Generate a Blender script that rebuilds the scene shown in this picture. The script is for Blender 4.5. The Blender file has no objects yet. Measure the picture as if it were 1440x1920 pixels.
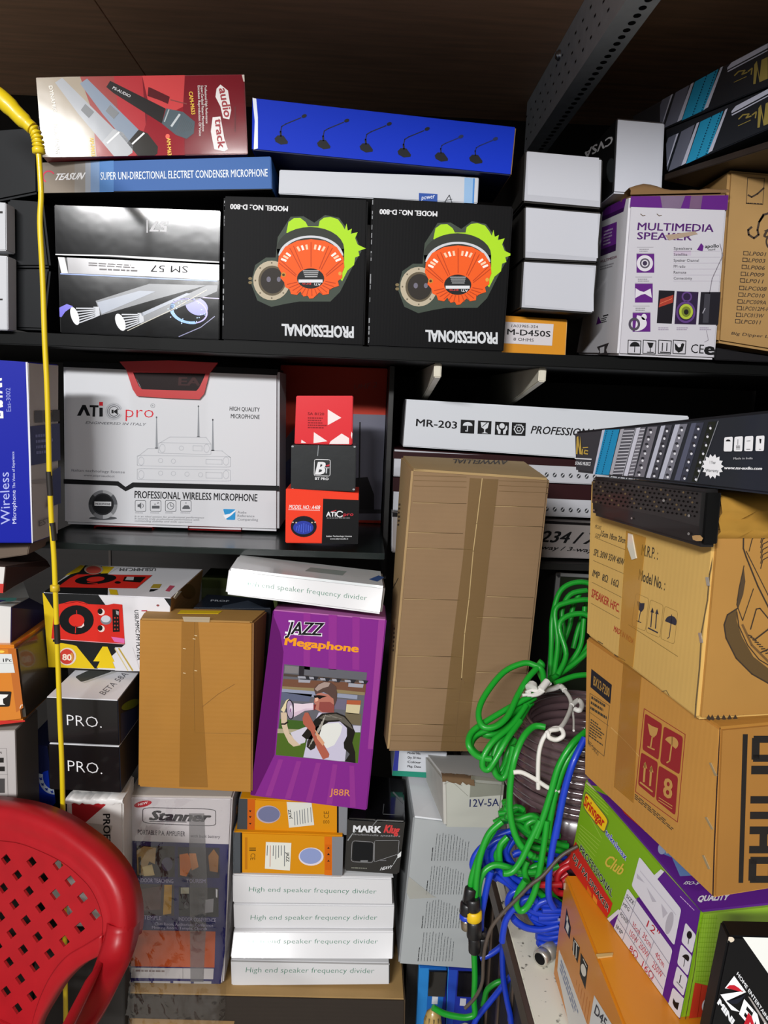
import bpy, bmesh, math, random
from mathutils import Vector, Matrix
R = math.radians
random.seed(7)
scn = bpy.context.scene
col = scn.collection

# ------------------------------------------------------------------ camera
F_PX, PITCH, YAW, ROLL = 1442.0, 8.5, 1.85, 2.3
CAM = Vector((0, 0, 1.5))
_p, _y, _r = R(PITCH), R(YAW), R(ROLL)
FW = Vector((math.sin(_y)*math.cos(_p), math.cos(_y)*math.cos(_p), -math.sin(_p)))
_R0 = Vector((math.cos(_y), -math.sin(_y), 0)); _U0 = _R0.cross(FW)
RT = math.cos(_r)*_R0 + math.sin(_r)*_U0
UP = -math.sin(_r)*_R0 + math.cos(_r)*_U0
cd = bpy.data.cameras.new('camera'); cd.sensor_fit = 'VERTICAL'; cd.sensor_height = 36
cd.lens = 36*F_PX/1920; cd.clip_start = .05
cam = bpy.data.objects.new('camera', cd); col.objects.link(cam)
cam.matrix_world = Matrix(((RT.x, UP.x, -FW.x, CAM.x), (RT.y, UP.y, -FW.y, CAM.y), (RT.z, UP.z, -FW.z, CAM.z), (0, 0, 0, 1)))
scn.camera = cam

# ------------------------------------------------------------------ light
scn.view_settings.view_transform = 'Standard'; scn.view_settings.look = 'None'
scn.view_settings.gamma = 1; scn.view_settings.use_curve_mapping = False
scn.view_settings.exposure = -0.07
wd = bpy.data.worlds.new('shop_ambient'); scn.world = wd; wd.use_nodes = True
wd.node_tree.nodes['Background'].inputs[0].default_value = (.92, .96, 1, 1)
wd.node_tree.nodes['Background'].inputs[1].default_value = .17
def area(name, loc, aim, sx, sy, watt, colr=(1, .98, .95)):
    l = bpy.data.lights.new(name, 'AREA'); l.shape = 'RECTANGLE'; l.size = sx; l.size_y = sy
    l.energy = watt; l.color = colr
    o = bpy.data.objects.new(name, l); col.objects.link(o); o.location = loc
    o.rotation_euler = (Vector(aim)-Vector(loc)).to_track_quat('-Z', 'Y').to_euler()
    return o
area('tube_light_left', (-1.15, -2.1, 2.64), (-.1, 1.4, 1.2), 1.25, .16, 146, (1, 1, 1))
area('tube_light_right', (.9, -2.6, 2.7), (.2, 1.4, 1.0), 1.2, .16, 30)

# ------------------------------------------------------------------ geometry of the view
def ray(x, y): return FW*F_PX + RT*(x-720) - UP*(y-960)
def hit(x, y, o, n):
    d = ray(x, y); return CAM + d*((o-CAM).dot(n)/d.dot(n))
def atY(x, y, Y): return hit(x, y, Vector((0, Y, 0)), Vector((0, 1, 0)))
def atZ(x, y, Z): return hit(x, y, Vector((0, 0, Z)), Vector((0, 0, 1)))
def zo(ox, oy, s): return lambda *a: [(ox+a[i]/s, oy+a[i+1]/s) for i in range(0, len(a), 2)]

# ------------------------------------------------------------------ materials
_m = {}
def lin(h):
    v = [int(h[i:i+2], 16)/255 for i in (1, 3, 5)]
    return tuple(c/12.92 if c <= .04045 else ((c+.055)/1.055)**2.4 for c in v) + (1,)
def M(h, rough=.5, coat=0.0, metal=0.0, kind=None, spec=.5):
    k = (h, rough, coat, metal, kind, spec)
    if k in _m: return _m[k]
    m = bpy.data.materials.new((kind or 'print')+'_'+h[1:]); m.use_nodes = True
    nt = m.node_tree; b = nt.nodes['Principled BSDF']; N = nt.nodes.new; L = nt.links.new
    b.inputs['Base Color'].default_value = lin(h); b.inputs['Roughness'].default_value = rough
    b.inputs['Metallic'].default_value = metal; b.inputs['Coat Weight'].default_value = coat
    b.inputs['Coat Roughness'].default_value = .07; b.inputs['Specular IOR Level'].default_value = spec
    def coord():
        return N('ShaderNodeTexCoord').outputs['Object']
    def noise(scale, det=4, vec=None):
        n = N('ShaderNodeTexNoise'); n.inputs['Scale'].default_value = scale; n.inputs['Detail'].default_value = det
        L(vec if vec else coord(), n.inputs['Vector']); return n.outputs['Fac']
    def bump(src, st, dist=.002):
        bp = N('ShaderNodeBump'); bp.inputs['Strength'].default_value = st; bp.inputs['Distance'].default_value = dist
        L(src, bp.inputs['Height']); L(bp.outputs[0], b.inputs['Normal'])
    def tint(src, lo, hi):
        r = N('ShaderNodeMapRange'); r.inputs[3].default_value = lo; r.inputs[4].default_value = hi; L(src, r.inputs[0])
        x = N('ShaderNodeMix'); x.data_type = 'RGBA'; x.blend_type = 'MULTIPLY'; x.inputs[0].default_value = 1
        x.inputs[6].default_value = lin(h)
        cb = N('ShaderNodeCombineColor')
        for i in range(3): L(r.outputs[0], cb.inputs[i])
        L(cb.outputs[0], x.inputs[7]); L(x.outputs[2], b.inputs['Base Color'])
    if kind == 'kraft':            # corrugated board: fine ridges and mottled fibre
        w = N('ShaderNodeTexWave'); w.bands_direction = 'Z'; w.inputs['Scale'].default_value = 36
        w.inputs['Distortion'].default_value = .6; L(coord(), w.inputs['Vector'])
        bump(w.outputs['Fac'], .07, .001); tint(noise(14, 6), .88, 1.1)
    elif kind == 'kraftv':
        w = N('ShaderNodeTexWave'); w.bands_direction = 'Y'; w.inputs['Scale'].default_value = 40
        L(coord(), w.inputs['Vector']); bump(w.outputs['Fac'], .06, .001); tint(noise(9, 6), .88, 1.1)
    elif kind == 'foil':           # glossy crinkled lamination
        bump(noise(18, 2), .05, .004)
    elif kind == 'flute':
        w = N('ShaderNodeTexWave'); w.bands_direction = 'X'; w.inputs['Scale'].default_value = 55
        L(coord(), w.inputs['Vector']); bump(w.outputs['Fac'], .03, .001)
    elif kind == 'wood':
        mp = N('ShaderNodeMapping'); mp.inputs['Scale'].default_value = (2, 22, 22); L(coord(), mp.inputs[0])
        tint(noise(2.2, 8, mp.outputs[0]), .55, 1.35); bump(noise(3, 8, mp.outputs[0]), .1)
    elif kind == 'marble':
        n = N('ShaderNodeTexNoise'); n.inputs['Scale'].default_value = 85; n.inputs['Detail'].default_value = 5
        L(coord(), n.inputs['Vector'])
        cr = N('ShaderNodeValToRGB'); cr.color_ramp.elements[0].position = .29; cr.color_ramp.elements[0].color = lin('#5c5a50')
        cr.color_ramp.elements[1].position = .37; cr.color_ramp.elements[1].color = lin(h)
        L(n.outputs['Fac'], cr.inputs[0]); L(cr.outputs[0], b.inputs['Base Color'])
    elif kind == 'worn':
        tint(noise(30, 8), .8, 1.1); bump(noise(40, 5), .1)
    elif kind == 'film':           # clear wrap
        g = N('ShaderNodeBsdfGlossy'); g.inputs['Roughness'].default_value = .09; t = N('ShaderNodeBsdfTransparent'); x = N('ShaderNodeMixShader')
        t.inputs[0].default_value = (.95, .95, .95, 1); x.inputs[0].default_value = .10; bp = N('ShaderNodeBump'); bp.inputs['Strength'].default_value = .6; bp.inputs['Distance'].default_value = .008
        L(noise(20, 5), bp.inputs['Height']); L(bp.outputs[0], g.inputs['Normal']); L(t.outputs[0], x.inputs[1]); L(g.outputs[0], x.inputs[2]); L(x.outputs[0], nt.nodes['Material Output'].inputs[0])
    elif kind == 'tape':
        b.inputs['Alpha'].default_value = .5; bump(noise(60, 3), .12)
    elif kind == 'glass':
        b.inputs['Transmission Weight'].default_value = .55; b.inputs['IOR'].default_value = 1.5
    elif kind == 'wirepvc':
        bump(noise(90, 3), .1)
    _m[k] = m; return m
def P(h): return M(h, .5, 0.0, spec=.16)
BLK, WHT, DK = P('#0b0b0d'), P('#e9e9ec'), P('#1b1b1e')
TXTW = P('#dcdde0'); TXTK = P('#141416')

# ------------------------------------------------------------------ mesh collector
class MB:
    def __init__(s): s.v, s.f, s.mi, s.mats, s.sm = [], [], [], [], []
    def mat(s, m):
        if m not in s.mats: s.mats.append(m)
        return s.mats.index(m)
    def face(s, pts, m, smooth=False):
        i = len(s.v); s.v += [tuple(p) for p in pts]; s.f.append(tuple(range(i, i+len(pts)))); s.mi.append(s.mat(m)); s.sm.append(smooth)
    def mesh(s, V, Fs, m, smooth=False):
        i = len(s.v); s.v += [tuple(p) for p in V]; k = s.mat(m)
        for f in Fs: s.f.append(tuple(i+j for j in f)); s.mi.append(k); s.sm.append(smooth)
    def grid(s, rows, m, smooth=True, closed=False):
        n = len(rows[0]); V = [p for r in rows for p in r]; Fs = []
        for i in range(len(rows)-1):
            for j in range(n if closed else n-1):
                a, b2 = i*n+j, i*n+(j+1) % n; Fs.append((a, b2, b2+n, a+n))
        s.mesh(V, Fs, m, smooth)
    def hexa(s, q, bq, m, bev=.0012, mats=None, seg=2):
        """prism between front quad q (TL,TR,BR,BL) and back quad bq; mats: dict F,K,L,R,T,B"""
        bm = bmesh.new(); A = [bm.verts.new(p) for p in q]; B = [bm.verts.new(p) for p in bq]
        fs = {'F': (A[3], A[2], A[1], A[0]), 'K': (B[0], B[1], B[2], B[3]), 'T': (A[0], A[1], B[1], B[0]),
              'B': (A[2], A[3], B[3], B[2]), 'L': (A[3], A[0], B[0], B[3]), 'R': (A[1], A[2], B[2], B[1])}
        for k, f in fs.items():
            ff = bm.faces.new(f); ff.material_index = s.mat((mats or {}).get(k, m))
        bmesh.ops.recalc_face_normals(bm, faces=bm.faces)
        if bev: bmesh.ops.bevel(bm, geom=bm.edges[:], offset=bev, segments=seg, affect='EDGES', clamp_overlap=True, material=-1)
        off = len(s.v); bm.verts.index_update()
        s.v += [tuple(v.co) for v in bm.verts]
        for f in bm.faces:
            s.f.append(tuple(off+v.index for v in f.verts)); s.mi.append(f.material_index); s.sm.append(False)
        bm.free()
    def boxw(s, x0, x1, y0, y1, z0, z1, m, bev=.001):
        V = Vector
        s.hexa([V((x0, y0, z1)), V((x1, y0, z1)), V((x1, y0, z0)), V((x0, y0, z0))],
               [V((x0, y1, z1)), V((x1, y1, z1)), V((x1, y1, z0)), V((x0, y1, z0))], m, bev)
    def tube(s, pts, r, m, n=10, sub=5, cap=True, smoothpath=True, flat=1.0):
        pts = [Vector(p) for p in pts]
        if smoothpath and len(pts) > 2:
            out = []
            for i in range(len(pts)-1):
                p0 = pts[max(i-1, 0)]; p1 = pts[i]; p2 = pts[i+1]; p3 = pts[min(i+2, len(pts)-1)]
                for k in range(sub):
                    t = k/sub
                    out.append(.5*((2*p1)+(p2-p0)*t+(2*p0-5*p1+4*p2-p3)*t*t+(3*p1-p0-3*p2+p3)*t**3))
            out.append(pts[-1]); pts = out
        rr = r if isinstance(r, (list, tuple)) else None
        rows = []; prev = None
        for i, p in enumerate(pts):
            d = (pts[min(i+1, len(pts)-1)]-pts[max(i-1, 0)])
            if d.length < 1e-9: d = Vector((0, 0, 1))
            d.normalize()
            if prev is None:
                a = d.orthogonal().normalized()
            else:
                a = prev-d*prev.dot(d); a = a.normalized() if a.length > 1e-6 else d.orthogonal().normalized()
            prev = a; b2 = d.cross(a)
            q = r if rr is None else rr[min(int(i*len(rr)/len(pts)), len(rr)-1)]
            rows.append([p+(a*math.cos(2*math.pi*k/n)+b2*math.sin(2*math.pi*k/n)*flat)*q for k in range(n)])
        s.grid(rows, m, True, True)
        if cap: s.face(rows[0][::-1], m); s.face(rows[-1], m)
    def lathe(s, o, ax, prof, m, n=20):
        """prof: list of (distance along ax, radius)"""
        ax = Vector(ax).normalized(); a = ax.orthogonal().normalized(); b2 = ax.cross(a); o = Vector(o)
        rows = [[o+ax*d+(a*math.cos(2*math.pi*k/n)+b2*math.sin(2*math.pi*k/n))*max(r, 1e-4) for k in range(n)] for d, r in prof]
        s.grid(rows, m, True, True)
        s.face(rows[0][::-1], m); s.face(rows[-1], m)
    def build(s, name, parent=None, loc=None):
        me = bpy.data.meshes.new(name)
        if parent is not None: o0 = Vector(parent['_o'])
        elif loc is not None: o0 = Vector(loc)
        else:
            xs = [v[0] for v in s.v]; ys = [v[1] for v in s.v]; zs = [v[2] for v in s.v]
            o0 = Vector(((min(xs)+max(xs))/2, (min(ys)+max(ys))/2, min(zs)))
        me.from_pydata([(v[0]-o0.x, v[1]-o0.y, v[2]-o0.z) for v in s.v], [], s.f)
        for m in s.mats: me.materials.append(m)
        me.polygons.foreach_set('material_index', s.mi); me.polygons.foreach_set('use_smooth', s.sm); me.update()
        o = bpy.data.objects.new(name, me); col.objects.link(o)
        if parent is not None: o.parent = parent; o['_o'] = tuple(o0)
        else: o.location = o0; o['_o'] = tuple(o0)
        return o
def tag(o, label=None, cat=None, group=None, kind=None):
    if label: o['label'] = label
    if cat: o['category'] = cat
    if group: o['group'] = group
    if kind: o['kind'] = kind
    return o
def root(name, loc, label, cat, group=None):
    o = bpy.data.objects.new(name, None); o.empty_display_size = .05; col.objects.link(o); o.location = loc; o['_o'] = tuple(loc)
    return tag(o, label, cat, group)

# ------------------------------------------------------------------ lettering
_tx = {}
def glyphs(s, bold=0.0, shear=0.0):
    k = (s, bold, shear)
    if k not in _tx:
        c = bpy.data.curves.new('t', 'FONT'); c.body = s; c.offset = bold; c.shear = shear; c.resolution_u = 2
        o = bpy.data.objects.new('t', c); me = o.to_mesh()
        V = [(v.co.x, v.co.y) for v in me.vertices]; Fs = [tuple(p.vertices) for p in me.polygons]
        o.to_mesh_clear(); bpy.data.objects.remove(o); bpy.data.curves.remove(c)
        _tx[k] = (V, Fs, min(v[0] for v in V), max(v[0] for v in V))
    return _tx[k]
CAPH = .715

class Sheet:
    """print on one face of a box: everything is laid flat on that face's plane"""
    def __init__(s, mb, o, n, z=None, clip=None):
        s.mb, s.o, s.n = mb, Vector(o), Vector(n).normalized(); s.cl = []
        if clip:                       # print stops at the edges of its face
            cen = sum(clip, Vector())/len(clip)
            for i in range(len(clip)):
                a, b = clip[i], clip[(i+1) % len(clip)]; m = (b-a).cross(s.n).normalized()
                if m.dot(cen-a) < 0: m = -m
                s.cl.append((a, m))
        if s.n.dot(CAM-s.o) < 0: s.n = -s.n
        s.z = z or (lambda *a: [(a[i], a[i+1]) for i in range(0, len(a), 2)])
    def at(s, p, lay): return hit(p[0], p[1], s.o, s.n)+s.n*(.00028*lay)
    def cut(s, P3):
        for a, m in s.cl:
            d = [(p-a).dot(m) for p in P3]
            if min(d) >= 0: continue
            out = []
            for i in range(len(P3)):
                j = (i+1) % len(P3)
                if d[i] >= 0: out.append(P3[i])
                if (d[i] >= 0) != (d[j] >= 0): out.append(P3[i].lerp(P3[j], d[i]/(d[i]-d[j])))
            P3 = out
            if len(P3) < 3: return None
        return P3
    def px(s, pts, m, lay=1):
        q = s.cut([s.at(p, lay) for p in pts])
        if q: s.mb.face(q, m)
    def poly(s, m, lay, *a): s.px(s.z(*a), m, lay)
    def rect(s, m, lay, x0, y0, x1, y1, sk=0.0):      # sk: drop per unit x
        d = (x1-x0)*sk; s.poly(m, lay, x0, y0, x1, y0+d, x1, y1+d, x0, y1)
    def ell(s, m, lay, cx, cy, rx, ry, inner=None, a0=0, a1=360, n=28, rot=0):
        ca, sa = math.cos(R(rot)), math.sin(R(rot))
        def pt(t, f):
            x, y = rx*f*math.cos(t), ry*f*math.sin(t); return s.z(cx+x*ca-y*sa, cy+x*sa+y*ca)[0]
        ts = [R(a0+(a1-a0)*i/n) for i in range(n+1)]
        if inner is None:
            pts = [pt(t, 1) for t in (ts[:-1] if a1-a0 == 360 else ts)]
            s.px(pts, m, lay)
        else:
            for i in range(n): s.px([pt(ts[i], 1), pt(ts[i+1], 1), pt(ts[i+1], inner), pt(ts[i], inner)], m, lay)
    def line(s, m, lay, w, *a, closed=False):
        p = s.z(*a); sc = math.dist(s.z(0, 0)[0], s.z(1, 0)[0]); w = w*sc/2
        if closed: p = p+[p[0]]
        for i in range(len(p)-1):
            (x0, y0), (x1, y1) = p[i], p[i+1]; L = math.hypot(x1-x0, y1-y0) or 1
            ex, ey = (x1-x0)/L*w*.5, (y1-y0)/L*w*.5; nx, ny = -(y1-y0)/L*w, (x1-x0)/L*w
            s.px([(x0+nx-ex, y0+ny-ey), (x1+nx+ex, y1+ny+ey), (x1-nx+ex, y1-ny+ey), (x0-nx-ex, y0-ny-ey)], m, lay)
    def rrect(s, m, lay, q, r=.2, outline=0):
        q = s.z(*q); out = []
        for i in range(4):
            p = Vector(q[i]); a = Vector(q[i-1]); b2 = Vector(q[(i+1) % 4])
            p0 = p.lerp(a, r); p1 = p.lerp(b2, r)
            for t in (0, .25, .5, .75, 1): out.append(tuple(p0*(1-t)**2+p*2*t*(1-t)+p1*t*t))
        if outline:
            z, s.z = s.z, (lambda *a: [(a[i], a[i+1]) for i in range(0, len(a), 2)])
            s.line(m, lay, outline, *[c for p in out for c in p], closed=True); s.z = z
        else: s.px(out, m, lay)
    def text(s, t, m, lay, x0, y0, x1, y1, x2, y2, bold=0.0, shear=0.0):
        """(x0,y0)->(x1,y1) baseline, (x2,y2) top of the first capital"""
        V, Fs, a, b2 = glyphs(t, min(bold, 0), shear); p0, p1, p2 = s.z(x0, y0, x1, y1, x2, y2); w = b2-a
        d = max(bold, 0)*.8
        for ox, oy in (((0, 0),) if d < .004 else ((-d, -d*.5), (d, -d*.5), (-d, d*.5), (d, d*.5)) if d < .03 else ((-d, -d*.5), (0, -d*.5), (d, -d*.5), (-d, d*.5), (0, d*.5), (d, d*.5))):
            pts = []
            for x, y in V:
                u, v = (x+ox-a)/w, (y+oy)/CAPH
                pts.append(s.at((p0[0]+(p1[0]-p0[0])*u+(p2[0]-p0[0])*v, p0[1]+(p1[1]-p0[1])*u+(p2[1]-p0[1])*v), lay))
            if all((p-a_).dot(n_) >= 0 for p in pts for a_, n_ in s.cl): s.mb.mesh(pts, Fs, m)
            else:
                for f in Fs:
                    q = s.cut([pts[i] for i in f])
                    if q: s.mb.face(q, m)
            lay += .11
    def micro(s, m, lay, x0, y0, x1, y1, x3, y3, n, fill=.5, ragged=.35, dash=True):
        """n rows of illegible small print in the parallelogram p0,p1,(p3 = below p0)"""
        rnd = random.Random(int(x0*7+y0*13))
        for i in range(n):
            v0 = (i+.2)/n; v1 = v0+fill/n; u = 0; e = 1-rnd.random()*ragged
            while u < e:
                w = rnd.uniform(.06, .16) if dash else e
                uu = min(u+w, e)
                c = []
                for a, b2 in ((u, v0), (uu, v0), (uu, v1), (u, v1)):
                    c += [x0+(x1-x0)*a+(x3-x0)*b2, y0+(y1-y0)*a+(y3-y0)*b2]
                s.poly(m, lay, *c); u = uu+.025

class Carton:
    """a box whose front (or most visible) face lies in a plane through `anchor`, facing `yaw`"""
    def __init__(s, q, anchor, D, m, yaw=0, tilt=0, bev=.0014, mats=None, back=None, seg=2, drop=None, flat=False, q3=None):
        a, t = R(yaw), R(tilt); s.n = Vector((math.sin(a)*math.cos(t), -math.cos(a)*math.cos(t), math.sin(t)))
        if not isinstance(anchor, Vector): anchor = Vector((0, anchor, 1.5)) if yaw == 0 and tilt == 0 else atY((q[0][0]+q[2][0])/2, (q[0][1]+q[2][1])/2, anchor)
        s.q = [hit(x, y, anchor, s.n) for x, y in q] if q3 is None else [Vector(p) for p in q3]
        if drop is not None:          # the hidden lower edge stands on something at height `drop`
            for i, j in ((3, 0), (2, 1)):
                a_, b_ = s.q[i], s.q[j]; f = (drop-b_.z)/(a_.z-b_.z); s.q[i] = b_.lerp(a_, f)
        hn = Vector((s.n.x, s.n.y, 0)).normalized() if flat else s.n
        s.b = [p-hn*D for p in s.q]
        if back:
            for i, p in enumerate(back):
                if p: s.b[i] = hit(p[0], p[1], anchor-s.n*D, s.n)
            if back[0] and back[1]: s.b[1] = hit(back[1][0], back[1][1], s.q[0], (s.q[1]-s.q[0]).cross(s.b[0]-s.q[0]))
            if back[0] and back[3]: s.b[3] = hit(back[3][0], back[3][1], s.q[0], (s.q[3]-s.q[0]).cross(s.b[0]-s.q[0]))
            elif back[0]:
                nl = (s.q[3]-s.q[0]).cross(s.b[0]-s.q[0]); s.b[3] = s.q[3]+(s.b[3]-s.q[3])-nl*((s.b[3]-s.q[3]).dot(nl)/nl.length_squared)
        s.mb = MB(); s.mb.hexa(s.q, s.b, m, bev, mats, seg); s.kids = []
    def sheet(s, k='F', z=None, mb=None):
        q, b = s.q, s.b
        P3 = {'F': (q[0], q[1], q[2]), 'R': (q[1], q[2], b[1]), 'L': (q[0], q[3], b[0]), 'T': (q[0], q[1], b[0]), 'B': (q[3], q[2], b[3])}[k]
        cq = {'F': q, 'R': [q[1], b[1], b[2], q[2]], 'L': [q[0], b[0], b[3], q[3]], 'T': [q[0], q[1], b[1], b[0]], 'B': [q[3], q[2], b[2], b[3]]}[k]
        return Sheet(mb or s.mb, P3[0], (P3[1]-P3[0]).cross(P3[2]-P3[0]), z, None if mb else cq)
    def part(s, name, k='F', z=None, label=None):
        mb = MB(); s.kids.append((name, mb, label)); return s.sheet(k, z, mb)
    def done(s, name, label, cat='box', group=None):
        o = tag(s.mb.build(name), label, cat, group)
        for nm, mb, lb in s.kids:
            c = mb.build(nm, o)
            if lb: c['label'] = lb
        return o
def raised(sh, name_mat, h, *px):
    """a thin raised piece (tape, sticker, plate) of thickness h on a sheet's plane"""
    pts = sh.z(*px); A = [sh.at(p, 1) for p in pts]; B = [p+sh.n*h for p in A]; n = len(A)
    sh.mb.mesh(A+B, [tuple(range(n, 2*n))]+[(i, (i+1) % n, n+(i+1) % n, n+i) for i in range(n)], name_mat)
# ================================================================== SETTING
ZS1, ZS3, ZT = 1.59, 1.213, .65        # top shelf, glass shelf, counter top
mb = MB(); mb.boxw(-2.2, 1.9, -3.6, 2.5, -.05, 0, M('#b9b2a6', .5, kind='worn'), 0); tag(mb.build('floor'), kind='structure')
mb = MB(); mb.boxw(-1.9, 1.9, 2.45, 2.5, 0, 3.0, M('#17120f', .6, kind='wood'), 0)
wb = tag(mb.build('wall_back'), kind='structure')
mb = MB(); mb.boxw(-.80, -.793, 2.444, 2.45, .6, 1.2, M('#3a322c', .6), 0); tag(mb.build('trim_1'), kind='structure')
mb = MB(); mb.boxw(1.25, 1.3, .2, 2.45, 0, 3.0, M('#141210', .7), 0); tag(mb.build('wall_right'), kind='structure')
PLK = M('#dcae8c', .5, kind='wood')
mb = MB(); mb.boxw(-1.5, -.622, .35, 2.45, 2.336, 2.36, PLK, .001); tag(mb.build('shelf_plank'), 'dark brown wooden plank overhead at the left, above the red microphone carton', 'shelf')  # split off and ended early so lamp light reaches the left boxes
mb = MB(); mb.boxw(-.62, 1.25, -.52, 2.45, 2.336, 2.36, PLK, .001); tag(mb.build('shelf_plank'), 'wide dark brown wooden plank overhead, carrying the perforated steel angle below it', 'shelf')  # unseen front run over the camera, shaped to shade the upper right boxes
mb = MB(); mb.boxw(-1.25, 1.24, 1.42, 2.45, ZS1-.024, ZS1-.001, M('#060707', .5, 0, spec=.12), .002)
tag(mb.build('shelf_board'), 'long black shelf board under the row of speaker driver boxes', 'shelf')
mb = MB(); mb.boxw(-.60, .050, 1.405, 2.45, ZS3-.013, ZS3-.001, M('#0a1512', .3, .2), .001)
tag(mb.build('shelf_board'), 'dark glass shelf under the white case with a red handle', 'shelf')
mb = MB(); mb.boxw(.0525, .0625, 1.615, 2.45, ZS3-.10, ZS1-.026, M('#100f0e', .5), .001)
tag(mb.build('shelf_divider'), 'dark upright divider left of the white flat equipment boxes', 'divider')
mb = MB(); mb.boxw(.087, 1.24, 1.57, 2.45, 1.155, 1.169, M('#100f0e', .5), .001)
tag(mb.build('shelf_board'), 'dark shelf board under the stack of flat equipment boxes', 'shelf')
# side shelf upper right, following the side rack
nxn = Vector((math.sin(R(-66)), -math.cos(R(-66)), 0)); nxo = atY(1252, 322, 1.5)
u = Vector((nxn.y, -nxn.x, 0)); u = u if u.y < 0 else -u
a0 = nxo-u*.012-nxn*.004; a1 = nxo+u*.62-nxn*.004
zt, zb = nxo.z-.001, nxo.z-.0125
mb = MB(); mb.hexa([Vector((a0.x, a0.y, zt)), Vector((a1.x, a1.y, zt)), Vector((a1.x, a1.y, zb)), Vector((a0.x, a0.y, zb))],
                   [Vector((p.x-nxn.x*.4, p.y-nxn.y*.4, z)) for p, z in ((a0, zt), (a1, zt), (a1, zb), (a0, zb))], M('#2a2019', .5, kind='wood'), .001)
tag(mb.build('shelf_board'), 'dark wooden side shelf at upper right, seen from below', 'shelf')
# slotted steel angle under the plank
st = M('#d6dde4', .5, 0, 0, kind='worn'); hole = M('#0c0d10', .6)
mb = MB()
XL, XC, XR, Z0, Z1 = .398, .431, .489, 2.2, 2.335
AY0, AY1 = .9, 2.3
mb.boxw(XC, XC+.003, AY0, AY1, Z0, Z1, st, 0); mb.boxw(XC, XR, AY0, AY1, Z0-.003, Z0, st, 0)
rn = random.Random(3)
for i in range(49):
    y = AY0+.03+i*.028
    c = Vector((.468, y, Z0-.0035)); mb.face([c+Vector((math.cos(t)*.007, math.sin(t)*.0085, 0)) for t in [k*math.pi/6 for k in range(12)]], hole)
    for k, zz in enumerate((2.23, 2.262, 2.295)):
        if (i+k) % 2 == 0:
            c = Vector((XC-.0006, y+.009*k, zz)); mb.face([c+Vector((0, dy, dz)) for dy, dz in ((-.006, -.0025), (.006, -.0025), (.006, .0025), (-.006, .0025))], hole)
an = tag(mb.build('slotted_angle'), 'grey perforated steel angle bar running under the overhead plank', 'steel bar')
mb = MB(); p = hit(1050, 104, Vector((XC, 0, 0)), Vector((1, 0, 0))); mb.lathe(p, (-1, 0, 0), [(0, .012), (.005, .012), (.006, .010), (.010, .008)], M('#c9ccd0', .25, 0, .9), 12)
mb.build('bolt', an, None)['label'] = 'shiny steel bolt head'
# shelf brackets under the top shelf
for i, px in enumerate((820, 1017)):
    x = atY(px, 690, 1.44).x; m_ = M('#cfc9b8', .4, .2)
    V = Vector; mb = MB(); zt = ZS1-.0245
    mb.hexa([V((x-.006, 1.44, zt)), V((x+.008, 1.44, zt)), V((x+.008, 1.44, zt-.026)), V((x-.006, 1.44, zt-.026))],
            [V((x-.006, 1.99, zt)), V((x+.008, 1.99, zt)), V((x+.008, 1.99, zt-.11)), V((x-.006, 1.99, zt-.11))], m_, .002)
    tag(mb.build('shelf_bracket'), ('cream metal bracket under the black shelf, the left one of two', 'cream metal bracket under the black shelf, the right one of two')[i], 'bracket', 'cream brackets under the black shelf')
# counter on the right
mb = MB(); mb.boxw(.268, 1.2, .45, 1.95, ZT-.028, ZT-.0005, M('#e4e1d2', .4, 0, kind='marble'), .002)
ct = mb.build('counter'); tag(ct, 'white speckled counter top under the cables and right-hand cartons', 'counter')
mb = MB(); mb.boxw(.259, .2675, .45, 1.95, ZT-.034, ZT-.0005, M('#4b3c33', .5, kind='worn'), .001); mb.build('edge_strip', ct)['label'] = 'chipped brown edge strip'
mb = MB(); mb.boxw(.29, 1.18, .5, 1.94, .0, ZT-.029, M('#221b18', .6, kind='wood'), .001)
for k in range(7): mb.boxw(.286, .2895, .56+.1*k+.5, .572+.1*k+.5, .02, ZT-.035, M('#54463c', .5), 0)
mb.build('base_cabinet', ct)
# ================================================================== TOP SHELF, LEFT
# --- row of black carton ends
for q, lb in (([(-12, 244), (70, 238), (71, 362), (-10, 378)], 'black plain carton end at far left, topmost of the black ones'),
              ([(13, 373), (80, 378), (94, 501), (14, 501)], 'black plain carton end at far left, middle of the black ones'),
              ([(15, 504), (94, 504), (82, 619), (18, 617)], 'black plain carton end at far left, bottom one on the shelf')):
    c = Carton(q, 1.44, .24, M('#121417', .5, 0, spec=.15), bev=.004); sh = c.sheet()
    c.done('black_carton', lb, group='black carton ends')
for q, lb in (([(-60, 374), (11, 380), (12, 470), (-60, 470)], 'white carton edge at the left frame edge, upper of two'),
              ([(-60, 476), (14, 480), (15, 619), (-60, 617)], 'white carton edge at the left frame edge, lower of two')):
    c = Carton(q, 1.40, .035, P('#c4c6ca')); sh = c.sheet()
    sh.rect(P('#2a2725'), 1, -60, 396 if q[0][1] < 400 else 560, 5, 400 if q[0][1] < 400 else 563)
    c.done('white_carton', lb, group='white cartons at the left edge')
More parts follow.
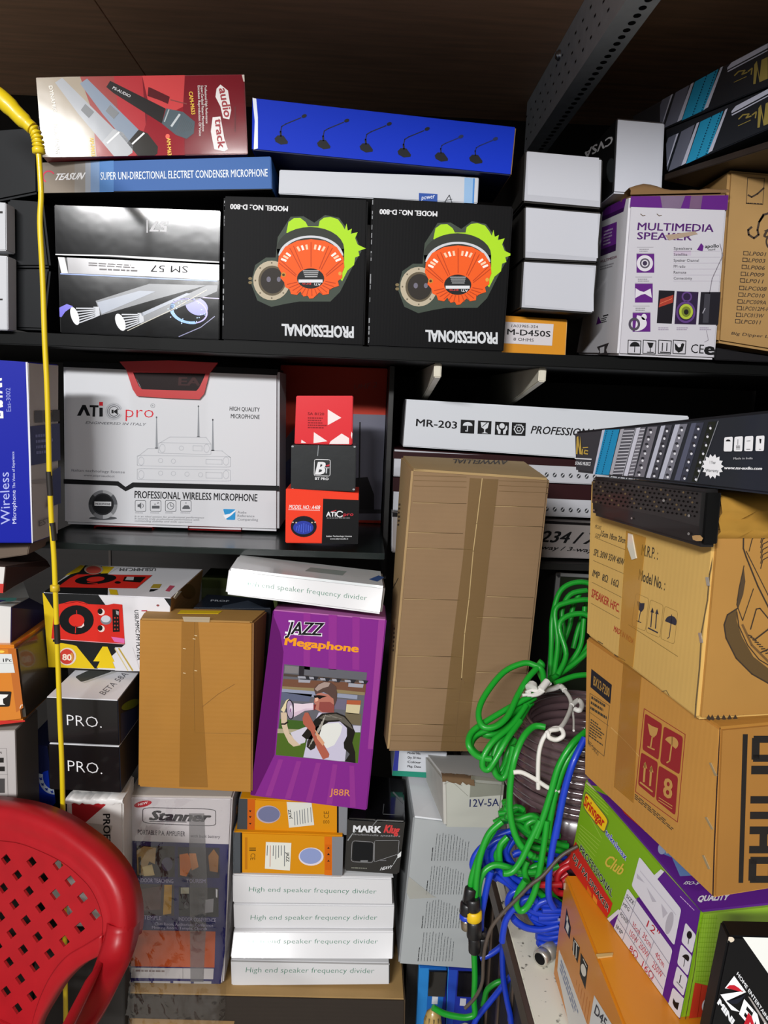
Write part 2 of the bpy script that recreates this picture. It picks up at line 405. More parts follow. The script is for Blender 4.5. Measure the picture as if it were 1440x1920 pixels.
# --- two glossy black microphone boxes
z4 = zo(0, 360, 3.4286)
FO = M('#09090b', .12, .06, kind='foil', spec=.25)
c = Carton([(101, 384), (413, 395), (411, 493), (104, 478)], 1.45, .16, FO, mats={'L': DK}); sh = c.sheet(z=z4)
sh.poly(M('#d8d9db', .4, kind='worn'), 1, 352, 398, 700, 405, 1000, 420, 1415, 448, 1415, 456, 1000, 436, 700, 414, 352, 406)
sh.rect(TXTW, 1, 942, 180, 950, 262); sh.text('57', TXTW, 1, 1078, 188, 968, 186, 1074, 258, bold=.04)
sh.poly(M('#c9c9cb', .4), 1, 1310, 92, 1420, 88, 1420, 98, 1330, 100)
c.done('microphone_box', 'glossy black microphone box with an upside-down 57, upper of two')
c = Carton([(108, 482), (411, 496), (411, 637), (113, 624)], atY(260, 630, 1.446), .16, FO, tilt=2.2, flat=True, mats={'L': DK}); sh = c.sheet(z=z4)
sh.poly(M('#8d8b8e', .2, .05, kind='foil', spec=.3), 1, 432, 418, 1410, 468, 1412, 568, 1395, 568, 1000, 545, 440, 522)
sh.poly(M('#cfcccb', .35, .2), 1, 372, 418, 415, 420, 438, 522, 395, 522)
sh.line(M('#5b7fd0', .3), 2, 7, 390, 526, 700, 540, 1000, 556, 1395, 572)
sh.text('SM 57', TXTK, 2, 1208, 478, 970, 470, 1206, 522, bold=-.005)
sh.micro(M('#6b6668', .5), 2, 640, 488, 930, 500, 640, 508, 1, dash=True); sh.micro(M('#6b6668', .5), 2, 570, 450, 930, 470, 570, 478, 2)
g1, g2, g3 = M('#7d8698', .3), M('#a9adb5', .3), M('#2c313c', .3)
sh.poly(g3, 1, 615, 700, 960, 590, 1330, 600, 1000, 690, 650, 792)
sh.poly(g1, 2, 625, 710, 900, 635, 1000, 640, 655, 785)
sh.poly(g3, 2, 890, 800, 1330, 600, 1400, 600, 1395, 640, 905, 850)
sh.poly(g1, 3, 905, 780, 1200, 650, 1230, 655, 915, 800)
sh.line(M('#aaa48e', .3), 3, 5, 820, 892, 1100, 760, 1330, 630)
for (cx, cy, rx, ry, rot, L) in ((482, 798, 24, 60, -18, 130), (775, 838, 28, 58, -22, 120)):
    for k in range(6):
        yy = -50+20*k; sh.line(g2, 3, 8, cx+10, cy+yy, cx+L, cy+yy*.55-22)
    sh.poly(g2, 3, cx+L-10, cy-60, cx+L+25, cy-60, cx+L+32, cy-5, cx+L-2, cy+10)
    sh.ell(M('#dfe0e4', .25), 4, cx, cy, rx, ry, rot=rot)
sh.ell(M('#3d3ac0', .25, .4), 1, 1265, 735, 75, 55, rot=25)
sh.ell(M('#2f8fe0', .25, .4), 2, 1215, 765, 125, 82, inner=.8, rot=12, a0=60, a1=200); sh.ell(M('#8a7be6', .25, .4), 2, 1215, 765, 122, 80, inner=.92, rot=12, a0=200, a1=420)
sh.line(M('#9a86d8', .25), 2, 6, 1180, 690, 1290, 678, 1408, 686); sh.line(M('#3f3d86', .25), 1, 5, 1150, 930, 1290, 870, 1380, 800)
sh.poly(M('#4a3cd0', .25, .4), 1, 378, 745, 430, 720, 470, 735, 420, 770, 395, 805, 378, 800)
for k in range(26):
    a, r_ = random.uniform(0, 6.28), random.uniform(.6, 1.1); sh.ell(M('#9fc8ff', .3), 3, 1215+130*r_*math.cos(a), 765+85*r_*math.sin(a), 4, 4, n=6)
c.done('microphone_box', 'glossy black microphone box with two microphones printed, lower of two')
# --- dark red microphone carton
z1 = zo(0, 100, 3.0)
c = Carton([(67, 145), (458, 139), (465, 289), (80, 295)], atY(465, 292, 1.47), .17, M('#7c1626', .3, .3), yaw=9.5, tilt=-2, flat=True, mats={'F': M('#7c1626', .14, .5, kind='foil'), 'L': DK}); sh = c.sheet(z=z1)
mf = lambda h: M(h, .14, .12, kind='foil', spec=.3)
sh.poly(mf('#a89c8a'), 1, 203, 138, 450, 130, 520, 330, 545, 602, 240, 612)  # pale bands at the left paint glare fading into the red
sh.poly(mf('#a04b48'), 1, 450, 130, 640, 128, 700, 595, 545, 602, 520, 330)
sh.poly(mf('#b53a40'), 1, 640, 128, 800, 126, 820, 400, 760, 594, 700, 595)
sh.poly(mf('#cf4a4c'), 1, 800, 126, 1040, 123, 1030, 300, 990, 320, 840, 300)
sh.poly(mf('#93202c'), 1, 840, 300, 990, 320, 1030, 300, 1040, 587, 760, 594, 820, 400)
for k, (dx, dy, cb, ch) in enumerate(((0, 0, '#a9adb3', '#b9bcc0'), (140, 5, '#8a97a8', '#34322f'), (285, 0, '#2d2b2c', '#56646c'))):
    if k < 2:
        sh.poly(mf(cb), 2, 310+dx, 165+dy, 350+dx, 138+dy, 640+dx, 425+dy, 575+dx, 500+dy, 440+dx, 340+dy)
        sh.poly(mf(ch), 2, 575+dx, 500+dy, 640+dx, 425+dy, 690+dx, 445+dy, 748+dx, 520+dy, 745+dx, 560+dy, 690+dx, 596+dy, 650+dx, 590+dy)
        sh.poly(M('#5a5e62', .4), 3, 455+dx, 320+dy, 480+dx, 285+dy, 530+dx, 330+dy, 500+dx, 365+dy)
        sh.line(M('#d6d8da', .3), 3, 10, 605+dx, 505+dy, 670+dx, 445+dy)
    else:
        sh.poly(mf(cb), 2, 598, 190, 620, 155, 930, 310, 910, 395, 760, 300, 640, 225)
        sh.poly(mf(ch), 2, 910, 395, 935, 310, 1030, 330, 1096, 385, 1090, 450, 1050, 482, 990, 460)
        sh.line(M('#b8c0c4', .3), 3, 12, 965, 410, 1010, 345); sh.line(M('#9aa4a8', .3), 3, 7, 925, 385, 950, 318)
        for j in range(8): sh.line(M('#39434a', .4), 3, 3, 985+j*12, 455-j*3, 1025+j*9, 360+j*6)
        sh.text('PS-AUDIO', M('#cfcfd2'), 3, 632, 200, 730, 250, 640, 186, bold=.02)
sh.poly(mf('#5a2228'), 2, 835, 190, 850, 195, 955, 245, 945, 285, 900, 265, 830, 240); sh.line(mf('#8d4a48'), 2, 6, 960, 262, 1050, 285)
W2 = M('#efe9e8', .35, .2)
sh.text('DYNAMIC', M('#efeae0', .4), 3, 275, 185, 300, 330, 296, 183, bold=.02); sh.text('MICROPHONE', M('#efeae0', .4), 3, 300, 400, 315, 570, 325, 398, bold=.02)
for t, x0, y0, x1, y1 in (('CAM-M633', 1062, 218, 1078, 345), ('AM-M433', 505, 475, 515, 580), ('AM-M633', 938, 478, 945, 590)):
    sh.text(t, M('#f0c020', .4), 3, x0, y0, x1, y1, x0+22, y0-3, bold=.03)
sh.ell(M('#f04010', .4), 3, 943, 468, 12, 14)
for t, x, y1 in (('Professional High Performance', 1150, 395), ('Super-Cardioid Pattern Microphone', 1130, 440), ('Excellent Reproduction Of Voice', 1112, 465)):
    sh.text(t, W2, 3, x, 182, x+8-(1150-x)*0, y1, x+14, 182, bold=.01)
sh.poly(W2, 2, 1218, 200, 1240, 176, 1282, 210, 1300, 320, 1290, 372, 1255, 365, 1240, 300, 1212, 245)
sh.poly(W2, 2, 1196, 360, 1240, 356, 1262, 480, 1282, 540, 1262, 552, 1205, 540, 1186, 440)
sh.text('audio', M('#a01828', .4), 3, 1232, 200, 1262, 360, 1278, 195, bold=.03); sh.text('track', M('#a01828', .4), 3, 1208, 372, 1228, 535, 1250, 368, bold=.03)
sh.line(M('#5a1018', .5), 2, 5, 1322, 300, 1322, 440); sh.poly(M('#d9d2c4', .6), 2, 1360, 122, 1378, 120, 1380, 160, 1370, 160)
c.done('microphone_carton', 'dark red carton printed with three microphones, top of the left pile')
# --- long blue strip box
z1 = zo(0, 100, 3.0)
c = Carton([(78, 305), (508, 293), (510, 355), (82, 362)], 1.445, .2, M('#245a9f', .5, .0, spec=.25), mats={'B': DK, 'L': P('#cfcfd2')}); sh = c.sheet(z=z1)
for i, h in enumerate(('#8a7f72', '#8a7f72', '#8f8a84', '#9aa0aa', '#7b97bd', '#4f7fbb')):
    x0, x1 = [235, 330, 420, 480, 510, 560, 640][i:i+2]; sh.poly(P(h), 1, x0, 613-(x0-235)*.03, x1, 613-(x1-235)*.03, x1, 788-(x1-235)*.015, x0, 788-(x0-235)*.015)
sh.ell(P('#d8405a'), 2, 275, 695, 36, 36, inner=.78, a0=120, a1=330); sh.text('TEASUN', P('#f2f2f4'), 2, 310, 714, 470, 708, 322, 676, bold=.04, shear=.3)
sh.text('SUPER UNI-DIRECTIONAL ELECTRET CONDENSER MICROPHONE', P('#e4ecf4'), 2, 567, 712, 1506, 693, 566, 668, bold=.012)
c.done('microphone_box', 'long blue box lettered for a condenser microphone, under the dark red carton')

# ================================================================== TOP SHELF, MIDDLE
z5 = zo(400, 350, 2.4828)
def driver_art(sh, m0, pf, ar):
    def sft(d, *a): return [v+d[i % 2] for i, v in enumerate(a)]
    A = lambda *a: sft(ar, *a)
    sh.text('MODEL NO.: D-800', TXTW, 2, *sft(m0, 347, 92, 80, 81, 346, 116), bold=.045, shear=-.0)
    sh.text('PROFESSIONAL', P('#cfd2d6'), 2, *sft(pf, 652, 652, 320, 640, 652, 706), bold=.055)
    gl, gn = P('#3a4238'), P('#a8d81e')
    sh.poly(P('#3c463c'), 1, *A(300, 235, 335, 180, 360, 140, 420, 138, 470, 168, 520, 132, 585, 145, 625, 200, 660, 225, 690, 300, 650, 370, 615, 440, 590, 490, 545, 535, 400, 535, 340, 545, 270, 560, 205, 530, 175, 450, 195, 365, 245, 330, 290, 330))
    sh.poly(gn, 2, *A(340, 215, 350, 165, 375, 147, 405, 146, 430, 165, 440, 185, 490, 185, 495, 160, 515, 145, 545, 141, 580, 152, 600, 178, 612, 200, 620, 172, 626, 205, 645, 196, 640, 220, 672, 212, 660, 240, 672, 270, 710, 288, 675, 300, 680, 322, 660, 330, 655, 365, 625, 390, 600, 440, 560, 400, 450, 250))
    sh.ell(P('#2c302a'), 3, *A(452, 290), 157, 102); sh.poly(P('#2c302a'), 3, *A(296, 290, 609, 290, 609, 345, 298, 345))
    sh.ell(P('#c9ccd2'), 4, *A(454, 330), 152, 102, inner=.9, a0=185, a1=355)
    og, og2 = P('#ea5a16'), P('#b93e0c')
    pts = [(300, 370), (305, 325), (335, 280), (390, 253), (455, 245), (520, 253), (575, 282), (606, 330), (610, 375), (600, 400), (600, 425), (580, 440), (585, 462), (560, 470), (540, 480), (538, 500), (510, 505), (495, 492), (480, 505), (465, 520), (448, 522), (440, 508), (420, 512), (405, 488), (390, 505), (362, 500), (355, 478), (335, 468), (330, 445), (312, 425), (318, 405)]
    sh.poly(og, 5, *A(*[v for p in pts for v in p]))
    for k in range(-10, 11):
        a = R(90+k*8.2); x0, y0 = 455+72*math.cos(a)*1.0, 425-52*math.sin(a); x1, y1 = 455+150*math.cos(a), 372-112*math.sin(a)
        if abs(k) % 5 in (1, 2, 3) and abs(k) < 10: sh.line(P('#f0c9a8' if k % 2 else '#f7e9e0'), 6, 10, *A(455+128*math.cos(a), 385-95*math.sin(a), x1, y1+12))
        else: sh.line(og2, 6, 4, *A(x0, y0, x1, y1))
    for t in range(200, 345, 12): sh.line(og2, 6, 4, *A(455+70*math.cos(R(t)), 428-50*math.sin(R(t)), 455+118*math.cos(R(t)), 428-80*math.sin(R(t))))
    sh.ell(P('#17181a'), 7, *A(453, 428), 63, 47); sh.rect(P('#d8dade'), 8, *A(397, 433, 509, 447))
    sh.text('ATi', TXTW, 8, *A(500, 451, 470, 450, 500, 462), bold=.02); sh.text('pro', P('#d84040'), 8, *A(455, 450, 415, 449, 455, 461), bold=.01)
    for j in range(4): sh.line(P('#c8cacc'), 8, 3, *A(418+j*3, 393+j*9, 490-j*2, 393+j*9))
    sh.ell(P('#c08a30'), 6, *A(327, 410), 11, 11); sh.ell(P('#4a2c10'), 7, *A(327, 411), 6, 6); sh.ell(P('#d8a040'), 6, *A(590, 405), 8, 9)
    sh.ell(P('#b7ab94'), 3, *A(272, 437), 86, 92); sh.ell(P('#5d5340'), 4, *A(274, 438), 64, 70); sh.ell(P('#2a241f'), 4.4, *A(276, 438), 56, 60)
    sh.ell(P('#6d6a78'), 4.8, *A(258, 432), 10, 13); sh.ell(P('#6d6a78'), 4.8, *A(305, 432), 9, 12)
    for t in range(0, 360, 45): sh.ell(P('#6b6250'), 4, *A(272+76*math.cos(R(t)), 437+82*math.sin(R(t))), 4, 4, n=8)
    sh.ell(P('#7a6a48'), 3, *A(172, 428), 9, 7); sh.ell(P('#7a6a48'), 3, *A(172, 447), 9, 7)
BD = M('#0a0a0c', .5, 0, kind='flute', spec=.08)
for q, lb, of in (([(419, 367), (690, 374), (683, 649), (416, 639)], 'black carton with an upside-down orange speaker driver, left of the pair', ((0, 0), (0, 0), (0, 0))),
                  ([(697, 370), (963, 387), (944, 665), (689, 650)], 'black carton with an upside-down orange speaker driver, right of the pair', ((695, 24), (669, 28), (684, 29)))):
    c = Carton(q, 1.45, .25, BD, bev=.003, drop=ZS1+.0006); driver_art(c.sheet(z=z5), *of)
    sh = c.sheet(); (x0, y0), (x1, y1), (x2, y2), (x3, y3) = q
    for k in range(18):
        t = random.random(); sh.line(P('#8d8f92'), 1, random.uniform(1, 2.4), x0+2+(x3-x0)*t, y0+4+(y3-y0-8)*t, x0+2+(x3-x0)*(t+.03), y0+4+(y3-y0-8)*(t+.03))
    c.done('driver_carton', lb, group='black speaker driver cartons')
# --- white flat box over the drivers and the blue microphone box on it
z2 = zo(440, 150, 2.5714)
c = Carton([(524, 318), (898, 332), (895, 392), (522, 374)], 1.462, .22, P('#c4c7ce'), drop=1.8545); sh = c.sheet(z=z2)
sh.poly(P('#8fb3d8'), 1, 1108, 470, 1150, 474, 1145, 600, 1105, 600); sh.poly(P('#4a86c8'), 1, 1150, 474, 1158, 474, 1153, 600, 1145, 600)
sh.poly(P('#2a4f9e'), 1, 888, 545, 978, 550, 976, 620, 888, 620); sh.text('power', P('#e9eef8'), 2, 900, 578, 966, 570, 898, 556, shear=.2)
sh.line(P('#4a4d52'), 1, 4, 1005, 600, 1035, 555, 1050, 600); sh.line(P('#4a4d52'), 1, 3, 1020, 580, 1048, 575)
c.done('white_box', 'white flat box with a small blue logo, on the driver cartons under the blue box')
c = Carton([(473, 183), (968, 238), (959, 329), (472, 281)], 1.44, .2, M('#0430bc', .5, .0, spec=.1), mats={'B': P('#10163a'), 'R': M('#8d6e4a', .8, kind='kraft')}, bev=.002); sh = c.sheet(z=z2)
sh.poly(M('#d6dcec', .4), 1, 86, 86, 104, 90, 112, 180, 112, 330, 92, 335, 97, 200)
kb = P('#0a0d14')
for bx, by, g in ((225, 290, 0), (430, 312, 0), (635, 328, 0), (818, 352, 0), (997, 372, 1), (1163, 383, 1)):
    f = .85 if g else 1
    sh.poly(kb, 1, bx-33, by-8, bx-18, by-23, bx+10, by-22, bx+32, by+8, bx+30, by+18, bx-2, by+22, bx-28, by+8)
    sh.line(kb, 1, 9 if not g else 6, bx-2, by-20, bx-4, by-42); sh.line(P('#0c1f5c' if g else '#0b1330'), 1, 5, bx-4, by-38, bx+2, by-66*f, bx+22*f, by-78*f, bx+95*f, by-108*f)
    sh.ell(P('#1b2850' if g else '#0b0f18'), 2, bx+110*f, by-116*f, 13, 8, rot=-22)
c.done('microphone_box', 'long bright blue box printed with six gooseneck microphones')
# --- three stacked black cartons with white ends, and neighbours
z3 = zo(920, 0, 2.7692); we = P('#b4b6be')
for i, q in enumerate(([(985, 281), (1131, 297), (1128, 392), (980, 379)], [(983, 386), (1129, 398), (1121, 493), (982, 486)], [(980, 488), (1121, 495), (1113, 589), (975, 579)])):
    c = Carton(q, (1.452, 1.45, 1.45)[i], .26, P('#23211f'), mats={'F': we}, bev=.003)
    c.part('end_flap').rect(P('#bfc1c9'), .6, q[0][0]+4, q[0][1]+3, q[1][0]-8, q[0][1]+(84, 86, 84)[i], .09)
    c.done('white_end_carton', 'white-ended black carton, %s of the stack of three' % ('topmost', 'middle one', 'lowest')[i], group='white-ended cartons in a stack of three')
z6 = zo(940, 560, 8.4706)
c = Carton([(936, 591), (1064, 599), (1060, 671), (931, 665)], 1.50, .2, P('#d08a1e'), mats={'R': P('#e0b070')}); sh = c.part('label_sticker', z=z6)
raised(sh, P('#cfc9cc'), .0003, 20, 366, 830, 405, 803, 748, 10, 706)
sh.text('1A03985-354', TXTK, 3, 160, 450, 578, 470, 165, 405); sh.text('M-D450S', TXTK, 3, 92, 570, 775, 608, 96, 476, bold=.02); sh.text('8 OHMS', TXTK, 3, 190, 665, 510, 684, 195, 615)
c.done('driver_box', 'orange-yellow box with a white label, under the white-ended carton stack')
c = Carton([(1156, 221), (1247, 229), (1241, 366), (1149, 362)], 1.475, .28, P('#c9ccd6'), mats={'L': P('#101112'), 'T': P('#3a3536')}, bev=.003); sh = c.sheet('L', z=zo(1080, 200, 14.4))
sh.text('CVSA', P('#d2d5d8'), 1, 1000, 770, 220, 1190, 985, 1010, bold=.03)
sh.ell(P('#33383a'), 1, 960, 1720, 130, 330)
c.done('white_box', 'tall white box end standing on the purple-topped speaker carton', group=None)
# --- multimedia speaker carton
zm = zo(920, 320, 2.7692)
c = Carton([(1181, 366), (1366, 362), (1341, 677), (1157, 675)], 1.4, .19, P('#c3c1c8'), mats={'T': M('#8a6a48', .8, kind='kraft'), 'L': P('#cfced3')}, bev=.004, drop=ZS1+.0006,
           back=[(1129, 392), None, None, (1080, 664)]); sh = c.sheet(z=zm)
pu = P('#5b1d78')
sh.poly(pu, 1, 728, 133, 1238, 128, 1234, 205, 722, 188)
sh.poly(M('#705a78', .4, kind='worn'), 2, 880, 131, 1010, 130, 985, 198, 890, 192); sh.poly(M('#6b4a6e', .4, kind='worn'), 2, 1040, 130, 1100, 130, 1090, 200, 1030, 198)
sh.text('MULTIMEDIA', P('#4d1d66'), 1, 762, 308, 1155, 318, 766, 268, bold=.02); sh.text('SPEAKER', P('#4d1d66'), 1, 760, 356, 1042, 362, 763, 318, bold=.02)
sh.poly(P('#a5917e'), 2, 905, 335, 1060, 315, 1075, 330, 925, 362)
for (x, y) in ((757, 432), (749, 587), (737, 738)):
    sh.rect(P('#8d8a90'), 1, x+2, y-36, x+88, y-34); sh.rect(P('#8d8a90'), 1, x, y-4, x+92, y-2); sh.micro(P('#8d8a90'), 1, x+15, y-28, x+75, y-28, x+15, y-8, 2)
    sh.rect(pu, 1, x, y, x+92, y+98)
sh.ell(P('#d4d0d8'), 2, 800, 481, 42, 42); sh.ell(P('#55505c'), 3, 800, 481, 26, 26, inner=.7); sh.ell(P('#3b3048'), 3, 800, 481, 12, 12)
sh.poly(P('#d4d0d8'), 2, 752, 610, 775, 625, 795, 630, 830, 612, 836, 660, 800, 640, 780, 645, 750, 662)
sh.ell(P('#d4d0d8'), 2, 748, 792, 62, 42, a0=-80, a1=90); sh.ell(P('#4a4452'), 3, 745, 797, 30, 34, inner=.6); sh.ell(P('#d4d0d8'), 2, 796, 760, 14, 16)
for k, t in enumerate(('Speakers', 'Satellite', 'Speaker Channel', 'FM radio', 'Remote', 'Connectivity')):
    y = 410+k*31; sh.text(t, P('#4a464c'), 2, 950, y, 950+[95, 70, 130, 60, 65, 95][k], y+1, 950, y-14); sh.rect(P('#b5aebb'), 1, 948, y+7, 1192, y+9)
sh.poly(P('#bfb2c4'), 1, 950, 415, 1040, 415, 1040, 440, 950, 440)
sh.poly(pu, 2, 1070, 412, 1092, 376, 1105, 392, 1100, 418); sh.text('apollo', TXTK, 2, 1112, 402, 1184, 398, 1112, 384, bold=.02); sh.text('sound', TXTK, 2, 1130, 415, 1165, 413, 1130, 404)
sh.poly(P('#15121a'), 1, 873, 621, 955, 624, 940, 795, 862, 792); sh.poly(P('#a0382a'), 2, 880, 668, 948, 645, 945, 685, 872, 710); sh.line(P('#d07050'), 3, 3, 880, 690, 940, 665)
sh.poly(P('#2a1a3a'), 1, 966, 626, 1079, 630, 1066, 799, 954, 796); sh.ell(P('#5a3b7a'), 2, 1018, 655, 27, 27, inner=.7); sh.ell(P('#5a3b7a'), 2, 1012, 735, 50, 56, inner=.8); sh.ell(P('#a8b83a'), 2, 1014, 732, 36, 40); sh.ell(P('#6f7c28'), 3, 1014, 732, 24, 27); sh.ell(P('#1c1c18'), 4, 1014, 734, 12, 14)
sh.poly(P('#1a1820'), 1, 1091, 630, 1196, 630, 1184, 801, 1078, 799); sh.poly(P('#3b3a42'), 2, 1110, 640, 1140, 640, 1130, 790, 1100, 790); sh.line(P('#9a98a2'), 3, 5, 1100, 740, 1112, 715)
for x0 in (870, 965, 1085): sh.micro(P('#9a8fa2'), 1, x0, 812, x0+70, 812, x0, 830, 2)
for k, x in enumerate((714, 792, 872, 948)):
    sh.line(TXTK, 1, 4, x, 880, x+66, 884, x+62, 952, x-2, 949, closed=True)
sh.ell(TXTK, 2, 748, 913, 26, 24, a0=180, a1=360); sh.line(TXTK, 2, 4, 748, 910, 746, 942)
sh.poly(TXTK, 2, 812, 892, 845, 894, 838, 918, 824, 920); sh.line(TXTK, 2, 4, 830, 915, 828, 940); sh.line(TXTK, 2, 4, 812, 942, 845, 943)
for x in (892, 915): sh.line(TXTK, 2, 5, x, 895, x-2, 935)
sh.line(TXTK, 2, 5, 880, 942, 930, 944)
sh.poly(TXTK, 2, 955, 895, 975, 915, 995, 895, 1005, 900, 995, 935, 975, 945, 958, 930); sh.ell(P('#d9d8dd'), 3, 978, 908, 9, 9)
sh.text('CE', TXTK, 1, 1038, 946, 1105, 950, 1042, 898); sh.text('e', TXTK, 1, 1112, 955, 1160, 955, 1112, 890, bold=.05)
sh.line(P('#7d7780'), 1, 4, 1190, 380, 1205, 440, 1150, 560, 1135, 640); sh.line(P('#8d8790'), 1, 3, 1120, 830, 1130, 880, 1110, 890)
for x in (790, 875): sh.line(P('#6a5a4a'), 1, 4, x-12, 225, x, 235, x+12, 232)
sl = c.sheet('L', z=zm)
sl.poly(pu, 1, 585, 200, 705, 140, 695, 190, 580, 240); sl.poly(P('#3a1450'), 1, 580, 240, 695, 190, 690, 212, 578, 262)
sl.poly(P('#6b2a8c'), 1, 578, 295, 656, 265, 652, 380, 572, 410); sl.poly(P('#3b1a50'), 1, 572, 410, 652, 380, 650, 415, 570, 445)
sl.micro(P('#b9a5c8'), 2, 590, 310, 640, 292, 585, 395, 5); sl.text('MULTIMEDIA', P('#6b2440'), 1, 570, 480, 655, 452, 572, 466, bold=.02); sl.micro(P('#8d8a90'), 1, 570, 495, 640, 475, 568, 520, 2)
sl.poly(pu, 1, 548, 800, 560, 755, 576, 790); sl.line(TXTK, 1, 6, 585, 755, 610, 748); sl.micro(TXTK, 1, 575, 765, 612, 755, 572, 795, 3)
sl.poly(P('#3a3638'), 1, 552, 915, 580, 905, 615, 893, 600, 930, 612, 962, 585, 955, 548, 968, 565, 940); sl.poly(P('#d9d8dd'), 2, 568, 920, 592, 912, 590, 945, 570, 948)
sp = c.part('torn_flap', 'T', label='torn brown cardboard lid edge')
q0, q1, b0, b1 = c.q[0], c.q[1], c.b[0], c.b[1]
rows = []
for i in range(15):
    t = i/14; p = q0.lerp(q1, t); w = .008+.012*math.exp(-(t-.15)**2*30)+random.uniform(0, .003)
    rows.append([p+Vector((0, -.002, .0005)), p+Vector((0, -.003, w*.5)), p+Vector((0, .008, w)), p+Vector((0, .03, w*.9)), p+Vector((0, .05, .001))])
sp.mb.grid(rows, M('#7a5c38', .9, kind='kraft'))
c.done('speaker_carton', 'battered white speaker carton with a purple top band, right of the white-ended stack')
# --- plain carton with check-box list, on a flat black case
z7 = zo(1280, 300, 4.5688)
c = Carton([(1343, 652), (1600, 690), (1600, 725), (1338, 686)], 1.40, .28, P('#151417'), drop=ZS1); sh = c.sheet()
sh.micro(P('#a9a8ac'), 1, 1375, 676, 1425, 682, 1375, 680, 1, fill=.9)
c.done('black_case', 'flat black case under the plain brown carton at right')
KR = M('#a8834e', .75, kind='kraftv')
c = Carton([(1367, 318), (1600, 338), (1600, 684), (1345, 642)], 1.42, .24, KR, bev=.005); sh = c.sheet(z=z7)
bk = M('#3a2a1c', .7)
sh.line(bk, 1, 5, 556, 152, 700, 158, 685, 382, 545, 372, closed=True); sh.line(bk, 1, 14, 560, 300, 590, 318, 640, 290, 695, 240); sh.micro(bk, 1, 545, 360, 690, 368, 545, 382, 1)
sh.line(bk, 1, 18, 740, 455, 690, 470, 655, 530, 640, 600, 650, 640, 610, 670, 565, 640, 560, 600, 590, 575); sh.line(bk, 1, 18, 655, 530, 690, 480); sh.text('tep', bk, 1, 690, 660, 900, 690, 705, 560, bold=.02, shear=.3)
sh.ell(bk, 1, 745, 700, 36, 60, inner=.6)
for k, (t, y, w) in enumerate((('LP001', 815, 145), ('LP003', 872, 145), ('LP006', 932, 148), ('LP009', 992, 150), ('LP011', 1048, 150), ('LPC008', 1112, 185), ('LPC010', 1170, 175), ('LPC009A', 1228, 195), ('LPC012M-H', 1285, 235), ('LPC013W', 1342, 190), ('LPC011', 1398, 170))):
    x = 522-k*7; sh.line(bk, 1, 6, x, y-32, x+38, y-30, x+37, y, x-1, y-2, closed=True); sh.text(t, bk, 1, x+45, y+2, x+45+w, y+10, x+49, y-32, bold=.01, shear=.15)
sh.text('Big Dipper Laser', bk, 1, 415, 1495, 840, 1535, 419, 1470, bold=.01, shear=.1)
c.done('plain_carton', 'plain brown carton with a printed check-box list, at the right end of the top shelf')
# --- two flat amplifier boxes on the side shelf
z8 = zo(1160, 60, 5.1429)
def amp_art(sh, dx=0, dy=0):
    A = lambda *a: [v+(dx, dy)[i % 2] for i, v in enumerate(a)]
    w, g, cy = P('#c9cde0'), P('#6b6f80'), P('#2a9cc8')
    sh.poly(g, 1, *A(440, 1130, 480, 1020, 560, 980, 470, 1330, 440, 1345))
    sh.poly(w, 2, *A(560, 985, 580, 975, 480, 1270, 460, 1310)); sh.poly(g, 1, *A(605, 960, 735, 890, 620, 1280, 480, 1345))
    sh.poly(w, 2, *A(755, 880, 780, 868, 650, 1265, 605, 1290)); sh.poly(cy, 1, *A(790, 865, 1010, 760, 870, 1170, 650, 1275))
    for f in (.45, .85):
        for k in range(16):
            t = k/15; x, y = 800+220*f-140*t, 860-100*f+395*t; sh.poly(P('#0c3a58'), 2, *A(x-6, y, x+6, y-4, x+3, y+10, x-8, y+12))
    sh.poly(w, 2, *A(1030, 750, 1055, 735, 905, 1145, 862, 1170))
    sh.poly(w, 2, *A(1090, 765, 1130, 715, 1480, 530, 1480, 575, 1090, 785)); sh.poly(w, 2, *A(1090, 797, 1480, 592, 1480, 602, 1095, 808))
    gd = P('#9a8a48'); sh.poly(gd, 2, *A(1340, 925, 1350, 735, 1375, 700, 1400, 860, 1420, 690, 1480, 660, 1480, 870, 1400, 905, 1380, 780, 1362, 920))
    sh.line(gd, 2, 12, *A(1160, 840, 1200, 800, 1260, 790, 1230, 830, 1280, 810)); sh.line(gd, 2, 12, *A(1290, 800, 1330, 770, 1320, 830)); sh.line(gd, 2, 6, *A(1155, 905, 1275, 850))
BB = M('#1b2027', .4, .2)
c = Carton([(1248, 243), (1520, 133), (1520, 208), (1251, 322.6)], nxo, .3, BB, yaw=-66); amp_art(c.sheet(z=z8))
c.done('amplifier_box', 'flat black box with slanted cyan stripes on the side shelf, lower of two', group='striped flat boxes on the side shelf')
c = Carton([(1186, 218), (1520, 34), (1520, 129), (1190, 264)], Vector((nxo.x, nxo.y, nxo.z)), .3, BB, yaw=-66); amp_art(c.sheet(z=z8), -40, -420)
c.done('amplifier_box', 'flat black box with slanted cyan stripes on the side shelf, upper one in shade', group='striped flat boxes on the side shelf')
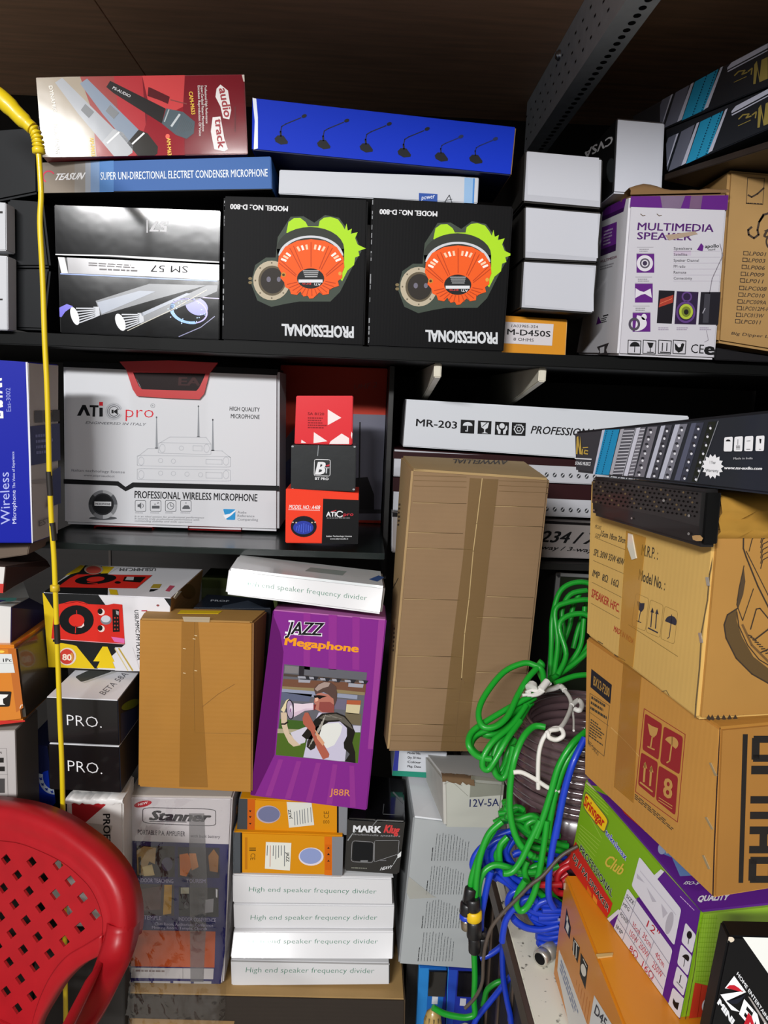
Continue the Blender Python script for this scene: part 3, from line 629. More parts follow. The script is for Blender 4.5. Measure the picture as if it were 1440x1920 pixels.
# ================================================================== MIDDLE SHELF
# --- blue wireless microphone carton at left
zb = zo(0, 640, 4.5688)
c = Carton([(-62, 671), (53, 679), (61.5, 1018), (-52, 1018)], atY(61, 1018, 1.3), .098, P('#0f1c9a'), yaw=10, mats={'R': P('#a9a39e')}, back=[None, (110, 684), (109, 1001), None]); sh = c.sheet(z=zb)
sh.poly(P('#d8d8e0'), 1, 220, 178, 236, 178, 290, 1725, 272, 1728)
sh.text('EASTAR', WHT, 1, 26, 655, 12, 318, -110, 655, bold=.05); sh.text('Eas-3002', P('#8f98d8'), 1, 95, 600, 88, 398, 54, 602)
sh.text('Wireless', P('#aab2e6'), 1, 88, 1565, 76, 1120, 5, 1570); sh.text('Microphone', P('#c4caee'), 1, 140, 1560, 133, 1275, 106, 1562, bold=.015); sh.text('The Voice of Experience', P('#b4bbe8'), 1, 131, 1258, 122, 945, 108, 1258, bold=.02)
sr = c.sheet('R', z=zb); nv = P('#23285a')
sr.poly(nv, 1, 240, 730, 530, 700, 535, 1015, 255, 1065); sr.micro(P('#6a70a0'), 2, 300, 790, 450, 775, 310, 980, 4)
for x in (295, 378, 452): sr.poly(P('#4b4a4c' if x < 300 else '#2b2726'), 1, x, 595-(x-295)*.04, x+68, 592-(x-295)*.04, x+70, 695-(x-295)*.06, x+2, 698-(x-295)*.06)
sr.poly(P('#a06a28'), 2, 395, 600, 440, 596, 420, 640, 430, 690, 400, 690)
sr.poly(nv, 1, 455, 1110, 530, 1060, 538, 1380, 410, 1425, 440, 1300); sr.poly(P('#8a8480'), 1, 270, 1190, 400, 1180, 400, 1210, 270, 1220)
sr.text('EST', P('#6a6462'), 1, 335, 1585, 430, 1550, 332, 1535, bold=.02)
c.done('microphone_carton', 'blue carton with upward-reading white letters, standing at the left edge')
c = Carton([(-60, 1019.5), (56, 1019.5), (52, 1040), (-60, 1056)], 1.33, .1, P('#6a5c50')); c.done('flat_carton', 'flat grey-brown carton under the blue carton at the left edge')
# --- white case with red handle
za = zo(0, 640, 2.6667)
wc = M('#cdced2', .45, .05, spec=.3)
c = Carton([(117, 677), (524, 692), (523, 997), (120, 983)], 1.56, .14, wc, bev=.006, mats={'T': BLK, 'K': P('#8a1414'), 'R': P('#b8b9bd')}); sh = c.sheet(z=za)
sh.poly(TXTK, 1, 316, 100, 640, 112, 640, 142, 314, 128); sh.poly(TXTK, 1, 1048, 125, 1392, 140, 1386, 170, 1046, 156)
sh.poly(TXTK, 1, 318, 688, 592, 700, 628, 728, 664, 705, 1396, 722, 1396, 748, 670, 730, 628, 750, 586, 722, 318, 712)
sh.poly(TXTK, 1, 385, 372, 412, 318, 428, 318, 452, 372, 434, 372, 420, 340, 404, 372)
sh.text('T', TXTK, 1, 450, 374, 488, 375, 452, 318, bold=.06); sh.rect(TXTK, 1, 497, 332, 514, 376); sh.rect(P('#d0202c'), 1, 496, 303, 515, 322)
for r_, h in ((43, '#b9bbc0'), (35, '#8a8c92'), (26, '#5a5c62')): sh.ell(P(h), 1, 570, 350, r_, r_, inner=.87, a0=25, a1=345)
sh.poly(TXTK, 1, 558, 342, 568, 342, 568, 360, 558, 360); sh.poly(TXTK, 1, 570, 348, 588, 336, 588, 366, 570, 354)
rd = P('#d02030')
sh.text('pro', rd, 1, 628, 380, 768, 382, 629, 318, bold=-.012); sh.text('R', P('#7a7c80'), 1, 760, 326, 769, 326, 760, 317); sh.ell(P('#7a7c80'), 1, 764, 322, 11, 11, inner=.86)
sh.text('ENGINEERED IN ITALY', P('#5a5c62'), 1, 428, 412, 730, 422, 430, 399, shear=.15)
sh.text('HIGH QUALITY', TXTK, 1, 1148, 346, 1298, 352, 1149, 325, bold=.01); sh.text('MICROPHONE', TXTK, 1, 1154, 384, 1298, 389, 1155, 362, bold=.01)
lg = P('#b4b6bb')
for (x0, y0, x1, y1) in ((792, 506, 1055, 562), (686, 570, 1152, 625), (686, 636, 1152, 695)):
    sh.rrect(lg, 1, (x0, y0, x1, y0+6, x1, y1+4, x0, y1-3), .08, outline=1.0)
    for xx in (x0+20, x1-22): sh.ell(lg, 1, xx, (y0+y1)/2+1, 15, 22, inner=.86)
sh.line(lg, 1, 3, 795, 510, 850, 478, 1030, 480, 1054, 512); sh.line(lg, 1, 3, 690, 575, 740, 536, 790, 536); sh.line(lg, 1, 3, 1056, 545, 1110, 548, 1150, 580)
for x, y in ((907, 534), (803, 596), (867, 599), (803, 659), (867, 661), (935, 664), (1003, 667)): sh.ell(lg, 1, x, y, 12, 12, inner=.8)
for q in ((965, 522, 1010, 523, 1010, 548, 965, 547), (1030, 590, 1110, 592, 1110, 615, 1030, 613), (1030, 655, 1110, 657, 1110, 685, 1030, 683)): sh.line(lg, 1, 2.5, *q, closed=True)
for x, y0, y1 in ((783, 380, 533), (992, 325, 478), (1064, 392, 545)):
    sh.poly(P('#8d9095'), 1, x-2, y0, x+2, y0, x+6, y1, x-5, y1); sh.ell(P('#5a5c60'), 1, x, y0, 4, 5, n=8); sh.ell(P('#55585c'), 1, x, y1, 9, 3, n=10)
sh.text('Italian technology license', P('#5e6066'), 1, 358, 650, 624, 660, 359, 637); sh.text('www.atiproaudio.it', P('#5e6066'), 1, 418, 674, 573, 680, 419, 663)
sh.text('PROFESSIONAL WIRELESS MICROPHONE', TXTK, 1, 673, 783, 1286, 800, 674, 746, bold=.02)
ln = P('#5a5c60')
for x in (676, 752, 827, 903): sh.rrect(ln, 1, (x, 795, x+53, 796, x+53, 851, x, 850), .15, outline=.9); sh.micro(ln, 1, x, 855, x+55, 856, x, 860, 1)
sh.poly(ln, 1, 688, 815, 696, 815, 706, 805, 706, 838, 696, 828, 688, 828); sh.ell(ln, 1, 704, 822, 14, 14, inner=.8, a0=-50, a1=50)
sh.rect(ln, 1, 760, 822, 798, 836); sh.text('z', ln, 1, 770, 818, 780, 818, 770, 808); sh.text('z', ln, 1, 784, 812, 796, 812, 784, 800)
sh.ell(ln, 1, 853, 823, 18, 18, inner=.84); sh.line(ln, 1, 3, 853, 812, 853, 824, 864, 824)
sh.poly(ln, 1, 912, 832, 922, 820, 942, 820, 950, 832, 950, 838, 912, 838); sh.ell(ln, 1, 930, 808, 3, 3, n=6)
for k, (t, x1) in enumerate((('It is an ideal system for professional performance', 1020), ('It secures truly professional performance with', 996), ('outstanding stability and wide operation', 960))): sh.text(t, P('#74767a'), 1, 673, 879+k*11, x1, 886+k*11, 674, 870+k*11, shear=.2)
for k in range(8): sh.ell(P(('#8b8d90', '#b9bbbe', '#7a7c80', '#55575a', '#3c3e40', '#7c7e82', '#a9abae', '#5a5c60')[k]), 2, 515, 816, 72, 72, inner=.74, a0=k*45, a1=k*45+45, n=6)
sh.ell(P('#55575b'), 1, 515, 884, 70, 9); sh.ell(P('#2b2c2f'), 2.4, 515, 814, 55, 55); sh.ell(P('#17181a'), 3, 515, 814, 48, 48)
sh.rect(P('#dcdde0'), 4, 473, 800, 557, 822, .02); sh.text('MICROPHONE', TXTK, 5, 478, 817, 552, 819, 479, 806, bold=.02)
sh.rrect(P('#2f8fc8'), 1, (1115, 838, 1178, 840, 1176, 893, 1132, 892), .12); sh.poly(WHT, 2, 1116, 868, 1150, 862, 1178, 842, 1178, 850, 1154, 872, 1128, 888)
for k, (t, x1) in enumerate((('Audio', 1232), ('Reference', 1272), ('Companding', 1290))): sh.text(t, P('#6c6e74'), 1, 1188, 860+k*18, x1, 862+k*18, 1188, 847+k*18)
hp = c.part('handle', z=za, label='red plastic carrying handle')
red = M('#b81a1c', .32, .2); z0 = .004
def ringplate(sh, outer, inner, m, h):
    o = [sh.at(p, 2) for p in sh.z(*outer)]; i_ = [sh.at(p, 2) for p in sh.z(*inner)]; n = len(o)
    up = lambda L: [p+sh.n*h for p in L]
    V = o+i_+up(o)+up(i_); Fs = []
    for k in range(n):
        j = (k+1) % n; Fs += [(2*n+k, 2*n+j, 3*n+j, 3*n+k), (k, j, 2*n+j, 2*n+k), (n+k, 3*n+k, 3*n+j, n+j)]
    sh.mb.mesh(V, Fs, m)
ringplate(hp, (602, 102, 850, 96, 1092, 108, 1050, 160, 1024, 262, 1000, 290, 840, 284, 690, 274, 668, 240, 636, 142),
          (670, 156, 850, 158, 1030, 162, 1024, 180, 1000, 232, 985, 248, 840, 244, 715, 240, 700, 226, 676, 172), red, .006)
hd = c.part('handle_recess', z=za, label='dark opening behind the handle')
raised(hd, P('#1a0b0c'), .002, 668, 154, 1032, 160, 985, 250, 712, 242)
hd.text('EA', P('#3a2020'), 9, 895, 220, 1000, 222, 898, 178, bold=.04)
for a, b2 in ((470, 760), (940, 1205)):
    ft = c.part('case_foot', z=za, label='red plastic foot'); raised(ft, red, -.08, a, 925, b2, 930, b2, 950, a, 943)
c.done('microphone_case', 'white wireless microphone case with a red handle, on the glass shelf', 'case')
# --- tall red and grey carton behind
zr = zo(500, 660, 2.88)
c = Carton([(526, 684), (727, 691), (713, 992), (524, 990)], 1.74, .2, P('#b03422'), drop=ZS3); sh = c.sheet(z=zr)
sh.poly(P('#6a6a78'), 1, 470, 335, 645, 340, 622, 910, 76, 900, 78, 500, 160, 395); sh.poly(P('#4f5a86'), 2, 78, 620, 140, 560, 140, 730, 78, 730)
sh.poly(P('#1d1c20'), 2, 480, 680, 545, 675, 580, 770, 580, 860, 480, 850); sh.line(P('#1d1c20'), 2, 8, 504, 380, 500, 690); sh.text('UHF 2', P('#8a4a44'), 1, 470, 205, 595, 190, 475, 175)
sh.rect(P('#2c2b30'), 2, 80, 850, 620, 872)
c.done('receiver_carton', 'large red and grey carton standing at the back behind the three small boxes')
# --- three small boxes in a pile
c = Carton([(536, 916), (674, 925), (671, 1020), (535, 1018)], 1.42, .1, P('#e63c22'), mats={'R': P('#0e0e10'), 'T': P('#e63c22')}); sh = c.sheet(z=zr)
sh.poly(P('#0e0e10'), 1, 305, 792, 503, 800, 492, 1042, 297, 1040)
sh.text('MODEL NO.: A408', P('#f0e6e4'), 2, 120, 846, 288, 850, 122, 824, bold=.012, shear=.2); sh.line(P('#f0e6e4'), 2, 2, 118, 851, 288, 855)
sh.ell(P('#14131c'), 2, 200, 942, 70, 57); sh.ell(P('#2b3a9a'), 3, 198, 948, 55, 36)
for k in range(7): sh.line(P('#4a62d0'), 4, 4, 165+k*12, 925+abs(k-3)*5, 160+k*13, 975-abs(k-3)*4)
for x in (142, 160, 245, 262): sh.ell(P('#c8b8a0'), 4, x, 925-abs(x-200)*.1, 5, 4, n=8)
sh.text('ATi', TXTW, 2, 322, 888, 372, 888, 323, 862, bold=.04); sh.ell(TXTW, 2, 395, 875, 20, 18, inner=.7, a0=30, a1=330); sh.text('pro', P('#d83040'), 2, 415, 885, 468, 884, 416, 866, bold=.0)
sh.line(P('#d83040'), 2, 4, 350, 862, 375, 855); sh.micro(P('#8a8a8e'), 2, 325, 893, 468, 893, 325, 900, 1)
sh.text('Italian Technology License', TXTW, 2, 322, 998, 460, 998, 322, 990, bold=.01, shear=.15); sh.text('www.atiproaudio.it', TXTW, 2, 343, 1012, 440, 1012, 343, 1004, bold=.01, shear=.15)
c.done('driver_box', 'small orange-red and black box, bottom of the pile of three small boxes')
c = Carton([(546, 834), (668, 836), (666, 922), (545, 917)], 1.425, .09, M('#15181a', .35, .3, kind='worn')); sh = c.sheet(z=zr)
sh.rrect(TXTW, 1, (258, 580, 344, 582, 342, 670, 256, 668), .12, outline=1.1); sh.text('B', TXTW, 1, 264, 660, 312, 660, 268, 592, bold=.05, shear=.2); sh.text('T', P('#b9bdc2'), 1, 308, 655, 336, 655, 310, 622, bold=.02); sh.poly(P('#c03040'), 1, 308, 615, 342, 606, 335, 618)
sh.text('BT PRO', TXTW, 1, 262, 690, 334, 692, 262, 676, bold=.03); sh.line(P('#8d9296'), 1, 4, 280, 505, 275, 560)
for x, y in ((140, 510), (475, 512), (140, 740), (470, 742)): sh.ell(P('#9da2a6'), 1, x, y, 7, 5, n=8)
c.done('black_box', 'small black box with a white square logo, middle of the pile of three small boxes')
c = Carton([(555.5, 742), (662, 742), (660.5, 834), (552, 832.5)], 1.43, .09, M('#d8202a', .3, .3)); sh = c.sheet(z=zr)
for a in ((330, 310, 403, 355, 330, 395), (255, 433, 328, 482, 253, 492), (345, 482, 405, 440, 445, 465, 445, 497, 338, 497), (188, 474, 214, 491, 186, 491), (458, 430, 463, 440, 461, 470, 455, 450)): sh.poly(P('#ecdede'), 1, *a)
sh.text('SA 8120', P('#7a1018'), 1, 222, 340, 310, 342, 222, 325, bold=.02); sh.micro(P('#8a1820'), 1, 222, 350, 325, 352, 222, 415, 5)
c.done('red_box', 'small red box with white triangles, top of the pile of three small boxes')
# --- long white box MR and the flat equipment boxes under it
zq = zo(700, 660, 3.7895)
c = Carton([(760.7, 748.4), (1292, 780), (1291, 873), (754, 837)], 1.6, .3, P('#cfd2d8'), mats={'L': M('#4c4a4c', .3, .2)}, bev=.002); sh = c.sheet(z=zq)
sh.text('MR-203', TXTK, 1, 303, 525, 592, 545, 307, 473, bold=.02)
for k, (x0, y0, x1, y1) in enumerate(((620, 480, 720, 580), (742, 487, 840, 585), (864, 494, 964, 592), (983, 499, 1084, 597))):
    sh.poly(TXTK, 1, x0+2, y0, x1, y0+5, x1-4, y1, x0-2, y1-4)
w = P('#d4d7dc')
sh.ell(w, 2, 670, 523, 34, 26, a0=180, a1=362); sh.line(w, 2, 7, 670, 520, 668, 562, 655, 560)
sh.poly(w, 2, 762, 498, 822, 502, 812, 540, 795, 550, 795, 570, 815, 578, 770, 576, 787, 570, 787, 548, 768, 535); sh.line(TXTK, 3, 5, 808, 502, 775, 530)
sh.ell(w, 2, 914, 525, 19, 19); sh.poly(w, 2, 878, 520, 886, 520, 892, 545, 905, 555, 902, 582, 886, 580, 884, 560, 876, 545); sh.poly(w, 2, 950, 524, 942, 524, 936, 547, 922, 557, 922, 584, 940, 583, 942, 562, 952, 548)
sh.ell(w, 2, 1034, 548, 38, 38, inner=.8, n=6); sh.ell(w, 2, 1034, 548, 18, 18, inner=.7, n=6); sh.line(w, 2, 4, 1000, 530, 1034, 515, 1068, 532)
sh.text('PROFESSIONAL', TXTK, 1, 1118, 578, 1610, 604, 1124, 522, bold=.02, shear=.2)
c.done('equipment_box', 'long white box with black handling symbols, top of the flat equipment stack')
zc = zo(960, 680, 3.0)
mar = P('#2a0c10')
for i, (q, lb) in enumerate((([(738, 841), (1292, 876), (1291, 916), (736, 893)], 'flat maroon and white equipment box with printed knobs, directly under the long white box'),
                             ([(737, 895), (1291, 918), (1290, 978), (735, 957)], 'flat maroon and white equipment box with printed knobs, second under the white box'))):
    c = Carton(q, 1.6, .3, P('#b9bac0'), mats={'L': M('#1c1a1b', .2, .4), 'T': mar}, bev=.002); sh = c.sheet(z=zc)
    y = (540, 672)[i]; h = (45, 98)[i]
    sh.poly(mar, 1, -670, y-42, 1000, y+30, 1000, y+h+30, -670, y+h-46)
    yb = (632, 825)[i]
    for k in range(9):
        for j in range(5):
            x = 150+j*(45+k*0)+k*225; ydd = yb+(x-240)*.045
            if j == 3 and k % 2: sh.text('.', TXTK, 1, x, ydd+14, x+5, ydd+14, x, ydd-8, bold=.1); continue
            sh.ell(P('#3a3c40'), 1, x, ydd, 11, 13); sh.line(P('#d8d8dc'), 2, 4, x-6, ydd+6, x+6, ydd-8)
    c.done('equipment_box', lb)
c = Carton([(735, 960), (1290, 991), (1289, 1054), (734, 1036)], 1.6, .3, P('#a19a98'), mats={'L': M('#c4c4c8', .3, .3)}, bev=.002); sh = c.sheet(z=zo(960, 960, 9))
sh.poly(P('#141012'), 1, -2020, -90, 2900, 165, 2900, 300, -2020, 80)
sh.text('CS234 / X', TXTK, 2, 120, 482, 1480, 548, 165, 290, bold=.03, shear=.25); sh.text('2-way / 3-way / 4-way', TXTK, 2, 330, 615, 1960, 720, 345, 545, bold=.02, shear=.25)
c.done('equipment_box', 'flat white equipment box with bold slanted figures, bottom of the flat equipment stack')
# --- metal-edged rack case below
q = [(1042, 1072), (1250, 1084), (1250, 1492), (1002, 1484)]
c = Carton(q, 1.62, .3, P('#23291c'), drop=ZT, mats={'T': P('#6a625e'), 'L': P('#2a2725')}, bev=.001)
al = M('#b4b6ba', .3, 0, .8)
sh = c.part('frame', z=None, label='bare aluminium edge frame')
raised(sh, al, .006, 1042, 1072, 1250, 1084, 1250, 1090, 1042, 1079); raised(sh, al, .006, 1042, 1072, 1050, 1073, 1014, 1466, 1004, 1466)
sh = c.part('corner_rivet'); sh.ell(P('#2c2c2e'), 30, 1046, 1079, 2.5, 2.5, n=10)
rk = c.done('rack_case', 'dark green rack case with aluminium edges behind the green cables', 'case')
# ================================================================== LOWER LEFT PILE
zl = zo(0, 1000, 6.8571); zl2 = zo(0, 1240, 6.8571)
c = Carton([(-60, 1058), (11, 1062), (6, 1112), (-60, 1108)], 1.27, .2, P('#d6d2cf'), mats={'R': P('#3a2a26'), 'T': P('#4a3b36')}, back=[None, (88, 1050), None, None]); sh = c.sheet(z=zl)
sh.poly(P('#c03a34'), 1, -400, 640, 48, 648, 40, 768, -400, 750); c.sheet('R', z=zl).poly(P('#6a1c1c'), 1, 50, 640, 300, 600, 300, 690, 42, 765)
c.done('flat_box', 'white and red flat box with a dark side, topmost at the lower left edge')
c = Carton([(-60, 1131), (22, 1138), (20.5, 1210), (-60, 1209)], 1.25, .2, P('#d2d0cd'), mats={'R': P('#1c1440'), 'T': P('#c9cbc8')}, back=[None, (55, 1121), None, None])
sh = c.sheet('T', z=zl); sh.poly(P('#3a6a64'), 1, -100, 830, 360, 830, 130, 880, -100, 870); sh.poly(P('#23205a'), 2, -100, 860, 80, 862, 0, 890, -100, 890)
sr = c.sheet('R', z=zl)
for y in (1060, 1150, 1235, 1320): sr.ell(P('#3c2a78'), 1, 190, y, 16, 18, n=8)
c.done('white_box', 'white box with a dark purple side at the left edge, above the orange wrapped box')
fl = M('#d07c1c', .22, .7, kind='foil')
c = Carton([(-60, 1210), (30, 1211), (47, 1353), (-60, 1366)], 1.235, .2, fl, mats={'R': M('#3a352f', .35, .3, kind='foil')}, bev=.006); sh = c.sheet(z=zl)  # side colour darkened to paint in its shade
sh.poly(M('#b8641a', .25, .6, kind='foil'), 1, 100, 1480, 205, 1480, 300, 2240, 210, 2300); sh.ell(P('#f0c850'), 2, 20, 1520, 40, 16)
ps = c.part('label_sticker', z=zl); raised(ps, P('#d3d6d4'), .0006, -400, 1545, 150, 1550, 195, 1790, -400, 1800); ps.text('1Pc', TXTK, 5, 45, 1650, 152, 1646, 42, 1605, bold=.01); ps.line(P('#8a8c8c'), 5, 3, -100, 1670, 175, 1672)
sh2 = c.sheet(z=zl2); sh2.rrect(P('#24211e'), 2, (-300, 380, 150, 385, 125, 580, -300, 590), .08); sh2.poly(P('#e4e4e2'), 3, -100, 420, 110, 425, 90, 455, 40, 480, 45, 540, 70, 555, -100, 560); sh2.poly(P('#c0302a'), 1, -400, 770, 330, 755, 320, 790, -400, 880)
sh2.line(M('#efe6d2', .2, .6), 3, 10, 260, 600, 275, 560, 320, 555)
c.done('orange_box', 'orange plastic-wrapped box with a white label at the left edge')
c = Carton([(-60, 1372), (29, 1369), (34, 1560), (-60, 1560)], 1.25, .09, P('#b9b4b2'), mats={'R': P('#6c6560'), 'T': P('#9a948e')}); sh = c.sheet(z=zl2)
sh.line(P('#5a5655'), 1, 3, -200, 1120, 85, 1120, 105, 1740, -200, 1740); sh.rect(P('#2a2826'), 2, -200, 1238, 48, 1300); sh.rect(P('#2a2826'), 2, -200, 1350, 62, 1412); sh.line(P('#5a5655'), 1, 3, -200, 1450, 100, 1450); sh.rect(P('#4a4848'), 2, -200, 1505, 62, 1690); sh.text('AJ', TXTK, 2, -10, 1180, 22, 1180, -10, 1158)
c.done('white_carton', 'off-white carton with small dark print at the left edge, behind the red chair')
c = Carton([(46, 1392), (90, 1400), (118, 1600), (40, 1600)], 1.36, .2, M('#141c48', .35, .4, kind='foil'), mats={'R': DK}); sh = c.sheet(z=zl2)
sh.poly(P('#1238c0'), 1, 345, 1780, 480, 1520, 560, 1420, 620, 1400, 640, 1640, 790, 1720, 680, 1860, 640, 2300, 300, 2300)
sh.ell(P('#b7c4d6'), 2, 700, 1480, 205, 230, inner=.72, a0=60, a1=190)
for a in (75, 100, 125, 150, 172):
    x, y = 700+176*math.cos(R(a)), 1480+198*math.sin(R(a)); sh.line(P('#12309a'), 3, 16, x-14, y-10, x+14, y+10); sh.line(P('#12309a'), 3, 12, x+12, y-14, x-6, y+14)
c.done('blue_box', 'blue wrapped box with a pale ring of lettering, behind the cable and chair')
# --- red player carton
zy = zo(60, 1040, 4.2353)
yl, wh, bk, rd = P('#d8b81a'), P('#d9d8dc'), P('#1a1b1c'), P('#cf2a20')
c = Carton([(80, 1111), (321, 1121), (315, 1262), (91, 1251)], 1.345, .225, wh, mats={'R': M('#8a6434', .8, kind='kraft')}, back=[(150, 1059), (381, 1067), None, None]); sh = c.sheet(z=zy)
sh.poly(bk, 1, 90, 303, 525, 318, 700, 560, 740, 710, 520, 905, 125, 890)
sh.poly(yl, 2, 80, 303, 92, 305, 175, 440, 205, 500, 165, 690, 350, 720, 500, 905, 125, 892)
sh.poly(rd, 3, 180, 400, 250, 385, 300, 370, 360, 366, 410, 375, 450, 392, 600, 398, 650, 388, 718, 395, 738, 705, 155, 665)
sh.line(P('#e8a0a8'), 4, 5, 160, 668, 735, 708); sh.line(P('#7a1008'), 4, 4, 260, 388, 360, 372, 440, 392)
sh.ell(P('#101112'), 5, 355, 516, 137, 116); sh.ell(rd, 6, 357, 520, 62, 50); sh.line(rd, 6, 5, 356, 440, 358, 470); sh.line(rd, 6, 6, 350, 565, 347, 620); sh.poly(P('#e0c8c4'), 7, 360, 575, 395, 565, 415, 540, 418, 562, 395, 578)
for y in (448, 580): sh.ell(P('#e8d8d0'), 5, 552, y+6, 27, 27); sh.ell(P('#17110e'), 6, 543, y, 20, 22)
sh.ell(P('#7c7c84'), 5, 590, 518, 44, 36); sh.ell(P('#c9cbd2'), 6, 588, 508, 36, 28); sh.poly(P('#141210'), 5, 640, 432, 692, 434, 698, 610, 644, 612)
for y in (500, 530, 560, 590): sh.ell(P('#b03a30'), 6, 660, y, 7, 7, n=8); sh.ell(P('#b03a30'), 6, 682, y, 6, 7, n=8)
sh.poly(P('#9a9a9c'), 6, 668, 440, 692, 450, 690, 480, 672, 470); sh.poly(P('#d868a8'), 4, 630, 650, 735, 665, 736, 702, 655, 690)
sh.poly(bk, 2.5, 200, 680, 737, 712, 700, 730, 345, 722)
sh.ell(P('#d8c8c0'), 3, 282, 808, 70, 70); sh.ell(P('#c43c30'), 4, 278, 808, 58, 60); sh.text('80', P('#ecd8c8'), 5, 245, 835, 315, 838, 245, 785, bold=.04); sh.ell(P('#c88a40'), 5, 318, 810, 14, 34)
sh.poly(P('#e3c31c'), 3, 562, 728, 600, 730, 655, 850, 488, 845); sh.poly(P('#e3c31c'), 3.4, 540, 846, 640, 848, 662, 902, 515, 898)
sh.poly(wh, 2.6, 660, 735, 800, 735, 860, 925, 655, 925, 690, 860); sh.line(P('#b9a04a'), 3, 12, 690, 742, 800, 918); sh.line(P('#cfc08a'), 3, 8, 660, 745, 762, 918)
sh.text('USB.MMC.FM PLAYER', TXTK, 2, 814, 438, 836, 838, 846, 440, bold=.01); sh.rect(P('#b03048'), 2, 870, 440, 915, 450); sh.poly(bk, 2, 1050, 345, 1110, 348, 1110, 430); sh.ell(P('#8a4a4a'), 2, 1000, 402, 12, 8)
tp = c.sheet('T', z=zy)
tp.poly(bk, 1, 100, 290, 420, 85, 620, 95, 605, 160, 600, 330, 100, 308)
tp.poly(yl, 2, 260, 170, 385, 84, 420, 90, 375, 140); tp.poly(yl, 2, 555, 95, 655, 98, 605, 150, 545, 152); tp.poly(yl, 2, 610, 275, 672, 280, 685, 322, 622, 318)
tp.poly(wh, 1.6, 655, 98, 690, 100, 600, 158, 605, 150)
tp.poly(rd, 3, 200, 262, 300, 190, 360, 160, 520, 158, 700, 162, 955, 166, 830, 270)
tp.ell(P('#101112'), 4, 505, 200, 165, 38, rot=-5); tp.ell(rd, 5, 505, 200, 72, 20, rot=-5); tp.line(rd, 5, 6, 440, 225, 520, 235)
tp.poly(P('#17110e'), 4, 735, 180, 905, 180, 860, 225, 720, 215); tp.poly(P('#b9babc'), 5, 755, 180, 810, 182, 805, 208, 740, 206); tp.ell(P('#17110e'), 4, 680, 225, 25, 10)
tp.ell(P('#b0a090'), 3, 490, 120, 75, 38); tp.ell(P('#b8483c'), 4, 488, 125, 60, 30)
tp.text('USB.MMC.FM', P('#5a5a5c'), 2, 985, 108, 700, 108, 978, 132, bold=.02)
tp.poly(P('#a89030'), 2, 965, 235, 1030, 235, 1010, 268, 940, 265); tp.poly(TXTK, 2, 940, 275, 1005, 275, 965, 292, 930, 296); tp.poly(P('#b84a60'), 2, 1095, 245, 1135, 250, 1090, 295, 1058, 290)
c.sheet('R', z=zy).ell(P('#6a4a24'), 1, 1240, 290, 55, 60, rot=-55)
fp = c.part('torn_flap', 'R', z=zy, label='torn cardboard flap at the corner'); raised(fp, M('#cfcabc', .6), .002, 1120, 340, 1150, 295, 1180, 290, 1165, 310, 1130, 352)
c.done('player_carton', 'yellow, white and black carton printed with a red music player')
# --- two black boxes lettered PRO.
zp = zo(0, 1020, 3.2727)
for i, q in enumerate(([(86, 1307), (221, 1313), (224, 1398), (91, 1392)], [(91, 1394), (224, 1400), (227, 1487), (93, 1480)])):
    c = Carton(q, 1.25, .125, M('#08080a', .35, .2), mats={'T': P('#e2e2e6'), 'R': P('#1a1c26')}, back=[(140, 1256), (262, 1260), None, None] if i == 0 else None); sh = c.sheet(z=zp)
    if i == 0:
        sh.text('PRO.', WHT, 1, 412, 1111, 625, 1128, 409, 1043, bold=-.012)
        t = c.sheet('T', z=zp); t.rrect(P('#4a4c48'), 1, (460, 815, 545, 775, 700, 778, 500, 850), .18); t.poly(P('#c9c9c6'), 1, 500, 852, 690, 785, 720, 785, 520, 855)
        t.text('BETA 58A', P('#6d6d74'), 1, 640, 928, 790, 800, 606, 912)
        r_ = c.sheet('R', z=zp); r_.ell(P('#5a6a20'), 1, 800, 985, 60, 25, rot=-25); r_.poly(P('#16264a'), 1, 740, 1040, 850, 1000, 850, 1200, 740, 1220)
    else: sh.text('PRO.', WHT, 1, 418, 1393, 628, 1412, 415, 1323, bold=-.012)
    c.done('black_box', ('black box with the white word PRO., upper of two', 'black box with the white word PRO., lower of two')[i])
# --- white and red carton standing behind the chair
zw = zo(90, 1440, 3.8919)
c = Carton([(124, 1500), (231, 1501), (234, 1742), (128, 1738)], 1.245, .04, P('#cfcbc8'), bev=.003, mats={'T': M('#c9c6c2', .6, kind='worn')}, back=[(140, 1474), (252, 1452), None, None]); sh = c.sheet(z=zw)
sh.poly(P('#9a1c22'), 1, 172, 240, 455, 240, 280, 392, 200, 430, 176, 330); sh.text('PROFESSIONAL', TXTK, 1, 402, 335, 412, 860, 455, 335, bold=.03)
sh.poly(P('#a8a49e'), 1, 290, 400, 470, 420, 440, 560, 370, 480)
f = c.part('crumpled_flap', 'T', label='crumpled white lid edge')
q0, q1 = c.q[0], c.q[1]; rows = []
for i in range(22):
    t = i/21; p = q0.lerp(q1, t); h = random.uniform(.002, .008)
    rows.append([p+Vector((0, -.002, -.004-random.random()*.004)), p+Vector((0, -.005, h*.4)), p+Vector((0, .0, h)), p+Vector((0, .018, h*.6+.001)), p+Vector((0, .03, .001))])
f.mb.grid(rows, M('#dcdad8', .5, .1))
c.done('white_carton', 'white and red carton with sideways black lettering under the two black boxes')
c = Carton([(-40, 1566), (60, 1566), (60, 2100), (-40, 2100)], 1.25, .09, M('#221d1a', .8, kind='kraft'), drop=0.0); c.done('shade_box', 'added dark box for the shade behind the red chair, under the off-white carton at the left edge')  # added dark box, its colour stands in for the chair's shade
c = Carton([(64, 1746), (234, 1749), (234, 2100), (64, 2100)], 1.25, .035, M('#262320', .8, kind='kraft'), drop=0.0); c.done('shade_box', 'added dark box for the shade behind the red chair, under the white and red carton')  # second added dark box painting the shade behind the chair
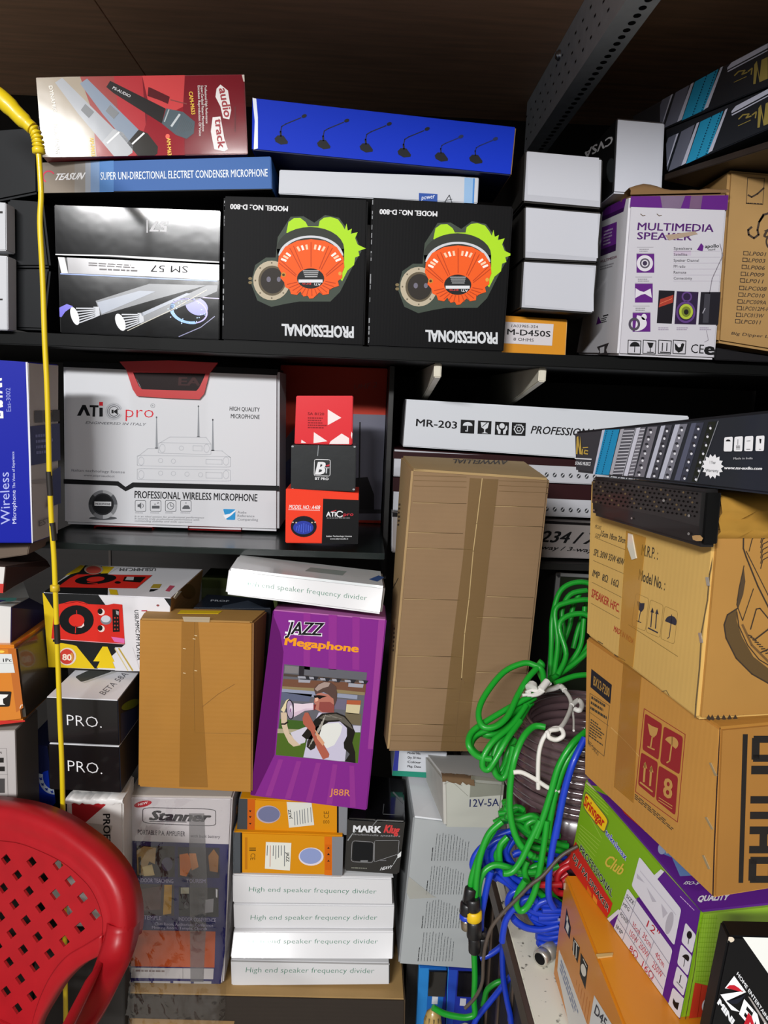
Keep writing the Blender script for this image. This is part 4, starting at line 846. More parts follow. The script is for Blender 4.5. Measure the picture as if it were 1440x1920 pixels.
# --- amplifier carton in clear plastic
c = Carton([(237, 1492), (436, 1495), (418, 1873), (233, 1863)], 1.3, .16, P('#c9c3c4'), drop=.402, bev=.003, mats={'F': M('#c9c3c6', .25, .5), 'T': P('#b0a8a0')}); sh = c.sheet(z=zw)
nv = P('#1d1c56')
sh.poly(P('#a02a30'), 1, 690, 178, 1300, 190, 1300, 208, 700, 198)
sh.ell(P('#b02430'), 1, 692, 262, 66, 22, rot=-12); sh.text('NEW', P('#e8d8d8'), 2, 660, 275, 728, 258, 658, 258, bold=.04)
sh.rrect(P('#2c2a30'), 1, (692, 288, 1224, 300, 1224, 425, 692, 402), .16, outline=1.2)
sh.text('Stanner', P('#2c2a30'), 1, 742, 378, 1180, 392, 752, 308, bold=.06, shear=.25); sh.line(P('#2c2a30'), 1, 6, 742, 388, 1010, 394)
sh.text('PORTABLE P.A. AMPLIFIER', P('#3a3640'), 1, 655, 484, 1000, 498, 656, 448, bold=.012); sh.text('with built battery', P('#3a3640'), 1, 1040, 505, 1255, 512, 1042, 482)
sh.poly(nv, 1, 572, 530, 1318, 556, 1290, 1340, 1250, 1645, 560, 1610)
ph = ((645, 565, 925, 790), (948, 575, 1252, 795), (648, 845, 922, 1072), (955, 868, 1245, 1080))
for (x0, y0, x1, y1), h in zip(ph, ('#2c2826', '#23202c', '#3a3034', '#1f2226')): sh.rect(P(h), 2, x0, y0, x1, y1, .02)
sh.poly(P('#a88a58'), 3, 648, 600, 700, 570, 790, 580, 780, 700, 740, 680, 700, 780, 655, 775); sh.poly(P('#3f3a30'), 4, 660, 650, 680, 640, 680, 770, 662, 772); sh.poly(P('#c8b27a'), 4, 690, 720, 760, 700, 780, 780, 700, 786); sh.ell(P('#4a4660'), 3, 870, 700, 40, 50)
sh.poly(P('#d87418'), 3, 960, 630, 1020, 620, 1060, 700, 1010, 790, 965, 780); sh.poly(P('#c88858'), 4, 1030, 620, 1080, 620, 1100, 720, 1050, 745); sh.poly(P('#8a5c30'), 3, 1170, 640, 1210, 590, 1245, 640, 1240, 760, 1180, 750)
sh.poly(P('#b88a28'), 3, 850, 850, 905, 850, 900, 1060, 840, 1070); sh.poly(P('#5c4440'), 3, 680, 880, 830, 860, 820, 1030, 690, 1040)
sh.rect(P('#b9b8a0'), 3, 970, 870, 1030, 915); sh.poly(P('#d6d6dc'), 3, 1225, 880, 1238, 885, 1236, 945, 1226, 940); sh.poly(P('#8d8c90'), 3, 1150, 960, 1210, 950, 1205, 1050, 1145, 1055); sh.ell(P('#5a5c60'), 3, 1010, 1000, 20, 24)
cp = P('#a9a4c4')
for t, a in (('INDOOR TEACHING', (652, 830, 915, 838, 652, 800)), ('TOURISM', (1010, 835, 1150, 838, 1010, 805)), ('TEMPLE', (700, 1102, 828, 1108, 700, 1072)), ('INDOOR CONFERENCE', (955, 1112, 1225, 1122, 955, 1084)), ('Class Room, Auditorium, Conference', (780, 1145, 1205, 1156, 780, 1122)), ('Meeting Room, Temple, Church', (760, 1170, 1160, 1180, 760, 1150))): sh.text(t, cp, 3, *a, bold=.01)
sh.poly(P('#b04a1a'), 2, 615, 1180, 1222, 1192, 1215, 1455, 600, 1445); sh.poly(P('#b9b4b4'), 2, 610, 1455, 1210, 1462, 1205, 1540, 605, 1530); sh.line(P('#7a7676'), 3, 3, 985, 1460, 985, 1535); sh.micro(P('#7a6a68'), 3, 640, 1465, 900, 1470, 640, 1490, 1)
for k, x in enumerate((625, 765, 915, 1065)):
    sh.poly(P('#a9a5a4'), 2, x, 1552, x+128, 1555, x+126, 1642, x-2, 1638); cx = x+62
    if k == 0: sh.ell(TXTK, 3, cx, 1585, 34, 16)
    if k == 1: sh.ell(TXTK, 3, cx, 1600, 44, 26, a0=180, a1=360)
    if k == 2:
        for xx in (cx-20, cx+20): sh.poly(P('#6c6866'), 3, xx-12, 1570, xx+12, 1572, xx+10, 1630, xx-10, 1630)
    if k == 3: sh.ell(TXTK, 3, cx, 1605, 40, 36, inner=.7, a0=-20, a1=200); sh.ell(TXTK, 3, cx, 1598, 22, 22, inner=.6)
tpz = c.part('tape', z=zw, label='strip of clear packing tape'); raised(tpz, M('#6f6e70', .25, .1, kind='tape'), .0005, 1030, 330, 1140, 330, 1165, 900, 1135, 1560, 1040, 1560)
wr = c.part('plastic_wrap', label='crinkled clear plastic wrap')
q = c.q; ex = (q[1]-q[0]).normalized(); ez = Vector((0, 0, 1)); rows = []
rw = random.Random(5)
for i in range(41):
    v = i/40; r_ = []
    for j in range(25):
        w = j/24; p = q[0].lerp(q[1], w).lerp(q[3].lerp(q[2], w), v*1.13)
        edge = max(0, abs(w-.5)*2-.9)*10
        p = p+ex*(w-.5)*.018+Vector((0, -.006-.032*v*v+edge*.012-.004*rw.random()*(1+2*v), 0)); r_.append(p)
    rows.append(r_)
wr.mb.grid(rows, M('#d8dcdc', .12, 0, kind='film'))
c.done('amplifier_carton', 'white and navy amplifier carton wrapped in clear plastic, right of the red chair')
# --- brown carton with tape
K2 = M('#a87428', .7, kind='kraft'); tape = M('#a0702c', .35, .1, kind='tape')
c = Carton([(262, 1160), (475, 1166), (473, 1487), (259, 1476)], 1.295, .075, K2, bev=.003, mats={'T': M('#a37a3c', .7, kind='kraft'), 'R': M('#8a6030', .7, kind='kraft')}, back=[(275, 1139), (501, 1144), None, None]); sh = c.part('tape', z=zp, label='brown packing tape down the middle')
raised(sh, tape, .0005, 1115, 470, 1215, 472, 1275, 1492, 1100, 1488)
gl = c.part('clear_tape', z=zp, label='shiny tape patch with its glare painted pale'); raised(gl, M('#cfc4ac', .12, .8, kind='tape'), .0008, 1120, 445, 1290, 448, 1285, 480, 1130, 475)  # pale patch paints the glare on the tape fold
ys = c.part('yellow_sticker', 'T', z=zp); raised(ys, P('#d0b020'), .0005, 1110, 408, 1365, 412, 1340, 430, 1090, 428)
sh = c.sheet(z=zp); sh.line(M('#6a4416', .8), 1, 3, 1195, 480, 1190, 800, 1196, 1150); sh.line(M('#7c5420', .8), 1, 3, 1440, 860, 1340, 920, 1240, 1000); sh.ell(P('#120c06'), 1, 1538, 477, 7, 5)
sh.line(M('#8f6628', .8), 1, 4, 1196, 1158, 1540, 1165)
for x, y in ((1195, 560), (1185, 580), (1125, 640), (1195, 775), (1125, 790)): sh.line(M('#e0cfa8', .3), 3, 4, x, y, x+14, y+3)
c.done('plain_carton', 'plain brown carton with a taped seam, left of the purple megaphone box')
# --- dark picture box and green board behind it
c = Carton([(362, 1139), (508, 1140), (508, 1230), (362, 1225)], 1.39, .15, P('#15171c'), mats={'T': M('#232a36', .25, .5)}, back=[(388, 1114), (512, 1124), None, None]); t = c.sheet('T', z=zo(340, 1040, 7.2))
t.text('PROF', P('#b9bfc8'), 1, 395, 630, 640, 640, 402, 608, bold=.02); t.poly(M('#46505f', .3, .4), 1, 560, 690, 900, 620, 1130, 720, 1080, 745, 520, 735); t.line(P('#c8ccd0'), 1, 10, 165, 722, 700, 735)
c.done('dark_box', 'dark glossy box lying behind the plain brown carton')
c = Carton([(378, 1083), (520, 1088), (520, 1300), (376, 1290)], 1.72, .1, P('#3c4420'), drop=0.0); sh = c.sheet(); sh.poly(P('#4a5236'), 1, 378, 1102, 520, 1107, 520, 1125, 378, 1120)
c.done('green_board', 'dull green board standing at the back behind the dark glossy box', 'board')
# --- purple megaphone box
zg = zo(400, 1040, 3.84); zh = zo(500, 1230, 6.5455)
c = Carton([(512, 1143), (725, 1162), (688, 1520), (469, 1492)], 1.30, .10, M('#7c1284', .42, .05), mats={'T': P('#b46aa8'), 'L': P('#5a0e60')}, bev=.002, back=[(520, 1133), None, None, None]); sh = c.sheet(z=zg)
s1, s2 = M('#8a2088', .35, .25), M('#94308f', .35, .25)
for a, b2, w0, w1 in ((690, 505, 40, 14), (880, 835, 50, 14), (1045, 950, 44, 14)):
    sh.poly(s1, 1, a-w0, 405+(a-430)*.08, a+w0*.4, 405+(a-430)*.08, b2+200+w1, 790, b2+200-w1, 790) if False else sh.poly(s1, 1, a-w0, 420, a+10, 424, a+6, 830, a-w0, 825)
for x0, x1 in ((470, 400), (600, 540), (740, 690), (860, 840), (980, 1010)): sh.poly(s1, 1, x0, 1470+(x0-450)*.09, x0+34, 1473+(x0-450)*.09, x1+16, 1722+(x1-265)*.13, x1-26, 1720+(x1-265)*.13)
sh.poly(s2, 1, 1190, 470, 1238, 472, 1150, 1400, 1112, 1398); sh.poly(P('#5c1060'), 1, 425, 420, 480, 560, 505, 700, 440, 1440, 300, 1730, 268, 1728)
for b_, m_, l_ in ((.085, P('#e8e4ee'), 2), (.03, TXTK, 3)): sh.text('JAZZ', m_, l_, 522, 570, 782, 580, 540, 478, bold=b_, shear=.12)
for a in ((520, 560, 560, 566), (585, 570, 625, 574), (655, 574, 715, 578), (722, 577, 780, 581), (545, 478, 580, 480)): sh.line(P('#e8e4ee'), 2, 14, *a)
sh.text('Megaphone', P('#e89820'), 2, 515, 648, 1040, 702, 524, 592, bold=.05)
sh.text('J88R', P('#d88a50'), 2, 838, 1728, 984, 1738, 842, 1680, bold=.01)
ph = c.sheet(z=zh)
pl = lambda h, l, *a: ph.poly(P(h), l, *a)
pl('#5f5f66', 1, 215, 100, 1232, 202, 1120, 1315, 110, 1215)
pl('#4d4038', 2, 210, 215, 1225, 300, 1222, 330, 207, 245); pl('#6e4a38', 2, 205, 280, 1222, 330, 1210, 470, 190, 385); pl('#8a7a58', 2.4, 192, 370, 870, 410, 1205, 445, 1203, 480, 190, 400)
pl('#8d93a8', 2, 190, 400, 560, 420, 900, 460, 1115, 480, 1110, 530, 860, 505, 560, 500, 185, 440)
pl('#5a6078', 2, 185, 440, 560, 470, 520, 560, 175, 540); pl('#6a6478', 2, 840, 520, 985, 530, 970, 660, 830, 650); pl('#a85838', 2, 985, 540, 1160, 545, 1150, 600, 980, 590); pl('#c8bc98', 2, 980, 590, 1150, 600, 1135, 715, 970, 700)
pl('#6a604a', 2, 960, 690, 1160, 710, 1150, 850, 980, 830); pl('#b9b8c8', 2, 1060, 850, 1155, 855, 1150, 940, 1060, 930)
pl('#3d5c22', 2, 165, 770, 480, 800, 470, 880, 440, 900, 150, 890); pl('#a49c80', 2, 135, 890, 480, 900, 470, 950, 132, 945); pl('#4a6420', 2, 132, 945, 500, 950, 460, 1245, 112, 1212); pl('#4a6420', 2, 1050, 935, 1150, 935, 1118, 1310, 1060, 1310)
pl('#28242a', 2.5, 400, 120, 465, 125, 455, 250, 395, 245); pl('#7a7678', 2.5, 225, 115, 395, 130, 390, 215, 218, 205)
for x, y, w in ((380, 245, 150), (520, 252, 90), (655, 268, 100), (800, 278, 90), (955, 290, 115), (1130, 300, 90)): pl('#28282e', 2.6, x+40, y-8, x+w+30, y+2, x+w, y+45, x+30, y+40); pl('#9c9ca6', 2.8, x, y, x+w*.62, y+3, x+w*.7, y+32, x+8, y+28)
pl('#9c9ca6', 2.9, 390, 285, 540, 295, 530, 328, 390, 322); pl('#9c9ca6', 2.9, 1005, 330, 1190, 345, 1180, 388, 1000, 375)
pl('#c9b49a', 3, 175, 690, 250, 690, 250, 840, 280, 950, 400, 1060, 420, 1090, 330, 1110, 270, 1060, 215, 950, 180, 830)     # far arm
pl('#c8c4d2', 3.2, 290, 940, 470, 870, 500, 870, 490, 960, 470, 1060, 400, 1080, 330, 1010)
pl('#c2bdd2', 3.4, 450, 1240, 500, 1020, 560, 860, 640, 690, 850, 700, 900, 800, 985, 880, 990, 1010, 960, 1290, 900, 1288); pl('#dadbd6', 3.6, 600, 890, 720, 830, 880, 815, 930, 860, 905, 960, 830, 1090, 740, 1130, 650, 1040)
pl('#1c1814', 4, 430, 975, 520, 860, 600, 770, 680, 700, 860, 690, 960, 730, 1040, 830, 1085, 930, 1050, 1060, 1085, 1180, 1090, 1310, 960, 1290, 1020, 1200, 950, 1130, 945, 1060, 985, 980, 985, 880, 900, 800, 760, 810, 640, 880, 560, 1020, 480, 1015)
pl('#5a554c', 4.4, 640, 760, 700, 720, 850, 705, 950, 745, 1030, 835, 1060, 900, 970, 840, 880, 780, 740, 790)
pl('#2a2520', 4, 500, 1040, 600, 870, 690, 830, 650, 960, 590, 1130, 540, 1155, 490, 1110)
for k in range(7): ph.line(P('#a8a49a'), 4.8, 8, 520+k*24, 1110-k*35, 590+k*22, 960-k*40)
for k in range(3): ph.line(P('#7d786e'), 4.8, 7, 690+k*40, 730-k*5, 800+k*60, 745+k*12)
pl('#a85a48', 5, 440, 760, 470, 690, 510, 690, 560, 790, 600, 870, 590, 950, 640, 1020, 700, 1080, 770, 1200, 760, 1240, 690, 1265, 620, 1130, 540, 920, 450, 830); pl('#d09a78', 5.4, 590, 890, 640, 960, 710, 1060, 690, 1100, 620, 1010)
pl('#b07060', 5, 580, 560, 600, 480, 640, 440, 760, 470, 835, 520, 820, 620, 830, 690, 680, 690, 620, 660, 575, 640, 600, 600)     # face
pl('#8a4640', 5.3, 650, 560, 780, 560, 830, 600, 825, 690, 690, 690, 640, 650); pl('#dca890', 5.5, 590, 500, 625, 500, 635, 540, 600, 560)
pl('#54403a', 5.6, 580, 400, 620, 350, 700, 312, 790, 322, 850, 370, 866, 450, 860, 540, 830, 610, 820, 520, 790, 500, 760, 470, 700, 440, 630, 455, 600, 470); pl('#a08c84', 5.8, 590, 400, 640, 345, 710, 315, 780, 325, 760, 370, 690, 390, 620, 430)
pl('#120c0c', 6, 575, 480, 640, 475, 740, 490, 690, 505, 650, 525, 625, 505, 590, 512); pl('#7a2c2c', 5.9, 575, 590, 610, 590, 590, 660, 575, 660)
pl('#dcc9d4', 6, 335, 575, 440, 585, 575, 570, 575, 655, 470, 665, 400, 710, 335, 745); pl('#cbb4c4', 6.2, 335, 690, 480, 640, 575, 640, 575, 655, 470, 668, 335, 745)
ph.ell(P('#1c1820'), 6.4, 288, 652, 48, 122, rot=-5); ph.ell(P('#a898ac'), 6.6, 288, 652, 38, 110, rot=-5); ph.ell(P('#d8ccd8'), 6.8, 300, 640, 16, 42); ph.ell(P('#8a5a8a'), 6.9, 296, 660, 8, 24)
pl('#d8c8a0', 5.5, 175, 660, 240, 540, 275, 520, 245, 620, 215, 690); ph.line(P('#1c1418'), 6, 18, 185, 830, 225, 830, 258, 805)
c.done('megaphone_box', 'purple box printed with a man using a megaphone, leaning in the middle')
# --- white divider box on top, and stack of four
zf = zo(420, 1460, 4.0); wf = P('#d8d8da'); tg = P('#4a7f68')
T = 'High end speaker frequency divider'
c = Carton([(429, 1066), (723, 1100), (716, 1153), (422, 1115)], atY(570, 1134, 1.275), .12, wf, yaw=1.2, tilt=19, flat=True, mats={'F': M('#d8d8da', .16, .5), 'T': M('#c4c9ca', .25, .4), 'R': P('#6a6460')}, bev=.004); sh = c.sheet(z=zo(400, 1040, 3.84))
sh.text(T, tg, 1, 218, 222, 1105, 330, 222, 184, bold=-.012)
t = c.sheet('T', z=zo(400, 1040, 3.84)); t.poly(P('#2a4a80'), 1, 1120, 178, 1190, 150, 1230, 165, 1180, 195); t.poly(P('#7a8682'), 1, 700, 92, 960, 120, 930, 150, 660, 118)
c.done('divider_box', 'white speaker divider box tilted on top of the purple megaphone box')
qs = [([(436, 1640), (736, 1648), (737.5, 1696), (436.5, 1693.5)], 0, (187, 845, 1142, 862, 190, 808)), ([(437.5, 1695), (741, 1698), (739, 1741.5), (439, 1741.5)], 0, (198, 1057, 1147, 1057, 202, 1020)),
      ([(438, 1746.5), (739, 1747), (737.5, 1799), (432, 1798)], 35, (182, 1235, 1152, 1236, 186, 1200)), ([(432.5, 1800), (731, 1806), (731, 1846.5), (434, 1849)], 0, (163, 1452, 1125, 1458, 168, 1412))]
for i, (q, tl, tx) in enumerate(qs):
    c = Carton(q, (1.30, 1.302, 1.30, 1.305)[i] if tl == 0 else atY(585, 1799, 1.268), .17, wf, tilt=tl, flat=True, bev=.002, mats={'R': P('#3a3836'), 'F': M('#dcdcde', .14, .6) if tl else wf}); sh = c.sheet(z=zf)
    sh.text(T, tg, 1, *tx, bold=-.012)
    if i == 0: f = c.part('lid_flap', 'T', z=zf); raised(f, P('#e4e4e6'), .001, 880, 735, 1270, 742, 1262, 712, 905, 708)
    if i == 3: sh.rect(P('#9b9a9a'), 1, 52, 1362, 1242, 1372, .02)  # grey strip paints the shadow cast by the overhanging third box
    c.done('divider_box', 'white speaker divider box, %s of the stack of four' % ('top', 'second', 'third and glossiest', 'bottom')[i], group='white speaker divider boxes in a stack of four')
# --- two orange microphone boxes
zj = zo(420, 1480, 6.0)
og, gy = P('#d08a10'), P('#7d7f84')
for i, (q, o) in enumerate((([(436.5, 1560), (644, 1567), (642, 1641.5), (436.5, 1637)], 0), ([(448, 1497), (652, 1505), (650, 1565.5), (444, 1558)], 1))):
    c = Carton(q, (1.30, 1.31)[i], .17, og, mats={'R': P('#1a1a1c'), 'L': gy}, bev=.002); sh = c.sheet(z=zj)
    if not o:
        sh.poly(P('#4a4e52'), 1, 100, 483, 195, 483, 188, 945, 100, 945); sh.rect(BLK, 2, 186, 490, 204, 935); sh.poly(gy, 1, 1215, 533, 1350, 533, 1340, 970, 1215, 968); sh.poly(P('#d46a10'), 1, 1130, 530, 1215, 533, 1215, 968, 1130, 962)
        sh.rect(P('#c8600c'), 2, 1140, 620, 1205, 905, .01); sh.rect(P('#b87210'), 1, 235, 540, 262, 900)
        for y, r_ in ((655, 10), (725, 12), (800, 10)): sh.poly(TXTK, 3, 1160, y+r_, 1175, y-r_, 1190, y+r_)
        sh.ell(P('#d8d0d8'), 2, 980, 755, 140, 102); sh.ell(P('#8a97c4'), 3, 975, 748, 122, 88)
        lb = c.part('label_sticker', z=zj); raised(lb, P('#dcdcd2'), .0003, 472, 590, 758, 602, 742, 912, 460, 890)
        for k, x in enumerate((490, 522, 556, 585, 615, 645, 680)): lb.line(P('#6a6e72') if k != 1 else P('#c08878'), 3, 8, x, 630, x-5+k, (740, 865, 745, 780, 765, 740, 860)[k])
        lb.text('JAZZ', TXTK, 3, 700, 705, 700, 812, 735, 705, bold=.02)
        for y in (760,): sh.text('CE', P('#5a4010'), 2, 300, 720, 296, 795, 355, 718, bold=-.01)
        sh.rect(P('#5a4010'), 2, 285, 655, 358, 665); sh.rect(P('#5a4010'), 2, 285, 675, 358, 690)
    else:
        sh.poly(P('#3e4246'), 1, 140, 60, 265, 70, 262, 470, 135, 465); sh.poly(gy, 1, 1290, 150, 1395, 155, 1385, 525, 1285, 520); sh.rect(BLK, 2, 1270, 150, 1290, 500); sh.poly(P('#c05a10'), 1, 265, 90, 350, 95, 345, 470, 262, 462)
        for y in (235, 300, 375): sh.poly(TXTK, 3, 280, y, 310, y, 295, y+20)
        sh.ell(P('#b0a0a8'), 2, 500, 280, 135, 100); sh.ell(P('#6c7090'), 3, 505, 278, 122, 88)
        lb = c.part('label_sticker', z=zj); raised(lb, P('#d2d2ca'), .0003, 705, 140, 985, 150, 1015, 400, 732, 430)
        for k, x in enumerate((790, 820, 850, 880, 905, 940, 975)): lb.line(P('#7a7e82'), 3, 8, x, 250-k*8, x+8, 400-k*6)
        lb.text('JAZZ', TXTK, 3, 765, 328, 748, 225, 735, 332, bold=.02)
        sh.text('CE', P('#5a4010'), 2, 1180, 325, 1180, 245, 1120, 325, bold=-.01)
        for x in (1125, 1150, 1175): sh.ell(P('#5a4010'), 2, x, 365, 9, 18, inner=.7)
    c.done('orange_box', ('orange box with a blue oval at its right end, lower of two', 'orange box with a blue oval at its left end, upper of two')[i])
# --- glossy black wrapped speaker box
zk = zo(640, 1440, 7.3846)
gb = M('#0c0c0e', .14, .7, kind='foil')
c = Carton([(651, 1535), (760, 1540), (748, 1641), (645, 1634)], 1.302, .16, gb, bev=.003, back=[(690, 1452), (757, 1460), None, None]); sh = c.sheet(z=zk)
sh.text('MARK', TXTW, 1, 165, 882, 545, 895, 172, 790, bold=.05); sh.text('Klug', P('#c84040'), 1, 590, 890, 800, 910, 600, 780, bold=.06, shear=.3); sh.text('multimedia speakers', P('#9a9a9c'), 1, 165, 928, 815, 955, 168, 900, bold=.0, shear=.3)
ol = P('#8a8a8c'); sh.rrect(ol, 1, (150, 1005, 450, 1025, 440, 1310, 135, 1295), .15, outline=1.0); sh.rrect(ol, 1, (460, 1005, 800, 1000, 785, 1190, 455, 1300), .06, outline=1.0)
sh.rrect(P('#17181a'), 1, (165, 1020, 440, 1035, 430, 1295, 150, 1280), .15); sh.rect(P('#7a7a7c'), 2, 265, 1275, 368, 1297); sh.micro(P('#77777a'), 2, 540, 1268, 630, 1268, 540, 1290, 1); sh.text('HEAVY', P('#d0d0d2'), 2, 535, 1415, 705, 1385, 545, 1370, bold=.04, shear=.3); sh.micro(P('#7a7a70'), 2, 140, 1365, 410, 1375, 140, 1395, 1)
sh.poly(P('#d6d8d8'), 2, 775, 1200, 830, 1150, 825, 1220, 780, 1250); sh.line(P('#b0b4b4'), 2, 8, 720, 1330, 780, 1230); sh.line(P('#8f9394'), 2, 14, 90, 1000, 160, 900, 200, 870); sh.line(P('#77797a'), 2, 12, 430, 800, 500, 715)  # pale streaks paint glare on the plastic wrap
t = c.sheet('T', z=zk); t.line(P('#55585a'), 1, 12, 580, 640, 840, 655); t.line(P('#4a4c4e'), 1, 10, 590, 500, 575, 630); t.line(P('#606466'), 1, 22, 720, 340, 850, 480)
c.done('speaker_box', 'glossy black plastic-wrapped speaker box on the white divider stack, below the purple box')
# --- carton at the bottom under the divider stack
an_ = atZ(600, 1871, atY(585, 1849, 1.305).z-.002)
c = Carton([(226, 1862), (760, 1874), (758, 2010), (226, 1998)], Vector((0, an_.y, 0)), .30, M('#2c231b', .75, kind='kraft'), mats={'T': M('#a58452', .75, kind='kraft'), 'R': M('#4a3a28', .75, kind='kraft')}, bev=.003); sh = c.part('base_edge', label='tan strip along the lower edge')
raised(sh, M('#8d6e44', .8, kind='kraft'), .001, 226, 1908, 440, 1914, 430, 1960, 226, 1955)
c.done('open_carton', 'large dark-fronted carton at the bottom, carrying the white divider stack')

# ================================================================== LOWER MIDDLE
# --- tall brown carton
zt_ = zo(700, 820, 3.0976)
KT = M('#84694a', .75, kind='kraft'); ttp = M('#7c6034', .4, .1, kind='tape')
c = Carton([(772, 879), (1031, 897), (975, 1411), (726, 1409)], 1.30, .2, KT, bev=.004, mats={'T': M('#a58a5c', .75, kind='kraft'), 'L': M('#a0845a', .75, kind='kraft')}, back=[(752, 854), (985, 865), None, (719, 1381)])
tp = c.part('tape', z=zt_, label='wide brown packing tape'); raised(tp, ttp, .0005, 560, 236, 726, 244, 640, 1000, 560, 1640, 555, 1822, 390, 1820, 460, 1180, 520, 700)
sh = c.sheet(z=zt_); dl = M('#6b5230', .8); ll = M('#b39a6c', .8)
sh.line(ll, 3, 5, 632, 238, 600, 500, 580, 660, 555, 940, 530, 1140, 512, 1400); sh.line(dl, 3, 3, 512, 1400, 490, 1600, 470, 1815)
for y, x0, x1 in ((375, 230, 540), (395, 700, 990), (510, 700, 985), (548, 205, 520), (640, 195, 570), (935, 180, 500), (920, 660, 930), (1040, 600, 920), (1265, 140, 520), (1360, 600, 890), (1450, 125, 480), (1660, 110, 470), (1530, 480, 700)):
    sh.line(dl, 1, 3, x0, y, (x0+x1)/2, y+6, x1, y+(x1-x0)*.02+4); sh.line(ll, 1, 2, x0, y+5, x1, y+10)
for y in (225, 262, 290, 322): sh.line(dl, 1, 3, 235, y-40, 540, y-32); sh.line(dl, 1, 3, 730, y-10, 1020, y)
for y in (1730, 1762): sh.line(dl, 1, 3, 100, y, 850, y+14)
sh.line(dl, 3, 6, 510, 1400, 530, 1425)
t = c.sheet('T', z=zo(840, 845, 10.2857)); t.text('AWWELLIAL', M('#33261a', .7), 1, 1160, 190, 100, 165, 1150, 270, bold=.03, shear=.2)
l = c.sheet('L', z=zt_); l.line(M('#3c2c1a', .8), 1, 4, 145, 818, 118, 870, 90, 940); l.micro(M('#4a3824', .8), 1, 148, 380, 160, 380, 140, 520, 6); l.micro(M('#4a3824', .8), 1, 118, 1100, 128, 1100, 112, 1250, 6)
c.done('tall_carton', 'tall brown carton with a wide taped seam, standing in the centre')
# --- small medicine-like box under it
z9 = zo(700, 1380, 7.2)
c = Carton([(741, 1406), (838, 1411), (834, 1460), (735, 1454)], 1.43, .12, P('#c9ccd2')); sh = c.sheet(z=z9)
sh.poly(P('#3a40a0'), 1, 290, 190, 350, 195, 330, 470, 255, 470); sh.poly(P('#2a8a72'), 2, 258, 465, 960, 500, 955, 580, 250, 540)
for k, t in enumerate(('Model No.', 'Qty. 50 Nos', 'Colour', 'Pkg. Date')): sh.text(t, TXTK, 2, 460, 240+k*60, 640, 250+k*60, 464, 210+k*60, bold=.02)
c.done('label_box', 'small white, blue and teal box under the tall brown carton')
# --- white 12 volt box
c = Carton([(831, 1458), (946, 1468), (938, 1549), (833, 1550)], 1.262, .17, P('#b4b5ab'), drop=.7485, bev=.005, mats={'T': P('#d9d8d4'), 'L': M('#bdbbb4', .6, kind='worn')}, back=[(797, 1414), (946, 1416), None, None]); z10 = zo(720, 1380, 3.5556); sh = c.sheet(z=z10)
sh.text('12V-5A', P('#2a3158'), 1, 570, 472, 765, 466, 572, 420, bold=.012)
tb = c.part('tape', z=z10, label='grey-green tape on the corner'); raised(tb, M('#7f8272', .35, .2, kind='tape'), .0005, 580, 262, 800, 290, 795, 392, 570, 408)
cr = c.part('torn_edge', z=z10, label='torn brown edge'); rows = []
for i in range(13):
    t = i/12; p = c.q[0].lerp(c.q[1], t*.52-.02); rows.append([p+Vector((random.uniform(-.002, .002), -.001-random.random()*.002, -.003-random.random()*.008)), p+Vector((0, -.003, .001)), p+Vector((0, .004, .002)), p+Vector((0, .012+random.random()*.006, .0008))])
cr.mb.grid(rows, M('#6a5238', .9, kind='worn'))
sh.line(P('#8d8c82'), 1, 3, 400, 320, 450, 300, 560, 400); sh.line(P('#8d8c82'), 1, 3, 440, 285, 520, 330)
c.done('battery_box', 'battered white box marked 12V-5A, under the tall brown carton')
# --- grey instruction-printed box
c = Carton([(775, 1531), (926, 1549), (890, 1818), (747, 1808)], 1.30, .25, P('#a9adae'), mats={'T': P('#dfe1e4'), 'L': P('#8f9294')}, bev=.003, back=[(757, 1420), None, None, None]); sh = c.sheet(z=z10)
tl = P('#4c5052')
rg = random.Random(11)
for gx, gy, gw, gh, n in ((335, 640, 235, 190, 13), (300, 855, 235, 200, 14), (270, 1085, 245, 195, 14), (245, 1300, 225, 200, 12)):
    for k in range(n):
        x = gx+gw*k/(n-1); f = (1 if k < n*.5 else 1-.05*(k-n*.5)); top = gy+gh*(1-f*rg.uniform(.9, 1)) if k else gy+gh*.55
        y = gy+gh; xx = x-18
        while y > top+6:
            d = rg.uniform(10, 34); sh.line(TXTK if k == 0 else tl, 1, 5 if k == 0 else 3.2, xx+(gy+gh-y)*.1, y, xx+(gy+gh-y+d)*.1, max(y-d, top)); y -= d+5
cl = c.part('clear_tape', z=z10, label='clear tape around the dented corner'); raised(cl, M('#c4c2b6', .15, .5, kind='tape'), .0006, 165, 935, 320, 1060, 350, 1075, 170, 1085, 150, 1040)
c.done('grey_box', 'tall grey box covered with rows of fine print, beside the hanging cables')
